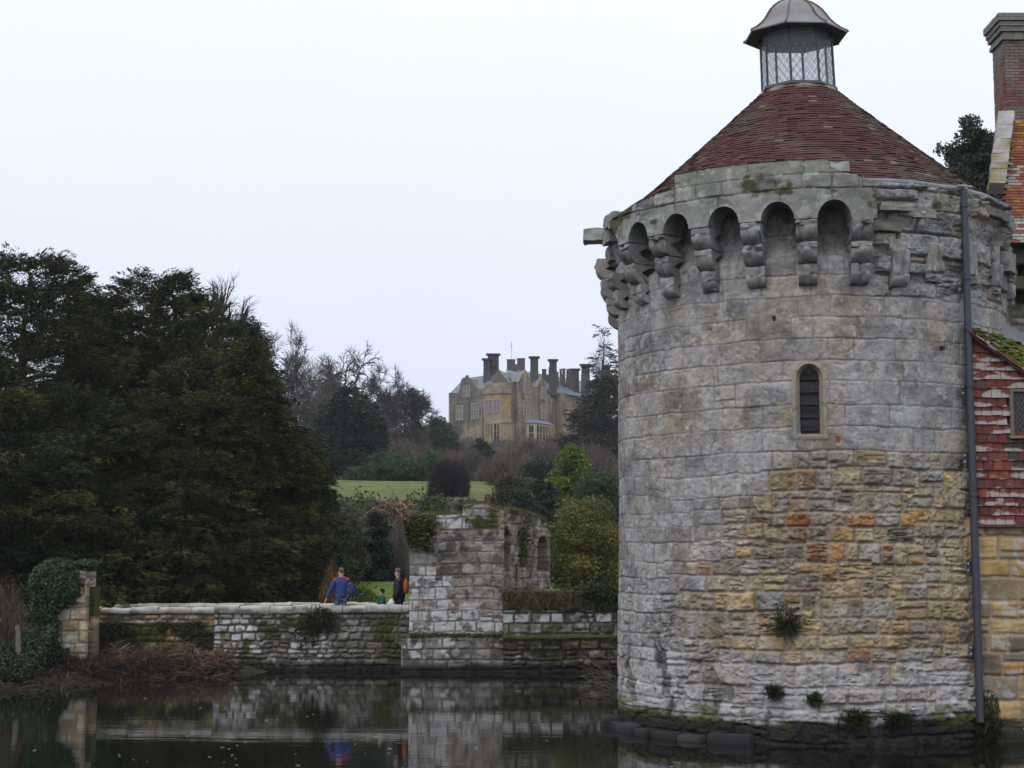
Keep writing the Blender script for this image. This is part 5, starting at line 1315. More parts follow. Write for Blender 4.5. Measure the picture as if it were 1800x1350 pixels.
def bare_tree(name, x, y, top, spread, label, cat, group, seed, zb=None, trunk=.3, levels=5, fork=.35, col=(.075, .062, .056), twig_w=.02, twig_l=.9, ntw=5, upright=.5, nsplit=3, lean=0.0, ang=(.35, .95), wig=.17, kid=1.0):
    rng = np.random.default_rng(seed); z0 = float(terrain_z(x, y)) if zb is None else zb
    Hh = top - z0; root = empty(name, (x, y, z0), label, cat, group); tb = MB(); bb = MB()
    tips = []; dirs = []
    def grow(p, d, Ln, r, lv):
        n = 5; P = [np.array(p)]; dd = np.array(d)
        for i in range(n - 1):
            dd = unit(dd + rng.normal(0, wig, 3) + np.array([0, 0, .05 * upright])); P.append(P[-1] + dd * Ln / (n - 1))
        P = np.array(P); mb = tb if lv == 0 else bb
        mb.tube(P, np.linspace(r, r * .70, n), 7 if lv < 2 else (5 if lv < 3 else 3), np.array(col) * (1 if lv else .9))
        if lv >= levels:
            tips.append(P[-1]); dirs.append(dd); tips.append(P[2]); dirs.append(dd); return
        k = nsplit if lv else nsplit + 1
        for i in range(k):
            a = rng.uniform(*ang) if i else rng.uniform(.08, ang[0])
            ax_ = unit(rng.normal(size=3)); q = unit(np.cross(dd, ax_)); nd = unit(dd * math.cos(a) + q * math.sin(a) * np.array([1, 1, .75]) + np.array([0, 0, .12 * upright]))
            pt = P[-1] if i < 2 else P[rng.integers(2, n)]
            grow(pt, nd, Ln * rng.uniform(.62, .86) * (1 if lv else kid), r * (.64 if i else .74), lv + 1)
    L0 = Hh * fork
    grow((x, y, z0 - .2), (lean, 0, 1), L0 + .2, trunk, 0)
    # fit the height and spread to the wanted crown
    tips_ = np.array(tips)
    ext_z = tips_[:, 2].max() - z0; ext_r = np.percentile(np.abs(tips_[:, 0] - x), 95)
    sz = (Hh - twig_l * .4) / ext_z; sr = (spread - twig_l * .3) / max(ext_r, .1)
    def fit(V):
        V = np.array(V, float); V[..., 2] = z0 + (V[..., 2] - z0) * sz
        V[..., 0] = x + (V[..., 0] - x) * sr; V[..., 1] = y + (V[..., 1] - y) * sr; return V
    for m_ in (tb, bb): m_.v = [fit(v).astype(np.float32) for v in m_.v]
    tips_ = fit(tips_); dirs_ = unit(np.array(dirs))
    n = len(tips_) * ntw
    C = np.repeat(tips_, ntw, 0); D = unit(np.repeat(dirs_, ntw, 0) * .9 + rng.normal(0, .55, (n, 3)) + np.array([0, 0, .15]))
    Lw = twig_l * rng.uniform(.5, 1.2, n)
    bb.leaves(C + D * Lw[:, None] * .45, D, Lw, twig_w, np.array(col) * rng.uniform(.7, 1.15, (n, 1)), rng)
    tb.build('trunk', M_BARK, root, smooth=True); bb.build('crown', M_BARK, root)
    return root

def shrub(name, x, y, top, hw, label, cat, group, seed, cols, n=9000, L=.2, W=.1, zb=None, depth=None, nc=60, stem=True, mat=None, skirt=.0, shape=1.0):
    """leafy mound: leaf clumps spread over and through an uneven dome"""
    rng = np.random.default_rng(seed); z0 = float(terrain_z(x, y)) if zb is None else zb
    Hh = max(top - z0, .2); dp = depth or hw
    root = empty(name, (x, y, z0), label, cat, group)
    u = rng.normal(size=(nc, 3)); u = unit(u); u[:, 2] = np.abs(u[:, 2]) ** shape * np.where(rng.random(nc) < .8, 1, -.25)
    rad = rng.uniform(.55, 1.0, nc) * (0.86 + .28 * rng.random(nc))
    cen = np.stack([x + u[:, 0] * hw * rad * .85, y + u[:, 1] * dp * rad * .85, z0 + Hh * (.16 + .74 * np.clip(u[:, 2] * rad + .08, -.1, 1.05))], 1)
    cr = rng.uniform(.16, .34, nc) * min(hw, Hh * 1.1)
    k = rng.integers(nc, size=n)
    d = unit(rng.normal(size=(n, 3))); rr = rng.random(n) ** .45
    C = cen[k] + d * (cr[k] * rr)[:, None] * np.array([1.15, 1.15, .8])
    C[:, 2] = np.maximum(C[:, 2], z0 + .02)
    D = unit(d * .6 + rng.normal(0, .6, (n, 3)) + np.array([0, 0, -.1]))
    cc = np.array(cols)[rng.integers(len(cols), size=nc)][k] * rng.uniform(.6, 1.4, (n, 1))
    mb = MB(); mb.leaves(C, D, L * rng.uniform(.6, 1.3, n), W * rng.uniform(.6, 1.3, n), cc, rng)
    mb.build('foliage', mat or M_LEAF, root)
    if stem:
        sb = MB()
        for i in range(7):
            j = rng.integers(nc); bent(sb, (x + rng.normal(0, .1 * hw), y + rng.normal(0, .1 * dp), z0 - .1), cen[j], .03 + .012 * Hh, .012, 4, 5, (.06, .048, .038), rng, .08)
        sb.build('stem', M_BARK, root, smooth=True)
    return root

def twigs(name, x, y, top, hw, label, cat, group, seed, col=(.085, .062, .052), n=3500, L=.9, W=.02, zb=None, depth=None, fan=.9, mat=None, stems=14):
    """leafless bush: a dense haze of upright branching twigs"""
    rng = np.random.default_rng(seed); z0 = float(terrain_z(x, y)) if zb is None else zb
    Hh = max(top - z0, .2); dp = depth or hw
    root = empty(name, (x, y, z0), label, cat, group); mb = MB(); sb = MB()
    u = unit(rng.normal(size=(n, 3))); u[:, 2] = np.abs(u[:, 2])
    r = rng.random(n) ** .38 * (0.8 + .35 * vnoise(np.arctan2(u[:, 1], u[:, 0]) * 1.5 + 4, u[:, 2] * 4, seed))
    C = np.stack([x + u[:, 0] * hw * r, y + u[:, 1] * dp * r, z0 + Hh * np.clip(u[:, 2] * r * 1.02, .02, 1.1)], 1)
    org = np.array([x, y, z0 - .3 * Hh]); D = unit(unit(C - org) + rng.normal(0, .35 * fan, (n, 3)))
    Lw = L * rng.uniform(.5, 1.3, n)
    cc = np.array(col) * rng.uniform(.6, 1.4, (n, 1)) * np.where(rng.random((n, 1)) < .1, 1.4, 1)
    mb.leaves(C - D * Lw[:, None] * .35, D, Lw, W, cc, rng)
    for i in range(stems):
        j = rng.integers(n); bent(sb, (x + rng.normal(0, .12 * hw), y + rng.normal(0, .12 * dp), z0 - .1), C[j], .012 + .006 * Hh, .006, 4, 6, np.array(col) * .9, rng, .07)
    mb.build('twig', mat or M_BARK, root).name = 'twigs'; sb.build('stem', M_BARK, root)
    return root

def wpx(px, py, Y): p = at(px, py, Y); return p.x, p.z
YEW = [(.034, .044, .015), (.042, .048, .014), (.026, .038, .016), (.054, .056, .015), (.022, .033, .016), (.062, .060, .016)]
DARKGREEN = [(.028, .046, .024), (.034, .052, .024), (.024, .040, .026)]
G1 = 'dark evergreen trees behind the bridge'
def T(px, top, Y): x, z = wpx(px, top, Y); return x, Y, z
x, y, z = T(50, 447, 64)
yew('evergreen_tree', x, y, z, [(0, 4.2), (.25, 4.5), (.5, 4.2), (.7, 3.4), (.85, 2.7), (.95, 1.9), (1, .9)], 'tallest dark yew at the far left with a ragged open top against the sky', 'tree', G1, 801, YEW, nb=620, gap=.12, up_tip=.55)
x, y, z = T(120, 486, 67)
yew('evergreen_tree', x, y, z, [(0, 2.6), (.4, 2.8), (.7, 2.2), (.9, 1.3), (1, .5)], 'slender dark yew leaning against the tallest yew on its right side', 'tree', G1, 809, YEW, nb=300, gap=.15, up_tip=.5)
x, y, z = T(190, 538, 70)
yew('evergreen_tree', x, y, z, [(0, 3.0), (.4, 3.2), (.7, 2.6), (.9, 1.7), (1, .7)], 'dark yew filling the dip between the tallest yew and the double peaked yew', 'tree', G1, 810, YEW, nb=360, gap=.15, up_tip=.5)
x, y, z = T(272, 486, 68)
yew('evergreen_tree', x, y, z, [(0, 4.0), (.25, 4.3), (.5, 4.0), (.7, 3.3), (.85, 2.5), (.95, 1.7), (1, .8)], 'broad dark yew with a double peaked top left of the bare twin trunks', 'tree', G1, 802, YEW, nb=580, gap=.14, up_tip=.55)
x, y, z = T(312, 490, 69)
yew('evergreen_tree', x, y, z, [(0, 2.4), (.5, 2.5), (.75, 1.7), (.9, 1.1), (1, .5)], 'right peak of the dark yews, closest to the bare twin trunks', 'tree', G1, 811, YEW, nb=360, gap=.14, up_tip=.5)
x, y, z = T(438, 604, 59)
yew('evergreen_tree', x, y, z, [(0, 2.9), (.14, 3.0), (.35, 2.9), (.62, 2.1), (.8, 1.05), (.93, .45), (1, .1)], 'olive brown conical yew whose right edge slopes down to the lawn beside the man', 'tree', G1, 803, [(.050, .050, .013), (.040, .044, .014), (.058, .054, .014), (.034, .042, .014)], nb=420)
x, y, z = T(330, 640, 56.5)
yew('evergreen_tree', x, y, z, [(0, 3.0), (.3, 3.3), (.6, 2.5), (.85, 1.3), (1, .2)], 'lower yew with olive drooping sprays in front of the double peaked yew', 'tree', G1, 804, [(.044, .044, .014), (.034, .038, .014)], nb=340)
x, y, z = T(424, 556, 76)
yew('evergreen_tree', x, y, z, [(0, 2.2), (.4, 2.4), (.75, 1.7), (.88, 1.0), (1, .35)], 'blackish green tree showing behind the cone shaped yew below the bare twin trunks', 'tree', G1, 805, DARKGREEN, nb=300)
x, y, z = T(130, 690, 55.5)
yew('evergreen_tree', x, y, z, [(0, 3.8), (.3, 3.6), (.6, 2.6), (.85, 1.4), (1, .2)], 'low spreading yew with dead grey branches behind the ivy pillar', 'tree', G1, 806, YEW, nb=320)
x, y, z = T(-30, 620, 54)
yew('evergreen_tree', x, y, z, [(0, 3.4), (.3, 3.2), (.6, 2.4), (.85, 1.3), (1, .2)], 'dark yew cut by the left edge of the view', 'tree', G1, 807, YEW, nb=280)
x, y, z = T(540, 790, 62)
yew('evergreen_tree', x, y, z, [(0, 1.1), (.3, 1.2), (.6, .9), (.85, .45), (1, .1)], 'small green yew at the right foot of the cone shaped yew', 'tree', G1, 808, [(.036, .050, .020), (.045, .052, .02)], nb=200)
# dead grey limbs among the yews
GB = 'bare trees rising behind the evergreens'
x, y, z = T(383, 482, 84); bare_tree('bare_tree', x, y, z, 2.0, 'left one of two bare broken trunks above the dark yews', 'tree', GB, 829, trunk=.34, levels=4, fork=.7, twig_w=.03, twig_l=.8, ntw=4, nsplit=3, kid=.3)
x, y, z = T(418, 488, 84); bare_tree('bare_tree', x, y, z, 1.9, 'right one of two bare trunks above the dark yews, with a stub branch', 'tree', GB, 828, trunk=.46, levels=4, fork=.7, twig_w=.03, twig_l=.8, ntw=4, kid=.3)
x, y, z = T(500, 566, 195); bare_tree('bare_tree', x, y, z, 3.2, 'slender bare tree just right of the dark yews', 'tree', GB, 823, trunk=.30, levels=5, fork=.34, twig_w=.06, twig_l=1.5, ntw=5, nsplit=2, upright=1.2, kid=.8)
x, y, z = T(534, 622, 200); bare_tree('bare_tree', x, y, z, 3.0, 'small bare tree between the slender one and the spreading oak', 'tree', GB, 824, trunk=.24, levels=5, fork=.3, twig_w=.07, twig_l=1.5, ntw=4, ang=(.4, 1.0))
x, y, z = T(620, 588, 225); bare_tree('bare_tree', x, y, z, 6.4, 'wide leafless oak with twisting limbs over the green conifers', 'tree', GB, 825, trunk=.55, levels=6, fork=.30, twig_w=.06, twig_l=1.0, ntw=3, nsplit=3, upright=0, ang=(.55, 1.2), wig=.26)
x, y, z = T(570, 630, 212); bare_tree('bare_tree', x, y, z, 3.0, 'mauve leafless tree left of the spreading oak', 'tree', GB, 830, trunk=.24, levels=5, fork=.28, twig_w=.07, twig_l=1.4, ntw=5, ang=(.45, 1.1), wig=.22)
x, y, z = T(676, 640, 222); bare_tree('bare_tree', x, y, z, 3.0, 'low leafless tree under the right limbs of the spreading oak', 'tree', GB, 831, trunk=.24, levels=5, fork=.28, twig_w=.07, twig_l=1.4, ntw=5, ang=(.45, 1.1), wig=.22)
x, y, z = T(726, 682, 275); bare_tree('bare_tree', x, y, z, 2.9, 'bare rounded tree left of the mansion', 'tree', GB, 826, trunk=.4, levels=5, fork=.32, twig_w=.085, twig_l=1.6, ntw=4, nsplit=3)
x, y, z = T(1075, 590, 240); bare_tree('bare_tree', x, y, z, 3.2, 'thin bare tree half hidden by the round tower edge', 'tree', GB, 827, trunk=.25, levels=4, fork=.4, twig_w=.05, twig_l=1.5, ntw=4)

GH = 'evergreen trees on the hillside'
x, y, z = T(612, 684, 168); yew('evergreen_tree', x, y, z, [(0, 2.0), (.3, 2.3), (.7, 2.0), (.92, 1.4), (1, .7)], 'dark bluish green tree standing below the bare oak', 'tree', GH, 841, [(.026, .046, .032), (.032, .050, .032)], nb=190, ns=11, nl=16, L=.34, W=.13, slope=(-.2, .3))
x, y, z = T(648, 716, 172); yew('evergreen_tree', x, y, z, [(0, 1.3), (.3, 1.4), (.7, 1.2), (.92, .8), (1, .3)], 'shorter dark bluish green tree right of the taller one below the oak', 'tree', GH, 842, [(.030, .050, .032), (.036, .054, .032)], nb=140, ns=10, nl=16, L=.34, W=.13)
x, y, z = T(578, 706, 175); yew('evergreen_tree', x, y, z, [(0, 1.5), (.5, 1.5), (.9, .8), (1, .3)], 'grey green tree half behind the right side of the dark yews', 'tree', GH, 843, [(.050, .060, .042), (.044, .056, .038)], nb=140, ns=10, nl=16, L=.34, W=.13)
x, y, z = T(712, 690, 240); yew('evergreen_tree', x, y, z, [(0, 1.2), (.5, 1.6), (.8, 1.9), (1, .4)], 'dark layered cedar left of the bare rounded tree', 'tree', GH, 844, [(.030, .036, .028)], nb=100, ns=8, nl=12, L=.6, W=.18, gap=.3)
x, y, z = T(1064, 664, 222); yew('evergreen_tree', x, y, z, [(0, 5.2), (.3, 4.6), (.6, 3.2), (.82, 1.9), (.95, 1.0), (1, .3)], 'dark brownish yew between the mansion and the round tower', 'tree', GH, 845, [(.052, .046, .026), (.044, .040, .024), (.036, .042, .022)], nb=300, ns=10, nl=14, L=.6, W=.17)
x, y, z = T(1060, 582, 226); yew('spindly_fir', x, y, z, [(0, 1.5), (.75, 1.3), (.9, .8), (1, .25)], 'thin sparse fir with a ragged spire beside the round tower edge', 'tree', GH, 846, [(.032, .044, .030)], nb=110, ns=5, nl=9, L=.6, W=.17, gap=.35)
x, y, z = T(1005, 792, 113); yew('lime_conifer', x, y, z, [(0, 1.35), (.3, 1.3), (.65, .95), (.9, .5), (1, .1)], 'bright lime green conical conifer in front of the dark brownish yew', 'conifer', GH, 847, [(.12, .18, .025), (.10, .16, .025), (.14, .19, .03)], nb=260, ns=10, nl=18, L=.17, W=.075, slope=(.1, .5))
x, y, z = T(1712, 206, 66); shrub('evergreen_tree', x, y, z, 1.75, 'round topped evergreen tree behind the tower roof beside the coping', 'tree', None, 848, [(.030, .044, .026), (.036, .050, .028)], n=26000, L=.17, W=.09, zb=z - 4.2, nc=150, stem=True)
tb = MB(); tb.tube([(x, y, 0.8), (x, y, z - 3)], [.35, .2], 8, (.06, .05, .04))
_t = tb.build('trunk', M_BARK, bpy.data.objects[[o.name for o in COL.objects if o.name.startswith('evergreen_tree')][-1]])

GS = 'shrubs on the garden slope'
RH = [(.046, .082, .034), (.056, .092, .036), (.038, .068, .034)]
OL = [(.085, .088, .022), (.070, .080, .020), (.10, .095, .022), (.055, .070, .020)]
def S(px, top, hw, Y, label, cols, seed, kind='shrub', name='shrub', **k):
    x, z = wpx(px, top, Y); w = hw * Y / F_PX
    sc = Y / 100.0
    if kind == 'shrub':
        k['n'] = int(k.get('n', 8000) * 1.7); k.setdefault('L', .17 * sc ** .8); k.setdefault('W', .09 * sc ** .8); k.setdefault('nc', 110)
        return shrub(name, x, Y, z, w, label, 'shrub', k.pop('group', GS), seed, cols, **k)
    k['n'] = int(min(13000, max(k.get('n', 3200), 170 * w * max(1.5, z - float(terrain_z(x, Y)))))); k.setdefault('L', 1.0 * sc ** .6); k.setdefault('W', .030 * sc)
    return twigs(name, x, Y, z, w, label, 'bush', k.pop('group', 'leafless bushes on the slope'), seed, col=cols, **k)
S(1030, 876, 92, 69, 'large olive yellow hedge-like bush behind the curtain wall against the tower', [(.13, .125, .028), (.105, .112, .026), (.15, .135, .03), (.075, .095, .026)], 861, n=26000, L=.12, W=.07, nc=170)
S(925, 856, 42, 88, 'very dark glossy bush behind the ruin flank', [(.022, .036, .020), (.028, .042, .02)], 862)
S(1050, 822, 60, 101, 'blue green rhododendron between the lime conifer and the tower', RH, 863, n=11000)
S(900, 824, 52, 104, 'olive topped shrub above the ruined gatehouse', [(.070, .075, .028), (.055, .060, .030), (.075, .060, .040)], 864)
S(950, 806, 36, 128, 'dark green dome shaped shrub behind the olive topped one', [(.030, .048, .028)], 865)
S(790, 808, 43, 121, 'round leafless purple bush standing on the upper lawn', (.040, .028, .032), 866, kind='twigs', name='purple_bush', n=9000, L=.9, W=.035, fan=.6)
S(690, 797, 58, 156, 'long rhododendron along the back of the upper lawn', RH, 867, n=9000)
S(765, 795, 36, 155, 'rhododendron behind the purple bush', RH, 868)
S(632, 822, 34, 154, 'rhododendron at the left end of the upper lawn', RH, 869)
S(845, 770, 24, 186, 'small dark weeping evergreen below the mansion', [(.034, .040, .032)], 870, shape=.6)
S(768, 734, 44, 252, 'broad dark rhododendron at the left foot of the mansion', [(.028, .050, .028), (.034, .058, .03)], 871, n=9000)
S(960, 838, 30, 96, 'dark bush between the olive hedge and the dome shaped shrub', [(.026, .040, .022)], 872)
S(762, 866, 38, 97, 'light green low shrub over the top of the ruined gatehouse', [(.075, .10, .025), (.065, .085, .03)], 873, n=6000)
S(822, 872, 30, 97, 'low green shrub right of the light green one over the ruin', [(.055, .080, .028)], 874, n=5000)
S(660, 890, 38, 79, 'dark bluish holly behind the bridge left of the ruin', [(.024, .042, .030), (.030, .046, .03)], 875, n=11000)
S(612, 878, 40, 76, 'olive bush between the yews and the dark holly', [(.075, .080, .028), (.06, .068, .03)], 876, n=10000)
S(575, 940, 24, 70, 'dark olive bush at the foot of the yews', [(.042, .046, .018)], 877, n=8000)
S(683, 952, 46, 80, 'grey brown twiggy bush behind the woman', (.095, .080, .068), 878, kind='twigs', n=5000, L=.7, W=.02)
S(632, 972, 38, 79, 'brown twiggy bush behind the man', (.085, .062, .052), 879, kind='twigs', n=4500, L=.7, W=.02)
S(700, 912, 26, 84, 'pale grey leafless bush beside the ruin', (.115, .10, .088), 880, kind='twigs', n=2500, L=.7, W=.02)
tw = [(700, 762, 52, 185), (655, 780, 40, 178), (738, 782, 36, 172), (830, 784, 40, 176), (905, 782, 50, 168), (960, 772, 44, 190), (870, 800, 40, 150), (1040, 775, 60, 160), (545, 640, 55, 205), (590, 700, 40, 215), (800, 790, 30, 200), (880, 800, 30, 140), (925, 800, 35, 150), (690, 735, 40, 230), (735, 745, 30, 240), (650, 700, 40, 232), (1010, 800, 40, 150), (985, 760, 36, 235), (935, 770, 34, 240)]
twl = ['wide brown thicket below the cedar', 'brown thicket below the shorter bluish tree', 'brown bush above the long rhododendron', 'brown bush right of the weeping evergreen', 'reddish brown bush under the mansion corner', 'brown bush under the mansion bay window', 'brown bush above the olive topped shrub', 'tangled brown thicket at the foot of the brownish yew', 'mauve brown thicket below the slender bare tree', 'mauve thicket left of the bluish tree', 'small grey brown bush left of the weeping evergreen', 'low brown bush beside the purple bush', 'low brown bush left of the dome shaped shrub', 'brown thicket below the bare rounded tree', 'brown bush at the left end of the mansion', 'mauve brown thicket under the bare oak', 'brown bush behind the lime conifer', 'brown bush at the right foot of the mansion', 'rusty bush on the mansion terrace']
tc = [(.115, .094, .080), (.105, .088, .074), (.115, .098, .084), (.10, .082, .074), (.125, .085, .070), (.112, .088, .074)]
for i, (px, tp, hw, Y) in enumerate(tw):
    S(px, tp, hw, Y, twl[i], tc[i % 6], 890 + i, kind='twigs', n=3000)

# ground cover between the shrubs: nobody could count it
rng = np.random.default_rng(40); n = 5200
GXs = rng.uniform(-75, 55, n); GYs = np.where(rng.random(n) < .45, rng.uniform(80, 117, n), rng.uniform(153, 312, n))
ok = ~((GYs < 153) & (GYs > 116) & (GXs > -19) & (GXs < 1)) & ~((GYs > 303) & (GXs > -14) & (GXs < 30))
GXs, GYs = GXs[ok], GYs[ok]; GZs = terrain_z(GXs, GYs); n = len(GXs)
mb = MB(); k = np.repeat(np.arange(n), 26); m = len(k); size = rng.uniform(.5, 1.5, n) * (0.6 + GYs / 220)
off = unit(rng.normal(size=(m, 3))); off[:, 2] = np.abs(off[:, 2]) * .8
C = np.stack([GXs, GYs, GZs], 1)[k] + off * (size[k] * rng.random(m) ** .5)[:, None]
isg = (vnoise(GXs * .12 + 7, GYs * .07 + 3, 66) > .56)[k]
cc = np.where(isg[:, None], np.array([.052, .070, .034]), np.array([.105, .084, .066])) * rng.uniform(.6, 1.4, (m, 1))
sc = (GYs[k] / 150) ** .8
mb.leaves(C, unit(off + rng.normal(0, .5, (m, 3)) + np.array([0, 0, .3])), np.where(isg, .5, 1.1) * sc * rng.uniform(.5, 1.2, m), np.where(isg, .25, .06) * sc, cc, rng)
tag(mb.build('undergrowth', M_LEAF_MATT), 'brown brambles and low evergreen cover over the hillside garden', 'undergrowth', kind='stuff')

# gnarled reddish branches of a fallen tree behind the ruin
rng = np.random.default_rng(12); b = MB()
gx, gz = wpx(700, 902, 100)
for i in range(70):
    a0 = np.array([gx + rng.uniform(-1.4, .6), 100 + rng.uniform(-.4, .4), gz + rng.uniform(-.3, .55)]); ang = rng.uniform(-.3, .75)
    Ln = rng.uniform(.7, 1.8); P = [a0]; d = np.array([math.cos(ang) * (1 if rng.random() < .72 else -1), rng.normal(0, .2), math.sin(ang)])
    for s in range(7): d = unit(d + rng.normal(0, .38, 3) + np.array([.03, 0, -.16])); P.append(P[-1] + d * Ln / 7)
    b.tube(P, np.linspace(.055, .018, 8) * rng.uniform(.6, 1.3), 5, np.array((.27, .16, .115)) * rng.uniform(.5, 1.25))
tag(b.build('fallen_branches', M_BARK, smooth=True), 'heap of gnarled reddish fallen branches on the slope above the dark holly', 'branches')

# ------------------------------------------------------------------ ivy, moss and plants on the masonry
IVY = [(.040, .080, .030), (.052, .095, .036), (.034, .066, .028), (.060, .105, .045)]
def cloud(name, pts, label, cat, seed, cols, L, W, per=1, jit=.05, outward=None, mat=None, group=None, droop=.3, kind=None):
    rng = np.random.default_rng(seed); pts = np.asarray(pts, float); n = len(pts) * per
    C = np.repeat(pts, per, 0) + rng.normal(0, jit, (n, 3))
    D = unit(rng.normal(size=(n, 3)) + np.array([0, -.3, -droop]))
    cc = np.array(cols)[rng.integers(len(cols), size=n)] * rng.uniform(.55, 1.35, (n, 1))
    mb = MB(); mb.leaves(C, D, L * rng.uniform(.6, 1.3, n), W * rng.uniform(.6, 1.3, n), cc, rng)
    o = mb.build(name, mat or M_LEAF, origin=tuple(pts.mean(0)))
    return tag(o, label, cat, group, kind)
def dome(c, r, n, rng, shell=.5, zmin=-1):
    u = unit(rng.normal(size=(n, 3))); u = u[u[:, 2] > zmin]
    return np.array(c) + u * (np.array(r)) * (1 - shell * rng.random((len(u), 1)) ** 2)
rng = np.random.default_rng(90)
cx, cz = wpx(98, 1030, PY)
P1 = dome((cx, PY + .3, cz), (.80, .75, .72), 8000, rng, .35, -.9)
P2 = np.stack([cx - .55 + 1.0 * rng.random(9000), PY - .05 - .22 * rng.random(9000), .25 + 2.6 * rng.random(9000)], 1)
edge = px0 + .12 - .30 * sstep(2.6, 1.2, P2[:, 2]) + .25 * (vnoise(P2[:, 2] * 3, P2[:, 2] * 0, 4) - .5)
P2 = P2[P2[:, 0] < edge]
P3 = np.stack([np.full(900, px0 - .5) - .25 * rng.random(900), PY + rng.random(900), .2 + 2.6 * rng.random(900)], 1)
sp = at(150, 992, PY); P4 = np.array([sp.x, PY + .1, sp.z]) + rng.normal(0, 1, (260, 3)) * np.array([.14, .12, .05])
cloud('ivy', np.vstack([P1, P2, P3, P4]), 'thick green ivy cap hanging over the gate pillar', 'ivy', 91, IVY, .085, .07, 2, .04)
n = 12000; X = rng.uniform(at(-40, 1150, 42).x, at(104, 1150, 44).x, n); Y = rng.uniform(41.0, 45.0, n)
hh = 1.25 * vnoise(X * .9 + 3, Y * .9, 14) * sstep(40.8, 43.4, Y) + .3; Z = np.clip(terrain_z(X, Y), -.1, 1) + hh * rng.random(n) ** .6
cloud('ivy', np.stack([X, Y, Z], 1), 'dark ivy sprawling over the bank left of the gate pillar', 'ivy', 92, [(.028, .055, .030), (.034, .062, .032), (.030, .050, .024), (.055, .05, .02)], .09, .07, 2, .05)
x, z = wpx(14, 1022, 44); twigs('bush', x, 44, z, .75, 'pale brown twiggy bush at the left edge above the ivy bank', 'bush', None, 93, (.10, .078, .055), n=3500, L=.5, W=.012)
b = MB(); p = at(30, 1100, 42.4); q = at(33, 1185, 42.2); bent(b, tuple(q), tuple(p), .09, .06, 7, 7, (.13, .115, .09), rng, .03); tag(b.build('tree_stump', M_BARK, smooth=True), 'slim pale dead trunk standing in the ivy bank', 'stump')

# dead bracken and reeds below the left part of the bridge
n = 9500; X = rng.uniform(-12.6, -8.0, n); Y = rng.uniform(43.2, 48.0, n)
inside = ((-11.4 + (np.clip(Y, 41.7, 47.6) - 41.7) * 0.733) - X) * .8 > -.55 + .7 * rng.random(n) ** .5
X, Y = X[inside], Y[inside]; n = len(X)
Zg = np.clip(terrain_z(X, Y), -.02, 1)
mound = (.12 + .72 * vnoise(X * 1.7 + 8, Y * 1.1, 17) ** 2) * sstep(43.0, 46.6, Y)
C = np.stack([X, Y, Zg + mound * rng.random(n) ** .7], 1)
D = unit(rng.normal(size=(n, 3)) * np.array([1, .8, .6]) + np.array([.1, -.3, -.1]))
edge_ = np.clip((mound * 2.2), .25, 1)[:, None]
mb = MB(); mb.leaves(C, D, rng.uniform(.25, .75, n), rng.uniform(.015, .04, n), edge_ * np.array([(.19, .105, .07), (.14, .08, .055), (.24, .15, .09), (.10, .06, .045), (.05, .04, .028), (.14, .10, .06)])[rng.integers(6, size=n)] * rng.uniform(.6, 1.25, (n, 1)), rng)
n = 3500; X = rng.uniform(-16, -7.6, n); Y = rng.uniform(40.2, 47.8, n); Zg = terrain_z(X, Y); ok = (Zg > -.08); X, Y, Zg = X[ok], Y[ok], Zg[ok]; n = len(X)
mb.leaves(np.stack([X, Y, Zg + .03 + .10 * rng.random(n) ** 2], 1), unit(rng.normal(size=(n, 3)) * np.array([1, 1, .35])), rng.uniform(.12, .5, n), rng.uniform(.012, .06, n), np.array([(.045, .035, .024), (.07, .05, .034), (.03, .034, .018), (.09, .07, .05), (.022, .018, .014)])[rng.integers(5, size=n)], rng)
tag(mb.build('dead_bracken', M_LEAF_MATT), 'russet dead bracken and reeds collapsed along the bank below the bridge', 'bracken', kind='stuff')
# moss hanging on the left part of the bridge, and a dark bush growing from its right part
n = 2600; X = rng.uniform(bx0 + .1, bxm - .1, n); Z = rng.uniform(.5, 1.42, n); k_ = vnoise(X * 1.5, Z * 2.2, 23) > .46; X, Z = X[k_], Z[k_]
cloud('wall_creeper', np.stack([X, np.full(len(X), YB + .08), Z], 1), 'yellow green creeper hanging on the left part of the bridge wall', 'creeper', 95, [(.060, .070, .018), (.045, .050, .018), (.055, .045, .028)], .09, .05, 2, .04, mat=M_LEAF_MATT)
p = at(566, 1090, YB - .05); cloud('wall_shrub', dome((p.x, YB - .02, p.z), (.45, .22, .34), 900, rng, .6), 'dark shrub rooted in the bridge wall below the coping', 'shrub', 96, [(.030, .036, .020), (.038, .040, .022)], .10, .035, 2, .05)
p = at(540, 1105, YB - .05); cloud('wall_shrub', dome((p.x, YB - .02, p.z - .1), (.38, .16, .45), 700, rng, .6), 'dull moss growth below the dark shrub on the bridge wall', 'moss', 97, [(.036, .038, .02)], .08, .04, 1, .05)
# on the gatehouse
p = at(738, 935, GYF - .08); pts = np.vstack([dome((p.x - .05, GYF - .02, p.z + .22), (.40, .20, .26), 800, rng, .7), dome((p.x + .12, GYF - .02, p.z + .02), (.22, .14, .34), 500, rng, .7), np.stack([rng.uniform(gx0 - .1, gx0 + .62, 900), GYF - .04 - .08 * rng.random(900), 3.45 + .8 * rng.random(900) ** .5], 1)])
cloud('ivy', pts, 'yellowish ivy tuft on the broken top left corner of the ruin', 'ivy', 98, [(.085, .085, .018), (.050, .060, .018), (.040, .050, .018), (.11, .10, .02)], .09, .07, 2, .05)
p = at(874, 893, GYF + .3); twigs('dry_plant', p.x, GYF + .35, at(874, 886, GYF + .3).z, .26, 'rusty dry plant on top of the ruin right corner', 'plant', None, 99, (.16, .10, .03), n=900, L=.16, W=.03, zb=p.z - .22)
q = s0 + (s1 - s0) * .36; pts = np.array([q[0] + .10, q[1] - .12, 3.95]) + rng.normal(0, 1, (420, 3)) * np.array([.11, .12, .33])
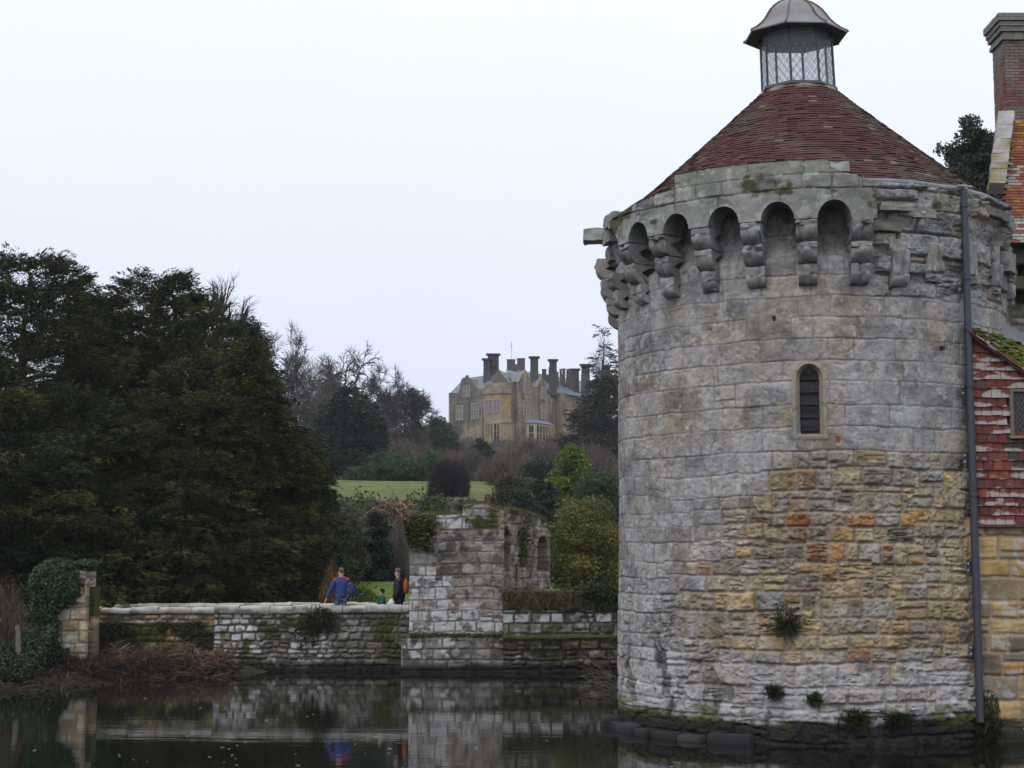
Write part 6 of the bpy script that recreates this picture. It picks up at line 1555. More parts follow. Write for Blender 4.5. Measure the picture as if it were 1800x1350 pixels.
cloud('ivy', pts, 'small bright ivy hanging between the two arches of the ruin flank', 'ivy', 100, [(.075, .10, .025), (.05, .07, .02)], .085, .07, 1, .03)
gp = np.stack([rng.uniform(gx0, gx1, 1500), GYF + rng.uniform(0, .65, 1500)], 1)
gt = gtop(gp[:, 0] - gx0)
mb = MB(); mb.leaves(np.column_stack([gp, gt + .06]), unit(rng.normal(0, .5, (1500, 3)) + [0, 0, 1]), rng.uniform(.06, .2, 1500), .02, np.array([(.15, .12, .05), (.08, .08, .03), (.12, .09, .04)])[rng.integers(3, size=1500)], rng)
fs = rng.random(900) * SL; fq = s0 + (s1 - s0) / SL * fs[:, None]; ft = ftop(fs)
mb.leaves(np.column_stack([fq + rng.uniform(-.3, .05, (900, 2)), ft + .04]), unit(rng.normal(0, .5, (900, 3)) + [0, 0, 1]), rng.uniform(.06, .18, 900), .02, np.array([(.15, .12, .05), (.08, .08, .03)])[rng.integers(2, size=900)], rng)
tag(mb.build('grass', M_LEAF_MATT), 'dry grass and moss tufts along the broken top of the ruin', 'grass', kind='stuff')
# grass on the curtain wall and moss on its ledges
n = 9000; X = rng.uniform(cx0, cx1 - 5.5, n); Y = 47.74 + rng.random(n) ** 1.5 * .9
mb = MB(); zt_ = 2.10 + .1 * fbm(X * 1.3 - cx0 * 1.3, X * 0, 761, 3)
hang = rng.random(n) < .22
C = np.stack([X, np.where(hang, 47.70 + .03 * rng.random(n), Y), np.where(hang, zt_ - .32 * rng.random(n), zt_ + .08)], 1)
mb.leaves(C, unit(rng.normal(0, .5, (n, 3)) + np.where(hang, -1, 1)[:, None] * np.array([0, 0, .9])), rng.uniform(.1, .3, n), rng.uniform(.012, .03, n), np.array([(.17, .14, .07), (.10, .095, .035), (.065, .07, .025), (.13, .10, .06)])[rng.integers(4, size=n)] * rng.uniform(.6, 1.2, (n, 1)), rng)
n = 3000; X = rng.uniform(cx0, cx1 - 5.5, n)
mb.leaves(np.stack([X, 47.40 + .1 * rng.random(n), .98 - .5 * rng.random(n) ** 2], 1), unit(rng.normal(0, .6, (n, 3)) + [0, -.4, -.6]), rng.uniform(.08, .25, n), .02, np.array([(.06, .055, .02), (.045, .04, .02), (.08, .06, .035)])[rng.integers(3, size=n)], rng)
tag(mb.build('grass', M_LEAF_MATT), 'rough brown grass along the top and ledge of the curtain wall', 'grass', kind='stuff')
p0_ = at(1058, 1043, 47.7); cloud('ivy', np.array([p0_.x, 47.68, p0_.z]) + rng.normal(0, 1, (1300, 3)) * np.array([.28, .06, .13]), 'dark green ivy on the curtain wall where it meets the tower', 'ivy', 101, [(.036, .06, .02), (.045, .07, .022)], .08, .06, 2, .03)
n = 1500; X = rng.uniform(at(722, 1110, 47.6).x, at(885, 1110, 47.6).x, n)
cloud('moss', np.stack([X, 47.46 + .45 * rng.random(n), 1.05 + .03 * rng.random(n) - .12 * (rng.random(n) < .2)], 1), 'bright moss cushion along the plinth ledge of the ruin', 'moss', 102, [(.075, .085, .012), (.05, .06, .012)], .07, .05, 2, .02, mat=M_LEAF_MATT)
# bare twigs leaning over the water left of the tower
b = MB(); rng = np.random.default_rng(33)
for i in range(26):
    p = np.array(at(1078 + rng.uniform(-6, 8), 1180 + rng.uniform(-10, 60), 33.5)); d = unit(np.array([-.8, .1, rng.uniform(-.1, .75)]))
    P = [p]
    for s in range(6): d = unit(d + rng.normal(0, .12, 3)); P.append(P[-1] + d * rng.uniform(.08, .17))
    b.tube(P, np.linspace(.009, .004, 7), 4, np.array((.14, .125, .10)) * rng.uniform(.6, 1.2))
tag(b.build('twigs', M_BARK), 'thin bare twigs leaning over the water at the left foot of the tower', 'twigs')
# plants rooted in the tower and at the pipe foot
def tuft(px, py, rpx, label, seed, cols, nm='wall_plant', r=TR + .08):
    ph, z = px_cyl(px, py, r); c = cyl(ph, TR + .10, z); rr = rpx / 103.0; rng = np.random.default_rng(seed)
    n = int(700 + 2600 * rr); u = unit(rng.normal(size=(n, 3))); lob = .45 + 1.1 * vnoise(np.arctan2(u[:, 2], u[:, 0]) * 2 + seed * 3, u[:, 1] * 2 + seed, seed)[:, None]; C = c + u * (rr * rng.random((n, 1)) ** .5) * lob * np.array([1, .7, .45 if py > 1250 else .85]) * (1.5 if py > 1250 else 1.15)
    D = unit(u + np.array([0, -.3, .35]) + rng.normal(0, .4, (n, 3))); mb = MB()
    mb.leaves(C, D, rng.uniform(.05, .14, n), rng.uniform(.008, .020, n), np.array(cols)[rng.integers(len(cols), size=n)] * rng.uniform(.5, 1.4, (n, 1)), rng)
    tag(mb.build(nm, M_LEAF, origin=tuple(c)), label, 'plant', 'plants growing out of the tower wall')
tuft(1383, 1097, 27, 'largest bushy dark plant rooted in the tower wall under the window', 1, [(.034, .045, .024), (.045, .058, .028), (.06, .07, .03)])
tuft(1362, 1217, 13, 'small dark plant low on the whitened foot of the tower', 2, [(.036, .042, .022)])
tuft(1432, 1231, 12, 'small light green plant low on the tower foot', 3, [(.055, .085, .025)])
tuft(1505, 1262, 20, 'mossy weeds at the waterline of the tower', 4, [(.03, .036, .014), (.05, .055, .015)])
tuft(1575, 1264, 22, 'dark weeds at the waterline between the mossy weeds and the downpipe', 5, [(.03, .036, .014)])
p = at(1732, 1252, 28.75); twigs('bush', p.x, 28.85, at(1730, 1202, 28.8).z, .36, 'dark green brown bush around the foot of the downpipe', 'bush', None, 111, (.040, .044, .020), n=3200, L=.16, W=.02, zb=.12, mat=M_LEAF)
p = at(1785, 1252, 29.2); shrub('bush', p.x, 29.25, .52, .3, 'low green weeds behind the pale stone slab', 'bush', None, 112, [(.040, .052, .02)], n=1600, L=.08, W=.04, zb=.15, nc=20, stem=False)
# small plants by the people
x, z = wpx(634, 1026, 53.6); yew('young_yew', x, 53.6, z, [(0, .34), (.4, .32), (.8, .16), (1, .04)], 'small feathery young yew beside the man', 'yew', None, 113, [(.055, .085, .025), (.045, .07, .022)], nb=70, ns=7, nl=14, L=.10, W=.03, trunk=(.03, .01))
x, z = wpx(583, 988, 56.5); twigs('dry_shrub', x, 56.5, z, .42, 'orange brown feathery shrub behind the man', 'shrub', None, 114, (.14, .085, .04), n=1500, L=.4, W=.025)
# leaves afloat
rng = np.random.default_rng(55); lf = None
for i in range(52):
    px = rng.uniform(40, 1080) if i < 50 else rng.uniform(1100, 1780); py = rng.uniform(1215, 1345) if i < 50 else rng.uniform(1312, 1346)
    if i < 12: px, py = rng.normal(405, 16), rng.uniform(1295, 1345)
    Yw = CAM_Z * F_PX / (py - 1000.0); Xw = (px - 900) / F_PX * Yw
    if lf is None:
        b = MB(); a = np.linspace(0, 2 * math.pi, 9)[:-1]; b.add(np.column_stack([.05 * np.cos(a), .028 * np.sin(a) * (1 + .3 * np.cos(a)), .006 + .004 * np.cos(2 * a)]), [(0, 1, 2, 3), (0, 3, 4, 7), (4, 5, 6, 7)], (.34, .30, .20)); o = lf = b.build('floating_leaf', M_LEAF_MATT)
        tag(o, 'fallen leaf floating on the moat', 'leaf', 'fallen leaves floating on the moat')
    else:
        o = lf.copy(); COL.objects.link(o)
    o.location = (Xw, Yw, .004); o.rotation_euler = (0, 0, rng.uniform(0, 6)); s_ = rng.uniform(.35, .95); o.scale = (s_, s_, s_)
# ------------------------------------------------------------------ the mansion on the hill
MYd = 312.0
mc = at(905, 780, MYd); SCM = MYd / F_PX
ALPHA = R_(35)
mz0 = mc.z
mansion = empty('mansion', (mc.x, mc.y, mz0), 'large gabled sandstone country mansion with grey roofs and dark chimney stacks on the hilltop', 'mansion')
E1 = np.array([-math.cos(ALPHA), math.sin(ALPHA), 0]); E2 = np.array([math.sin(ALPHA), math.cos(ALPHA), 0]); EZ = np.array([0, 0, 1.0])
O_ = np.array([mc.x, mc.y, mz0])
def ML(a, b, z): return O_ + E1 * a + E2 * b + EZ * z          # a: along the left front, b: along the right front
ua = lambda px: (905 - px) / (9.295 * math.cos(ALPHA)); vb_ = lambda px: (px - 905) / (9.295 * math.sin(ALPHA))
zz = lambda py: (780 - py) / 9.295
MS = [(0.33, .255, .15), (.29, .24, .155), (.25, .215, .16), (.36, .28, .155), (.22, .195, .155), (.32, .24, .135), (.27, .245, .195)]
def m_wall(name, f, poly, seed, nrm, thick=.5, parent=mansion, dark=.35, base=None, top=None):
    """flat wall from a 2-D outline (s, z), stone by stone colour; f maps (s, z, depth) to space"""
    poly = np.array(poly, float); s0_, s1_ = poly[:, 0].min(), poly[:, 0].max(); z1_ = poly[:, 1].max(); z0_ = poly[:, 1].min()
    us = np.linspace(s0_, s1_, max(3, int((s1_ - s0_) / .16))); vs = np.linspace(0, 1, max(3, int((z1_ - z0_) / .16)))
    # column tops from the outline's upper chain
    up = []
    for u in us:
        zs = []
        for i in range(len(poly)):
            a, c = poly[i], poly[(i + 1) % len(poly)]
            if abs(a[0] - c[0]) < 1e-6:
                if abs(u - a[0]) < 1e-6: zs += [a[1], c[1]]
            elif min(a[0], c[0]) - 1e-6 <= u <= max(a[0], c[0]) + 1e-6: zs.append(a[1] + (c[1] - a[1]) * (u - a[0]) / (c[0] - a[0]))
        up.append(max(zs))
    up = np.array(up); U, V = np.meshgrid(us, vs); V = z0_ + V * (up - z0_)[None]
    rng = np.random.default_rng(seed); m = masonry(U, V, courses(z0_ - 1, z1_ + 1, lambda v, r: r.uniform(.28, .42), rng), lambda u, v, r: r.uniform(.5, 1.4), lambda u, v: 0, seed, warp=.02, rr=.01)
    C = pick(MS, m['r'][..., 0]) * (0.7 + .6 * fbm(U * .8, V * .8, seed, 4))[..., None]
    C = mixc(C, (.14, .125, .11), sstep(.45, .65, fbm(U * .3 + seed, V * .35, seed + 2, 4) + .12 * sstep(8, 14, V)) * dark * 1.6)
    C = C * (.75 + .25 * sstep(0, .05, m['d']))[..., None]
    for zc_ in (zz(741), zz(698)):
        C = mixc(C, (.19, .17, .135), sstep(.22, .1, np.abs(V - zc_)) * .9)
    C = mixc(C, C * .55, sstep(.5, .66, fbm(U * 1.1 + seed, V * .16, seed + 9, 3)) * .8)
    b = MB(); P = np.array([[f(U[i, j], V[i, j], 0.0) for j in range(len(us))] for i in range(len(vs))]); b.grid(P, C)
    Q = np.array([[f(U[i, j], V[i, j], thick) for j in range(len(us))] for i in (0, len(vs) - 1)])
    b.grid(np.stack([P[-1], Q[-1]]), (.24, .21, .17)); b.grid(Q, (.2, .17, .13), flip=True)
    for k in (0, -1):
        b.add(np.array([P[0, k], P[-1, k], Q[-1, k], Q[0, k]]), [(0, 1, 2, 3)], C[:, k].mean(0))
    return b.build(name, M_STONE_FAR, parent, smooth=False)
fL = lambda s, z, d: ML(s, d, z)                  # left front, depth along +b
fR = lambda s, z, d: ML(d, s, z)
def m_window(f, s0, s1, z0, z1, nm=2, tr=True, d=0.0, parent=mansion, dark=False, blind=True):
    b = MB(); b.add(np.array([f(s0, z0, d - .03), f(s1, z0, d - .03), f(s1, z1, d - .03), f(s0, z1, d - .03)]), [(0, 1, 2, 3)], (.1, .1, .1))
    p = b.build('window', M_GLASS_DARK if dark else M_GLASS_FAR, parent)
    fr = MB(); fc = (.38, .32, .21) if not dark else (.44, .37, .24)
    def bar(a0, a1, c0, c1):
        q = np.array([f(a0, c0, d - .16), f(a1, c0, d - .16), f(a1, c1, d - .16), f(a0, c1, d - .16)]); dep = np.array(f(0, 0, .2)) - np.array(f(0, 0, 0)); fr.prism(q, dep * .7, fc)
    t = .13
    bar(s0 - t, s0, z0 - t, z1 + t); bar(s1, s1 + t, z0 - t, z1 + t); bar(s0 + .002, s1 - .002, z1, z1 + t); bar(s0 + .002, s1 - .002, z0 - t, z0)
    for i in range(1, nm): sm = s0 + (s1 - s0) * i / nm; bar(sm - .05, sm + .05, z0 + .003, z1 - .003)
    if tr: zm = z0 + (z1 - z0) * .60; 
    if tr:
        for i in range(nm): a0 = s0 + (s1 - s0) * i / nm + .055; a1 = s0 + (s1 - s0) * (i + 1) / nm - .055; bar(a0, a1, zm - .05, zm + .05)
    fr.build('frame', M_STONE_FAR, p)
    return p
LW, RW = ua(785), vb_(975)
def zd(py, b, a=1.0):          # height above the terrace seen at pixel row py, for a point b metres along the right front
    Y = MYd + b * math.cos(ALPHA) + a * math.sin(ALPHA); return CAM_Z + (1000 - py) / F_PX * Y - mz0
ez = 11.7
# left front: plain wall, shaped gable at its far end, big gable over the bay
gx = lambda px: ua(px)
left_poly = [(0, -4), (LW, -4), (LW, zz(681)), (gx(803), zz(681)), (gx(806), zz(672)), (gx(807.5), zz(660)), (gx(811), zz(655)), (gx(814), zz(656)), (gx(818), zz(650)), (gx(822), zz(657)), (gx(828), zz(660)), (gx(833), zz(672)), (gx(838), zz(677)), (gx(856), zz(677)), (gx(860), zz(671)), (gx(872), zz(650)), (gx(876), zz(645)), (gx(879), zz(650)), (gx(893), zz(668)), (gx(897), zz(671)), (0, zz(670))]
m_wall('left_wall', fL, left_poly[::-1], 1001, None, dark=.65)
right_poly = [(0, -4), (RW, -4), (RW, zz(690)), (vb_(967), zz(690)), (vb_(957), zz(657)), (vb_(955), zz(653)), (vb_(952), zz(658)), (vb_(944), zz(674)), (vb_(938), zz(674)), (vb_(927), zz(650)), (vb_(924), zz(645)), (vb_(921), zz(649)), (vb_(912), zz(668)), (0, zz(670))]
m_wall('right_wall', fR, right_poly, 1002, None, dark=.38)
for (p0, p1, q0, q1, nm) in ((800, 811.5, 731, 706, 2), (828, 841, 731, 704, 3), (813, 824, 690, 672, 2)):
    m_window(fL, ua(p1), ua(p0), zz(q0), zz(q1), nm)
for (p0, p1, q0, q1, nm) in ((920, 927.5, 687, 668, 1), (952, 959, 692, 673, 1), (919.5, 930, 726, 702, 2), (952, 961.5, 729, 705, 2)):
    m_window(fR, vb_(p0), vb_(p1), zz(q0), zz(q1), nm)
# curved two storey bay on the left front
def bay():
    a0, a1 = ua(899), ua(854); dep = 1.9
    outl = np.array([(a1, 0), (a1 - 1.0, -dep), (a0 + 1.0, -dep), (a0, 0)])
    b = MB(); rng = np.random.default_rng(7)
    for (z0, z1, o, c) in ((-4, zz(743), .0, None), (zz(743), zz(740), .16, (.27, .235, .17)), (zz(740), zz(691), -.04, None), (zz(691), zz(687), .18, (.22, .20, .165)), (zz(687), zz(672), 0, (.25, .215, .16))):
        q = outl.copy(); ctr = q.mean(0); q = q + np.sign(q - ctr) * o; q[0, 1] = q[-1, 1] = 0
        for i in range(3):
            nseg = 14; nzs = max(2, int((z1 - z0) / .4))
            S_ = np.linspace(0, 1, nseg); Zs = np.linspace(z0, z1, nzs)
            P = np.array([[ML(q[i, 0] * (1 - s) + q[i + 1, 0] * s, q[i, 1] * (1 - s) + q[i + 1, 1] * s, z) for s in S_] for z in Zs])
            n_ = vnoise(P[..., 0] * 1.3, P[..., 2] * 2.6, 11)
            col = np.array(c) * (.7 + .6 * n_)[..., None] if c else np.array(MS)[(n_ * 6.99).astype(int)] * np.array([1.12, 1.0, .85])
            b.grid(P, col)
        for z in (z0, z1): b.add(np.array([ML(x_, y_, z) for x_, y_ in q]), [(0, 1, 2, 3)], (.22, .2, .16))
    o = b.build('bay', M_STONE_FAR, mansion)
    fB = lambda s, z, d: ML(s, -dep + d + .03, z)
    m_window(fB, a0 + 3.05, a0 + 4.9, zz(724), zz(702), 2, parent=o) ; m_window(fB, a0 + 1.15, a0 + 2.75, zz(724), zz(702), 2, parent=o)
    m_window(fB, a0 + 1.3, a0 + 2.7, zz(777), zz(744), 2, parent=o, dark=True); m_window(fB, a0 + 3.0, a0 + 4.8, zz(765), zz(744), 3, parent=o)
bay()
def bay2():
    a0, a1 = vb_(925), vb_(969); dep = 1.6; b = MB()
    z1 = zz(741)
    outl = [(a0, 0), (a0 + .9, -dep), (a1 - .9, -dep), (a1, 0)]
    for i in range(3):
        (p, q), (r, s) = outl[i], outl[i + 1]
        b.add(np.array([ML(q, p, -3), ML(s, r, -3), ML(s, r, z1), ML(q, p, z1)]), [(0, 1, 2, 3)], (.36, .29, .18))
    o = b.build('bay', M_STONE_FAR, mansion)
    rf = MB(); oo = [(a0 - .2, 0), (a0 + .8, -dep - .25), (a1 - .8, -dep - .25), (a1 + .2, 0)]
    top = [(a0 + .9, 0.01), (a0 + 1.6, -.35), (a1 - 1.6, -.35), (a1 - .9, 0.01)]
    rf.grid(np.array([[ML(y_, x_, z1) for x_, y_ in oo], [ML(y_, x_, z1 + .85) for x_, y_ in top]]), (.17, .19, .23)); rf.add(np.array([ML(y_, x_, z1 + .85) for x_, y_ in top]), [(0, 1, 2, 3)], (.17, .19, .23))
    rf.build('bay_roof', M_SLATE, o)
    fB = lambda s, z, d: ML(-dep + d + .03, s, z)
    m_window(fB, a0 + 1.1, a1 - 1.1, zz(779), zz(745), 6, parent=o, dark=True)
    c0 = np.array(ML(0, a0, 0)); c1 = np.array(ML(-dep, a0 + .9, 0))
    fC = lambda s, z, d: c0 + (c1 - c0) * s + EZ * z + np.array([.6, -.8, 0]) * -0 + (np.array(fB(0, 0, d)) - np.array(fB(0, 0, 0))) * .5
    m_window(fC, .25, .8, zz(779), zz(745), 1, parent=o, dark=True)
bay2()
# slate roofs behind the gables
def slate(name, pts, faces, col=(.15, .175, .19)):
    b = MB(); P = np.array([ML(*p) for p in pts])
    for f in faces:
        q = P[list(f)]
        if len(f) == 4:
            w = np.linspace(0, 1, 14); g = (q[0][None, None] * (1 - w)[:, None, None] + q[1][None, None] * w[:, None, None]) * (1 - w)[None, :, None] + (q[3][None, None] * (1 - w)[:, None, None] + q[2][None, None] * w[:, None, None]) * w[None, :, None]
            b.grid(g, np.array(col) * (.75 + .5 * fbm(g[..., 0] * .9, g[..., 2] * 2.2, 5, 3))[..., None])
        else: b.add(q, [f_ for f_ in [tuple(range(3))]], col)
    return b.build(name, M_SLATE, mansion)
rz, ezz = 14.0, 11.3
slate('roof', [(LW, .5, ezz - .6), (0.3, .5, ezz), (4.0, 5.0, rz + .5), (LW, 5.0, rz), (LW, 9.5, ezz)], [(0, 1, 2, 3), (3, 2, 2, 4)])
slate('roof', [(.5, 0.3, ezz), (.5, RW + .4, ezz - 1.6), (5.0, RW + 1, rz + .9), (5.0, 4.0, rz + .9), (9.5, RW + 1, ezz)], [(0, 1, 2, 3), (1, 4, 2, 2)])
for a in (ua(876), ua(818)):
    h = zz(646) if a < 8 else zz(654)
    slate('gable_roof', [(a - 2.3, .4, h - 3.1), (a, .4, h - .25), (a, 5.2, h - .25), (a - 2.3, 4.0, h - 3.1), (a + 2.3, .4, h - 3.1), (a + 2.3, 4.0, h - 3.1)], [(0, 1, 2, 3), (1, 4, 5, 2)])
for a, h in ((vb_(924), zz(646)), (vb_(955), zz(655))):
    slate('gable_roof', [(.4, a - 2.4, h - 3.4), (.4, a, h - .25), (5.2, a, h - .25), (4.0, a - 2.4, h - 3.4), (.4, a + 2.4, h - 3.4), (4.0, a + 2.4, h - 3.4)], [(0, 1, 2, 3), (1, 4, 5, 2)])
# far wing to the right, set back
W0 = RW + .3
m_wall('wing_wall', lambda s, z, d: ML(d + 1.2, s, z), [(W0, -4), (W0 + 24, -4), (W0 + 24, zd(693, W0 + 4)), (W0, zd(693, W0 + 4))], 1003, None, dark=.15)
m_window(lambda s, z, d: ML(d + 1.2, s, z), W0 + 4.2, W0 + 6.3, zd(745, W0 + 5), zd(710, W0 + 5), 2)
m_wall('porch_wall', lambda s, z, d: ML(d - .6, s, z), [(W0 + 2.2, -4), (W0 + 3.4, -4), (W0 + 3.4, zd(692, W0 + 3)), (W0 + 2.2, zd(692, W0 + 3))], 1004, None, thick=1.8, dark=.1)
slate('wing_roof', [(.9, W0 - .3, zd(692, W0 + 4)), (.9, W0 + 25, zd(692, W0 + 4)), (6.5, W0 + 25, zd(656, W0 + 4, 6.5)), (6.5, W0 - 4, zd(656, W0 + 4, 6.5)), (12, W0 + 25, zz(690)), (12, W0 - 4, zz(690))], [(0, 1, 2, 3), (3, 2, 4, 5)])
b = MB(); b.tube([ML(.95, W0 + 3.6, zz(688)), ML(5.4, W0 + 2.2, zz(664))], .11, 4, (.36, .38, .42)); b.tube([ML(.5, 4.9 + .9, ezz + .2), ML(3.2, 4.9, rz - .4)], .10, 4, (.36, .38, .42)); b.tube([ML(7.2, .55, ezz - .2), ML(6.2, 3.2, rz - .7)], .10, 4, (.36, .38, .42))
b.build('ridge_lead', M_LEAD, mansion)
# chimney stacks, crenellated tower and flag staff
def stack(px0, px1, pyt, pyb, back, flues=2, d=1.1):
    Y = MYd + back; sc = Y / F_PX; x0, x1 = at(px0, 700, Y).x, at(px1, 700, Y).x; z1, z0 = at(px0, pyt, Y).z, at(px0, pyb, Y).z
    b = MB(); w = (x1 - x0) / flues; c = np.array((.060, .056, .054))
    b.box((x0 - .12, Y - .12, z0 - 4), (x1 + .12, Y + d + .12, z0 + .45), c * 1.3)
    b.box((x0, Y, z0 + .452), (x1, Y + d, z1 - .422), c * 1.25)
    for i in range(flues + 1):
        xr = x0 + i * w; b.box((xr - .09, Y - .09, z0 + .455), (xr + .09, Y - .002, z1 - .425), c * .8)
    b.box((x0 - .10, Y - .1, z1 - .42), (x1 + .10, Y + d + .1, z1 - .28), c * .9); b.box((x0 - .40, Y - .40, z1 - .28), (x1 + .40, Y + d + .40, z1), c * .8)
    b.build('chimney', M_STONE_FAR, mansion)
stack(850.5, 861, 630, 658, 7.2, 2); stack(858, 876, 621.5, 656, 9.0, 3)
stack(933, 945.5, 626.5, 655, 8.5, 2); stack(966.5, 978, 631.5, 660, 12, 2); stack(1023, 1036, 640, 662, 17, 2); stack(1004, 1017, 648, 664, 22, 2); stack(1063, 1072, 642, 665, 24, 2)
def castel(px0, px1, pyt, pyb, back, gaps):
    Y = MYd + back; x0, x1 = at(px0, 700, Y).x, at(px1, 700, Y).x; z1, z0 = at(px0, pyt, Y).z, at(px0, pyb, Y).z; d = (x1 - x0)
    b = MB(); c = np.array((.095, .085, .075)); b.box((x0, Y, z0 - 5), (x1, Y + d, z1 - .95), c)
    for (g0, g1, dz) in gaps:
        b.box((x0 + d * g0, Y + .002, z1 - .948), (x0 + d * g1, Y + .5, z1 + dz), c * .9); b.box((x0 + d * g0 - .06, Y - .06, z1 + dz + .002), (x0 + d * g1 + .06, Y + .56, z1 + dz + .16), c * .8)
        b.box((x0 + d * g0, Y + d - .5, z1 - .948), (x0 + d * g1, Y + d - .002, z1 + dz), c * .9)
    b.build('tower', M_STONE_FAR, mansion); return x0, x1, z1, Y
x0, x1, z1, Y = castel(891, 923, 632, 658, 13, [(0, .46, -.1), (.56, 1.0, .12)])
castel(953, 972, 650, 668, 16, [(0, .4, 0), (.62, 1, .3)]); castel(975, 982, 655, 668, 17, [(0, 1, 0)]); castel(984, 994, 649, 664, 20, [(0, .4, -.1), (.5, 1.0, 0)]); castel(996, 1012, 650, 664, 21, [(0, .6, 0)])
b = MB(); f0 = at(899, 634, Y + 1); b.tube([f0, at(899, 604, Y + 1)], .06, 5, (.5, .52, .55)); b.ellipsoid(at(899, 603, Y + 1), (.14,) * 3, (.4, .4, .3), 8, 5); b.box((f0.x - .08, Y + .9, at(899, 606.5, Y).z - .25), (f0.x + .16, Y + 1.06, at(899, 606.5, Y).z), (.35, .30, .2)); b.build('flagpole', M_PAINT, mansion)
# rainwater pipes and terrace balustrade
b = MB(); b.tube([ML(-.12, RW - .2, -3), ML(-.12, RW - .2, zz(697))], .09, 5, (.10, .10, .11)); b.build('downpipe', M_PAINT, mansion)
b = MB(); b.tube([ML(LW - .3, -.12, -3), ML(LW - .3, -.12, zz(704))], .10, 5, (.32, .33, .36)); b.build('downpipe', M_PAINT, mansion)
b = MB(); b.tube([ML(ua(846), -.12, -1), ML(ua(846), -.12, zz(697))], .10, 5, (.32, .33, .36)); b.build('downpipe', M_PAINT, mansion)
bal = MB()
pA, pB = np.array(at(915, 783, MYd - 6)), np.array(at(945, 783, MYd - 5))
for i in range(15):
    p = pA + (pB - pA) * i / 14; bal.box((p[0] - .06, p[1] - .06, p[2] - 1.0), (p[0] + .06, p[1] + .06, p[2] + .0), (.34, .32, .27))
q = np.array([pA, pB]); bal.tube(q + [0, 0, .06], .10, 4, (.36, .34, .28)); bal.tube(q + [0, 0, -1.0], .12, 4, (.36, .34, .28))
tag(bal.build('balustrade', M_STONE_FAR), 'pale stone terrace balustrade below the mansion', 'balustrade')
# ------------------------------------------------------------------ people on the bridge
def skin(name, pts, edges, rad, mat, parent, sub=1, root=0):
    me = bpy.data.meshes.new(name); me.from_pydata([tuple(p) for p in pts], edges, [])
    me.materials.append(mat); o = bpy.data.objects.new(name, me); COL.objects.link(o); o.parent = parent
    m = o.modifiers.new('skin', 'SKIN'); m.use_smooth_shade = True; m.branch_smoothing = .3
    for i, r in enumerate(rad):
        r = r if isinstance(r, tuple) else (r, r); me.skin_vertices[0].data[i].radius = r; me.skin_vertices[0].data[i].use_root = (i == root)
    s = o.modifiers.new('sub', 'SUBSURF'); s.levels = sub; s.render_levels = sub
    return o
def flat_mat(name, c, rough=.85):
    m, n, l, b = mat_new(name); b.inputs['Roughness'].default_value = rough
    tc = n.new('ShaderNodeTexCoord'); no = n.new('ShaderNodeTexNoise'); no.inputs['Scale'].default_value = 18; no.inputs['Detail'].default_value = 4; l.new(tc.outputs['Object'], no.inputs['Vector'])
    mr = n.new('ShaderNodeMapRange'); mr.inputs['To Min'].default_value = .75; mr.inputs['To Max'].default_value = 1.25; l.new(no.outputs['Fac'], mr.inputs['Value'])
    mu = n.new('ShaderNodeMixRGB'); mu.blend_type = 'MULTIPLY'; mu.inputs['Fac'].default_value = 1; mu.inputs[1].default_value = (*c, 1); l.new(mr.outputs['Result'], mu.inputs[2]); l.new(mu.outputs['Color'], b.inputs['Base Color'])
    bp = n.new('ShaderNodeBump'); bp.inputs['Strength'].default_value = .3; bp.inputs['Distance'].default_value = .02; l.new(no.outputs['Fac'], bp.inputs['Height']); l.new(bp.outputs['Normal'], b.inputs['Normal'])
    return m
SKINM = flat_mat('human_skin', (.50, .30, .22), .6)
def V3(*a): return np.array(a, float)
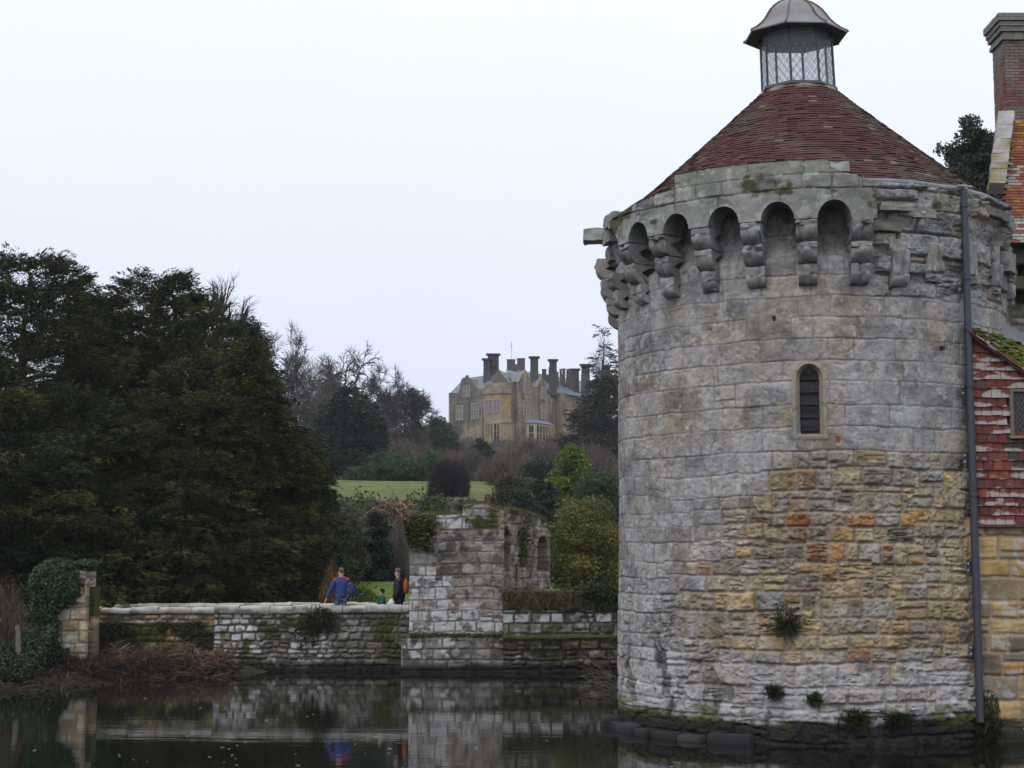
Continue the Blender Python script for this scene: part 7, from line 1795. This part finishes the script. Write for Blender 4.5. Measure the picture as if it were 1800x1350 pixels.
def figure(label, loc, rz, H, hands, legs, headturn=0.0, coat=None, coat_r=1.0, trousers=None, yoke=None, cuffs=None, hem=.44, bend=0.0):
    """local axes: +x forward, +y left; hands/legs: [left, right] hand and foot positions in units of height"""
    root = empty('person', loc, label, 'person', 'people crossing the bridge', rz)
    k = H
    pel, waist, chest, nb, nt, hd, ht = [V3(x * k, 0, z * k) for x, z in ((0, .52), (.0, .60), (.005 + bend * .5, .72), (.0 + bend, .815), (.006 + bend, .85), (.016 + bend * 1.2, .905), (.010 + bend * 1.2, .965))]
    pts = [pel, waist, chest, nb, nt, hd, ht]; rad = [(.085 * k, .065 * k), (.075 * k, .058 * k), (.085 * k, .06 * k), .035 * k, .032 * k, (.052 * k, .044 * k), (.048 * k, .042 * k)]
    ed = [(i, i + 1) for i in range(6)]
    nose = hd + V3(.058 * k, 0, -.003 * k); pts.append(nose); rad.append(.008 * k); ed.append((5, len(pts) - 1))
    arms = []
    for i, s in enumerate((1, -1)):
        sh = nb + V3(-.005 * k, s * .105 * k, -.02 * k); hand = V3(*hands[i]) * k
        mid = (sh + hand) / 2; L = np.linalg.norm(hand - sh); off = math.sqrt(max((.36 * k * .5) ** 2 - (L / 2) ** 2, 0)); el = mid + V3(-off * .8, s * off * .5, -off * .2)
        wr = el + (hand - el) * .97
        a = len(pts); pts += [sh, el, wr]; rad += [.034 * k, .026 * k, .018 * k]; ed += [(3, a), (a, a + 1), (a + 1, a + 2)]
        dv = (hand - el); dv /= np.linalg.norm(dv); palm = wr + dv * .045 * k; pts.append(palm); rad.append((.020 * k, .012 * k)); ed.append((a + 2, a + 3))
        sd = np.cross(dv, V3(1, 0, 0)); sd /= np.linalg.norm(sd) + 1e-9; sd = V3(1, 0, 0) - dv * dv[0]; sd /= np.linalg.norm(sd) + 1e-9
        for j, (o_, l_) in enumerate(((-.016, .034), (-.006, .042), (.005, .046), (.015, .040))):
            t0 = palm + sd * o_ * k + dv * .012 * k; t1 = t0 + dv * l_ * .55 * k; t2 = t1 + (dv * .7 + V3(0, -s * .5, 0)) * l_ * .45 * k
            c = len(pts); pts += [t0, t1, t2]; rad += [.0055 * k, .005 * k, .0042 * k]; ed += [(a + 3, c), (c, c + 1), (c + 1, c + 2)]
        c = len(pts); t0 = palm + sd * .02 * k - dv * .02 * k; t1 = t0 + (sd * .8 + dv * .6) * .028 * k; pts += [t0, t1]; rad += [.006 * k, .005 * k]; ed += [(a + 3, c), (c, c + 1)]
        arms.append((sh, el, wr))
    lg = []
    for i, s in enumerate((1, -1)):
        hip = V3(0, s * .05 * k, .49 * k); ft = V3(*legs[i]) * k; kn = (hip + ft) / 2 + V3(.03 * k, 0, 0); toe = ft + V3(.10 * k, s * .012 * k, -.022 * k)
        a = len(pts); pts += [hip, kn, ft, toe]; rad += [.055 * k, .036 * k, .026 * k, (.028 * k, .018 * k)]; ed += [(0, a), (a, a + 1), (a + 1, a + 2), (a + 2, a + 3)]; lg.append((hip, kn, ft, toe))
    skin('body', pts, ed, rad, SKINM, root)
    # jacket, trousers and shoes
    P = [V3(0, 0, hem * k), pel, waist, chest, nb + V3(0, 0, -.01 * k), nt + V3(-.005 * k, 0, -.005 * k)]
    Rr = [(.118 * k * coat_r,) * 2, (.118 * k * coat_r,) * 2, (.112 * k * coat_r,) * 2, (.112 * k * coat_r,) * 2, (.066 * k * coat_r, .06 * k * coat_r), .048 * k]
    E = [(i, i + 1) for i in range(5)]
    for sh, el, wr in arms:
        a = len(P); P += [sh, el, wr]; Rr += [.052 * k * coat_r, .044 * k * coat_r, .036 * k * coat_r]; E += [(4, a), (a, a + 1), (a + 1, a + 2)]
    jk = skin('jacket', P, E, Rr, coat, root)
    if yoke is not None:
        Py = [chest + V3(0, 0, .028 * k), nb + V3(0, 0, -.012 * k), nt + V3(-.005 * k, 0, .0)]; Ry = [(.117 * k * coat_r,) * 2, (.085 * k * coat_r,) * 2, .054 * k]; Ey = [(0, 1), (1, 2)]
        for sh, el, wr in arms: a = len(Py); Py += [sh + V3(0, 0, .004 * k), sh * .75 + el * .25]; Ry += [.055 * k * coat_r, .051 * k * coat_r]; Ey += [(1, a), (a, a + 1)]
        skin('yoke', Py, Ey, Ry, yoke, root, root=1)
    if cuffs is not None:
        for sh, el, wr in arms: skin('cuff', [wr * 1.0 + (el - wr) * .12, wr + (wr - el) * .05], [(0, 1)], [.040 * k, .040 * k], cuffs, root)
    Pt = [V3(0, 0, .52 * k)]; Rt = [(.092 * k, .075 * k)]; Et = []
    for hip, kn, ft, toe in lg: a = len(Pt); Pt += [hip, kn, ft + V3(0, 0, .012 * k)]; Rt += [.066 * k, .047 * k, .038 * k]; Et += [(0, a), (a, a + 1), (a + 1, a + 2)]
    skin('trousers', Pt, Et, Rt, trousers, root)
    for hip, kn, ft, toe in lg: skin('shoe', [ft + V3(-.02 * k, 0, -.012 * k), toe], [(0, 1)], [(.03 * k, .026 * k), (.03 * k, .018 * k)], flat_mat('shoe', (.03, .028, .026)), root)
    b = MB(); 
    for s in (1, -1):
        b.ellipsoid(hd + V3(.046 * k, s * .019 * k, .008 * k), (.006 * k, .007 * k, .005 * k), (.03, .025, .02), 8, 5)
    b.build('eyes', M_SKIN, root, origin=(0, 0, 0)).location = (0, 0, 0)
    b = MB(); b.ellipsoid(hd + V3(.046 * k, 0, -.030 * k), (.008 * k, .018 * k, .004 * k), (.30, .12, .10), 8, 5); b.build('mouth', M_SKIN, root, origin=(0, 0, 0))
    for s in (1, -1):
        b = MB(); b.ellipsoid(hd + V3(0, s * .05 * k, 0), (.014 * k, .007 * k, .02 * k), (.46, .27, .20), 8, 6); b.build('ear', M_SKIN, root, origin=(0, 0, 0))
    return root, hd, ht, k
def hair(root, ctr, r, col, cut, nm='hair', jit=.12, mat=None):
    """cap of hair or a hat: dome cut off below the line cut(x) around the head"""
    th = np.linspace(0, 2 * math.pi, 26, endpoint=False); rows = []
    for t in np.linspace(0, 1, 9):
        row = []
        for a in th:
            low = cut(math.cos(a)); ph = t * low
            row.append((math.sin(ph) * math.cos(a) * r[0], math.sin(ph) * math.sin(a) * r[1], math.cos(ph) * r[2]))
        rows.append(row)
    P = np.array(rows); P *= (1 + jit * (vnoise(P[..., 0] * 90, P[..., 2] * 90 + P[..., 1] * 70, 3) - .5))[..., None]
    b = MB(); b.grid(P + ctr, np.array(col) * (.7 + .6 * vnoise(P[..., 1] * 120, P[..., 0] * 60, 4))[..., None], closed_u=True)
    return b.build(nm, mat or M_CLOTH, root, smooth=True, origin=(0, 0, 0))
DECK = 1.225
JEANS = flat_mat('denim', (.10, .14, .22)); BLUE = flat_mat('blue_jacket_cloth', (.022, .045, .17)); RED = flat_mat('red_jacket_cloth', (.33, .012, .035)); NAVY = flat_mat('navy_coat_cloth', (.012, .012, .026)); BLACK = flat_mat('dark_trouser_cloth', (.012, .012, .018)); GREEN = flat_mat('green_coat_cloth', (.012, .075, .045)); PALE = flat_mat('pale_cuff_cloth', (.45, .45, .36)); ORANGE = flat_mat('orange_backpack_cloth', (.42, .095, .018)); WHITE = flat_mat('white_bag_plastic', (.62, .68, .78))
mp = at(600, 1000, 50.3)
man, hd, ht, k = figure('man in a blue padded jacket with red shoulders and jeans walking away on the bridge', (mp.x, 50.3, DECK), R_(112), 1.76, [(.03, .25, .47), (-.02, -.165, .49)], [(.10, .05, .04), (-.10, -.05, .05)], coat=BLUE, coat_r=1.12, trousers=JEANS, yoke=RED, hem=.47)
hair(man, ht + V3(-.006, 0, -.028), (.098, .085, .105), (.12, .10, .045), lambda c: 1.75 - .35 * c, nm='cap')
cp = at(671, 1036, 50.2)
child, hd, ht, k = figure('brown haired child in a dark green coat with pale cuffs between the two adults', (cp.x, 50.2, DECK), R_(183), 1.13, [(.06, .19, .50), (.10, -.19, .50)], [(.07, .05, .04), (-.07, -.05, .05)], coat=GREEN, coat_r=1.22, trousers=BLACK, cuffs=PALE, hem=.42)
hair(child, ht + V3(-.02, 0, -.03), (.088, .082, .088), (.045, .022, .014), lambda c: 1.95 - .75 * c)
wp = at(702, 1000, 50.3)
woman, hd, ht, k = figure('person in a navy coat and grey knitted hat walking left with an orange backpack', (wp.x, 50.3, DECK), R_(180), 1.74, [(.10, .15, .475), (.07, -.15, .49)], [(-.13, .05, .06), (.13, -.05, .04)], coat=NAVY, coat_r=1.0, trousers=BLACK, hem=.46, bend=.012)
hair(woman, ht + V3(-.004, 0, -.015), (.094, .086, .095), (.11, .14, .16), lambda c: 1.55 - .1 * c, nm='hat', jit=.05)
b = MB(); b.ellipsoid((-.075, 0, 1.47), (.09, .10, .13), (.012, .012, .026), 14, 9, .1, 2); b.build('hood', M_CLOTH, woman, smooth=True, origin=(0, 0, 0))
# the backpack she wears and the white bag in her hand
def sack(name, ctr, r, mat, label, cat, flatten=.75, seed=0):
    th = np.linspace(0, 2 * math.pi, 24, endpoint=False); ph = np.linspace(.04, math.pi - .04, 15); S_ = lambda v: np.sign(v) * np.abs(v) ** flatten
    P = np.stack([S_(np.sin(ph))[:, None] * S_(np.cos(th)) * r[0], S_(np.sin(ph))[:, None] * S_(np.sin(th)) * r[1], np.cos(ph)[:, None] * r[2] + 0 * th], -1)
    P[..., :2] *= (1 - .22 * P[..., 2:3] / r[2]); P *= (1 + .10 * (fbm(P[..., 0] * 12 + seed, P[..., 2] * 9 + P[..., 1] * 7, 5, 3) - .5))[..., None]
    b = MB(); b.grid(P + np.array(ctr), (.5, .5, .5), closed_u=True)
    return b, tag_later(b, name, mat, label, cat, ctr)
def tag_later(b, name, mat, label, cat, ctr):
    o = b.build(name, mat, smooth=True, origin=tuple(ctr)); return tag(o, label, cat)
bx, by_, bz = wp.x + .20, 50.3, DECK + 1.20
_, bp_ = sack('backpack', (bx, by_, bz), (.095, .17, .24), ORANGE, 'orange drawstring backpack on the back of the person in navy', 'backpack')
for s in (1, -1):
    b = MB(); b.tube([(bx - .06, by_ + s * .11, bz + .19), (bx - .22, by_ + s * .12, bz + .26), (bx - .33, by_ + s * .11, bz + .10), (bx - .20, by_ + s * .14, bz - .16), (bx - .05, by_ + s * .13, bz - .18)], .014, 5, (.20, .05, .015)); b.build('strap', M_CLOTH, bp_)
_, wb_ = sack('carrier_bag', (wp.x - .21, 50.3 - .26, DECK + .70), (.10, .10, .13), WHITE, 'white and pale blue bag hanging from the hand of the person in navy', 'bag', seed=4)
# ------------------------------------------------------------------ damp winter air
m = bpy.data.materials.new('air'); m.use_nodes = True; n = m.node_tree.nodes; n.clear()
o_ = n.new('ShaderNodeOutputMaterial'); v_ = n.new('ShaderNodeVolumePrincipled')
v_.inputs['Color'].default_value = (0.80, 0.86, 0.95, 1); v_.inputs['Density'].default_value = 0.0002; v_.inputs['Anisotropy'].default_value = 0.2
m.node_tree.links.new(v_.outputs['Volume'], o_.inputs['Volume'])
b = MB(); b.box((-960, -460, -40), (960, 1660, 75), (.8, .85, .9)); tag(b.build('haze', m), kind='stuff')
SC.cycles.volume_bounces = 1
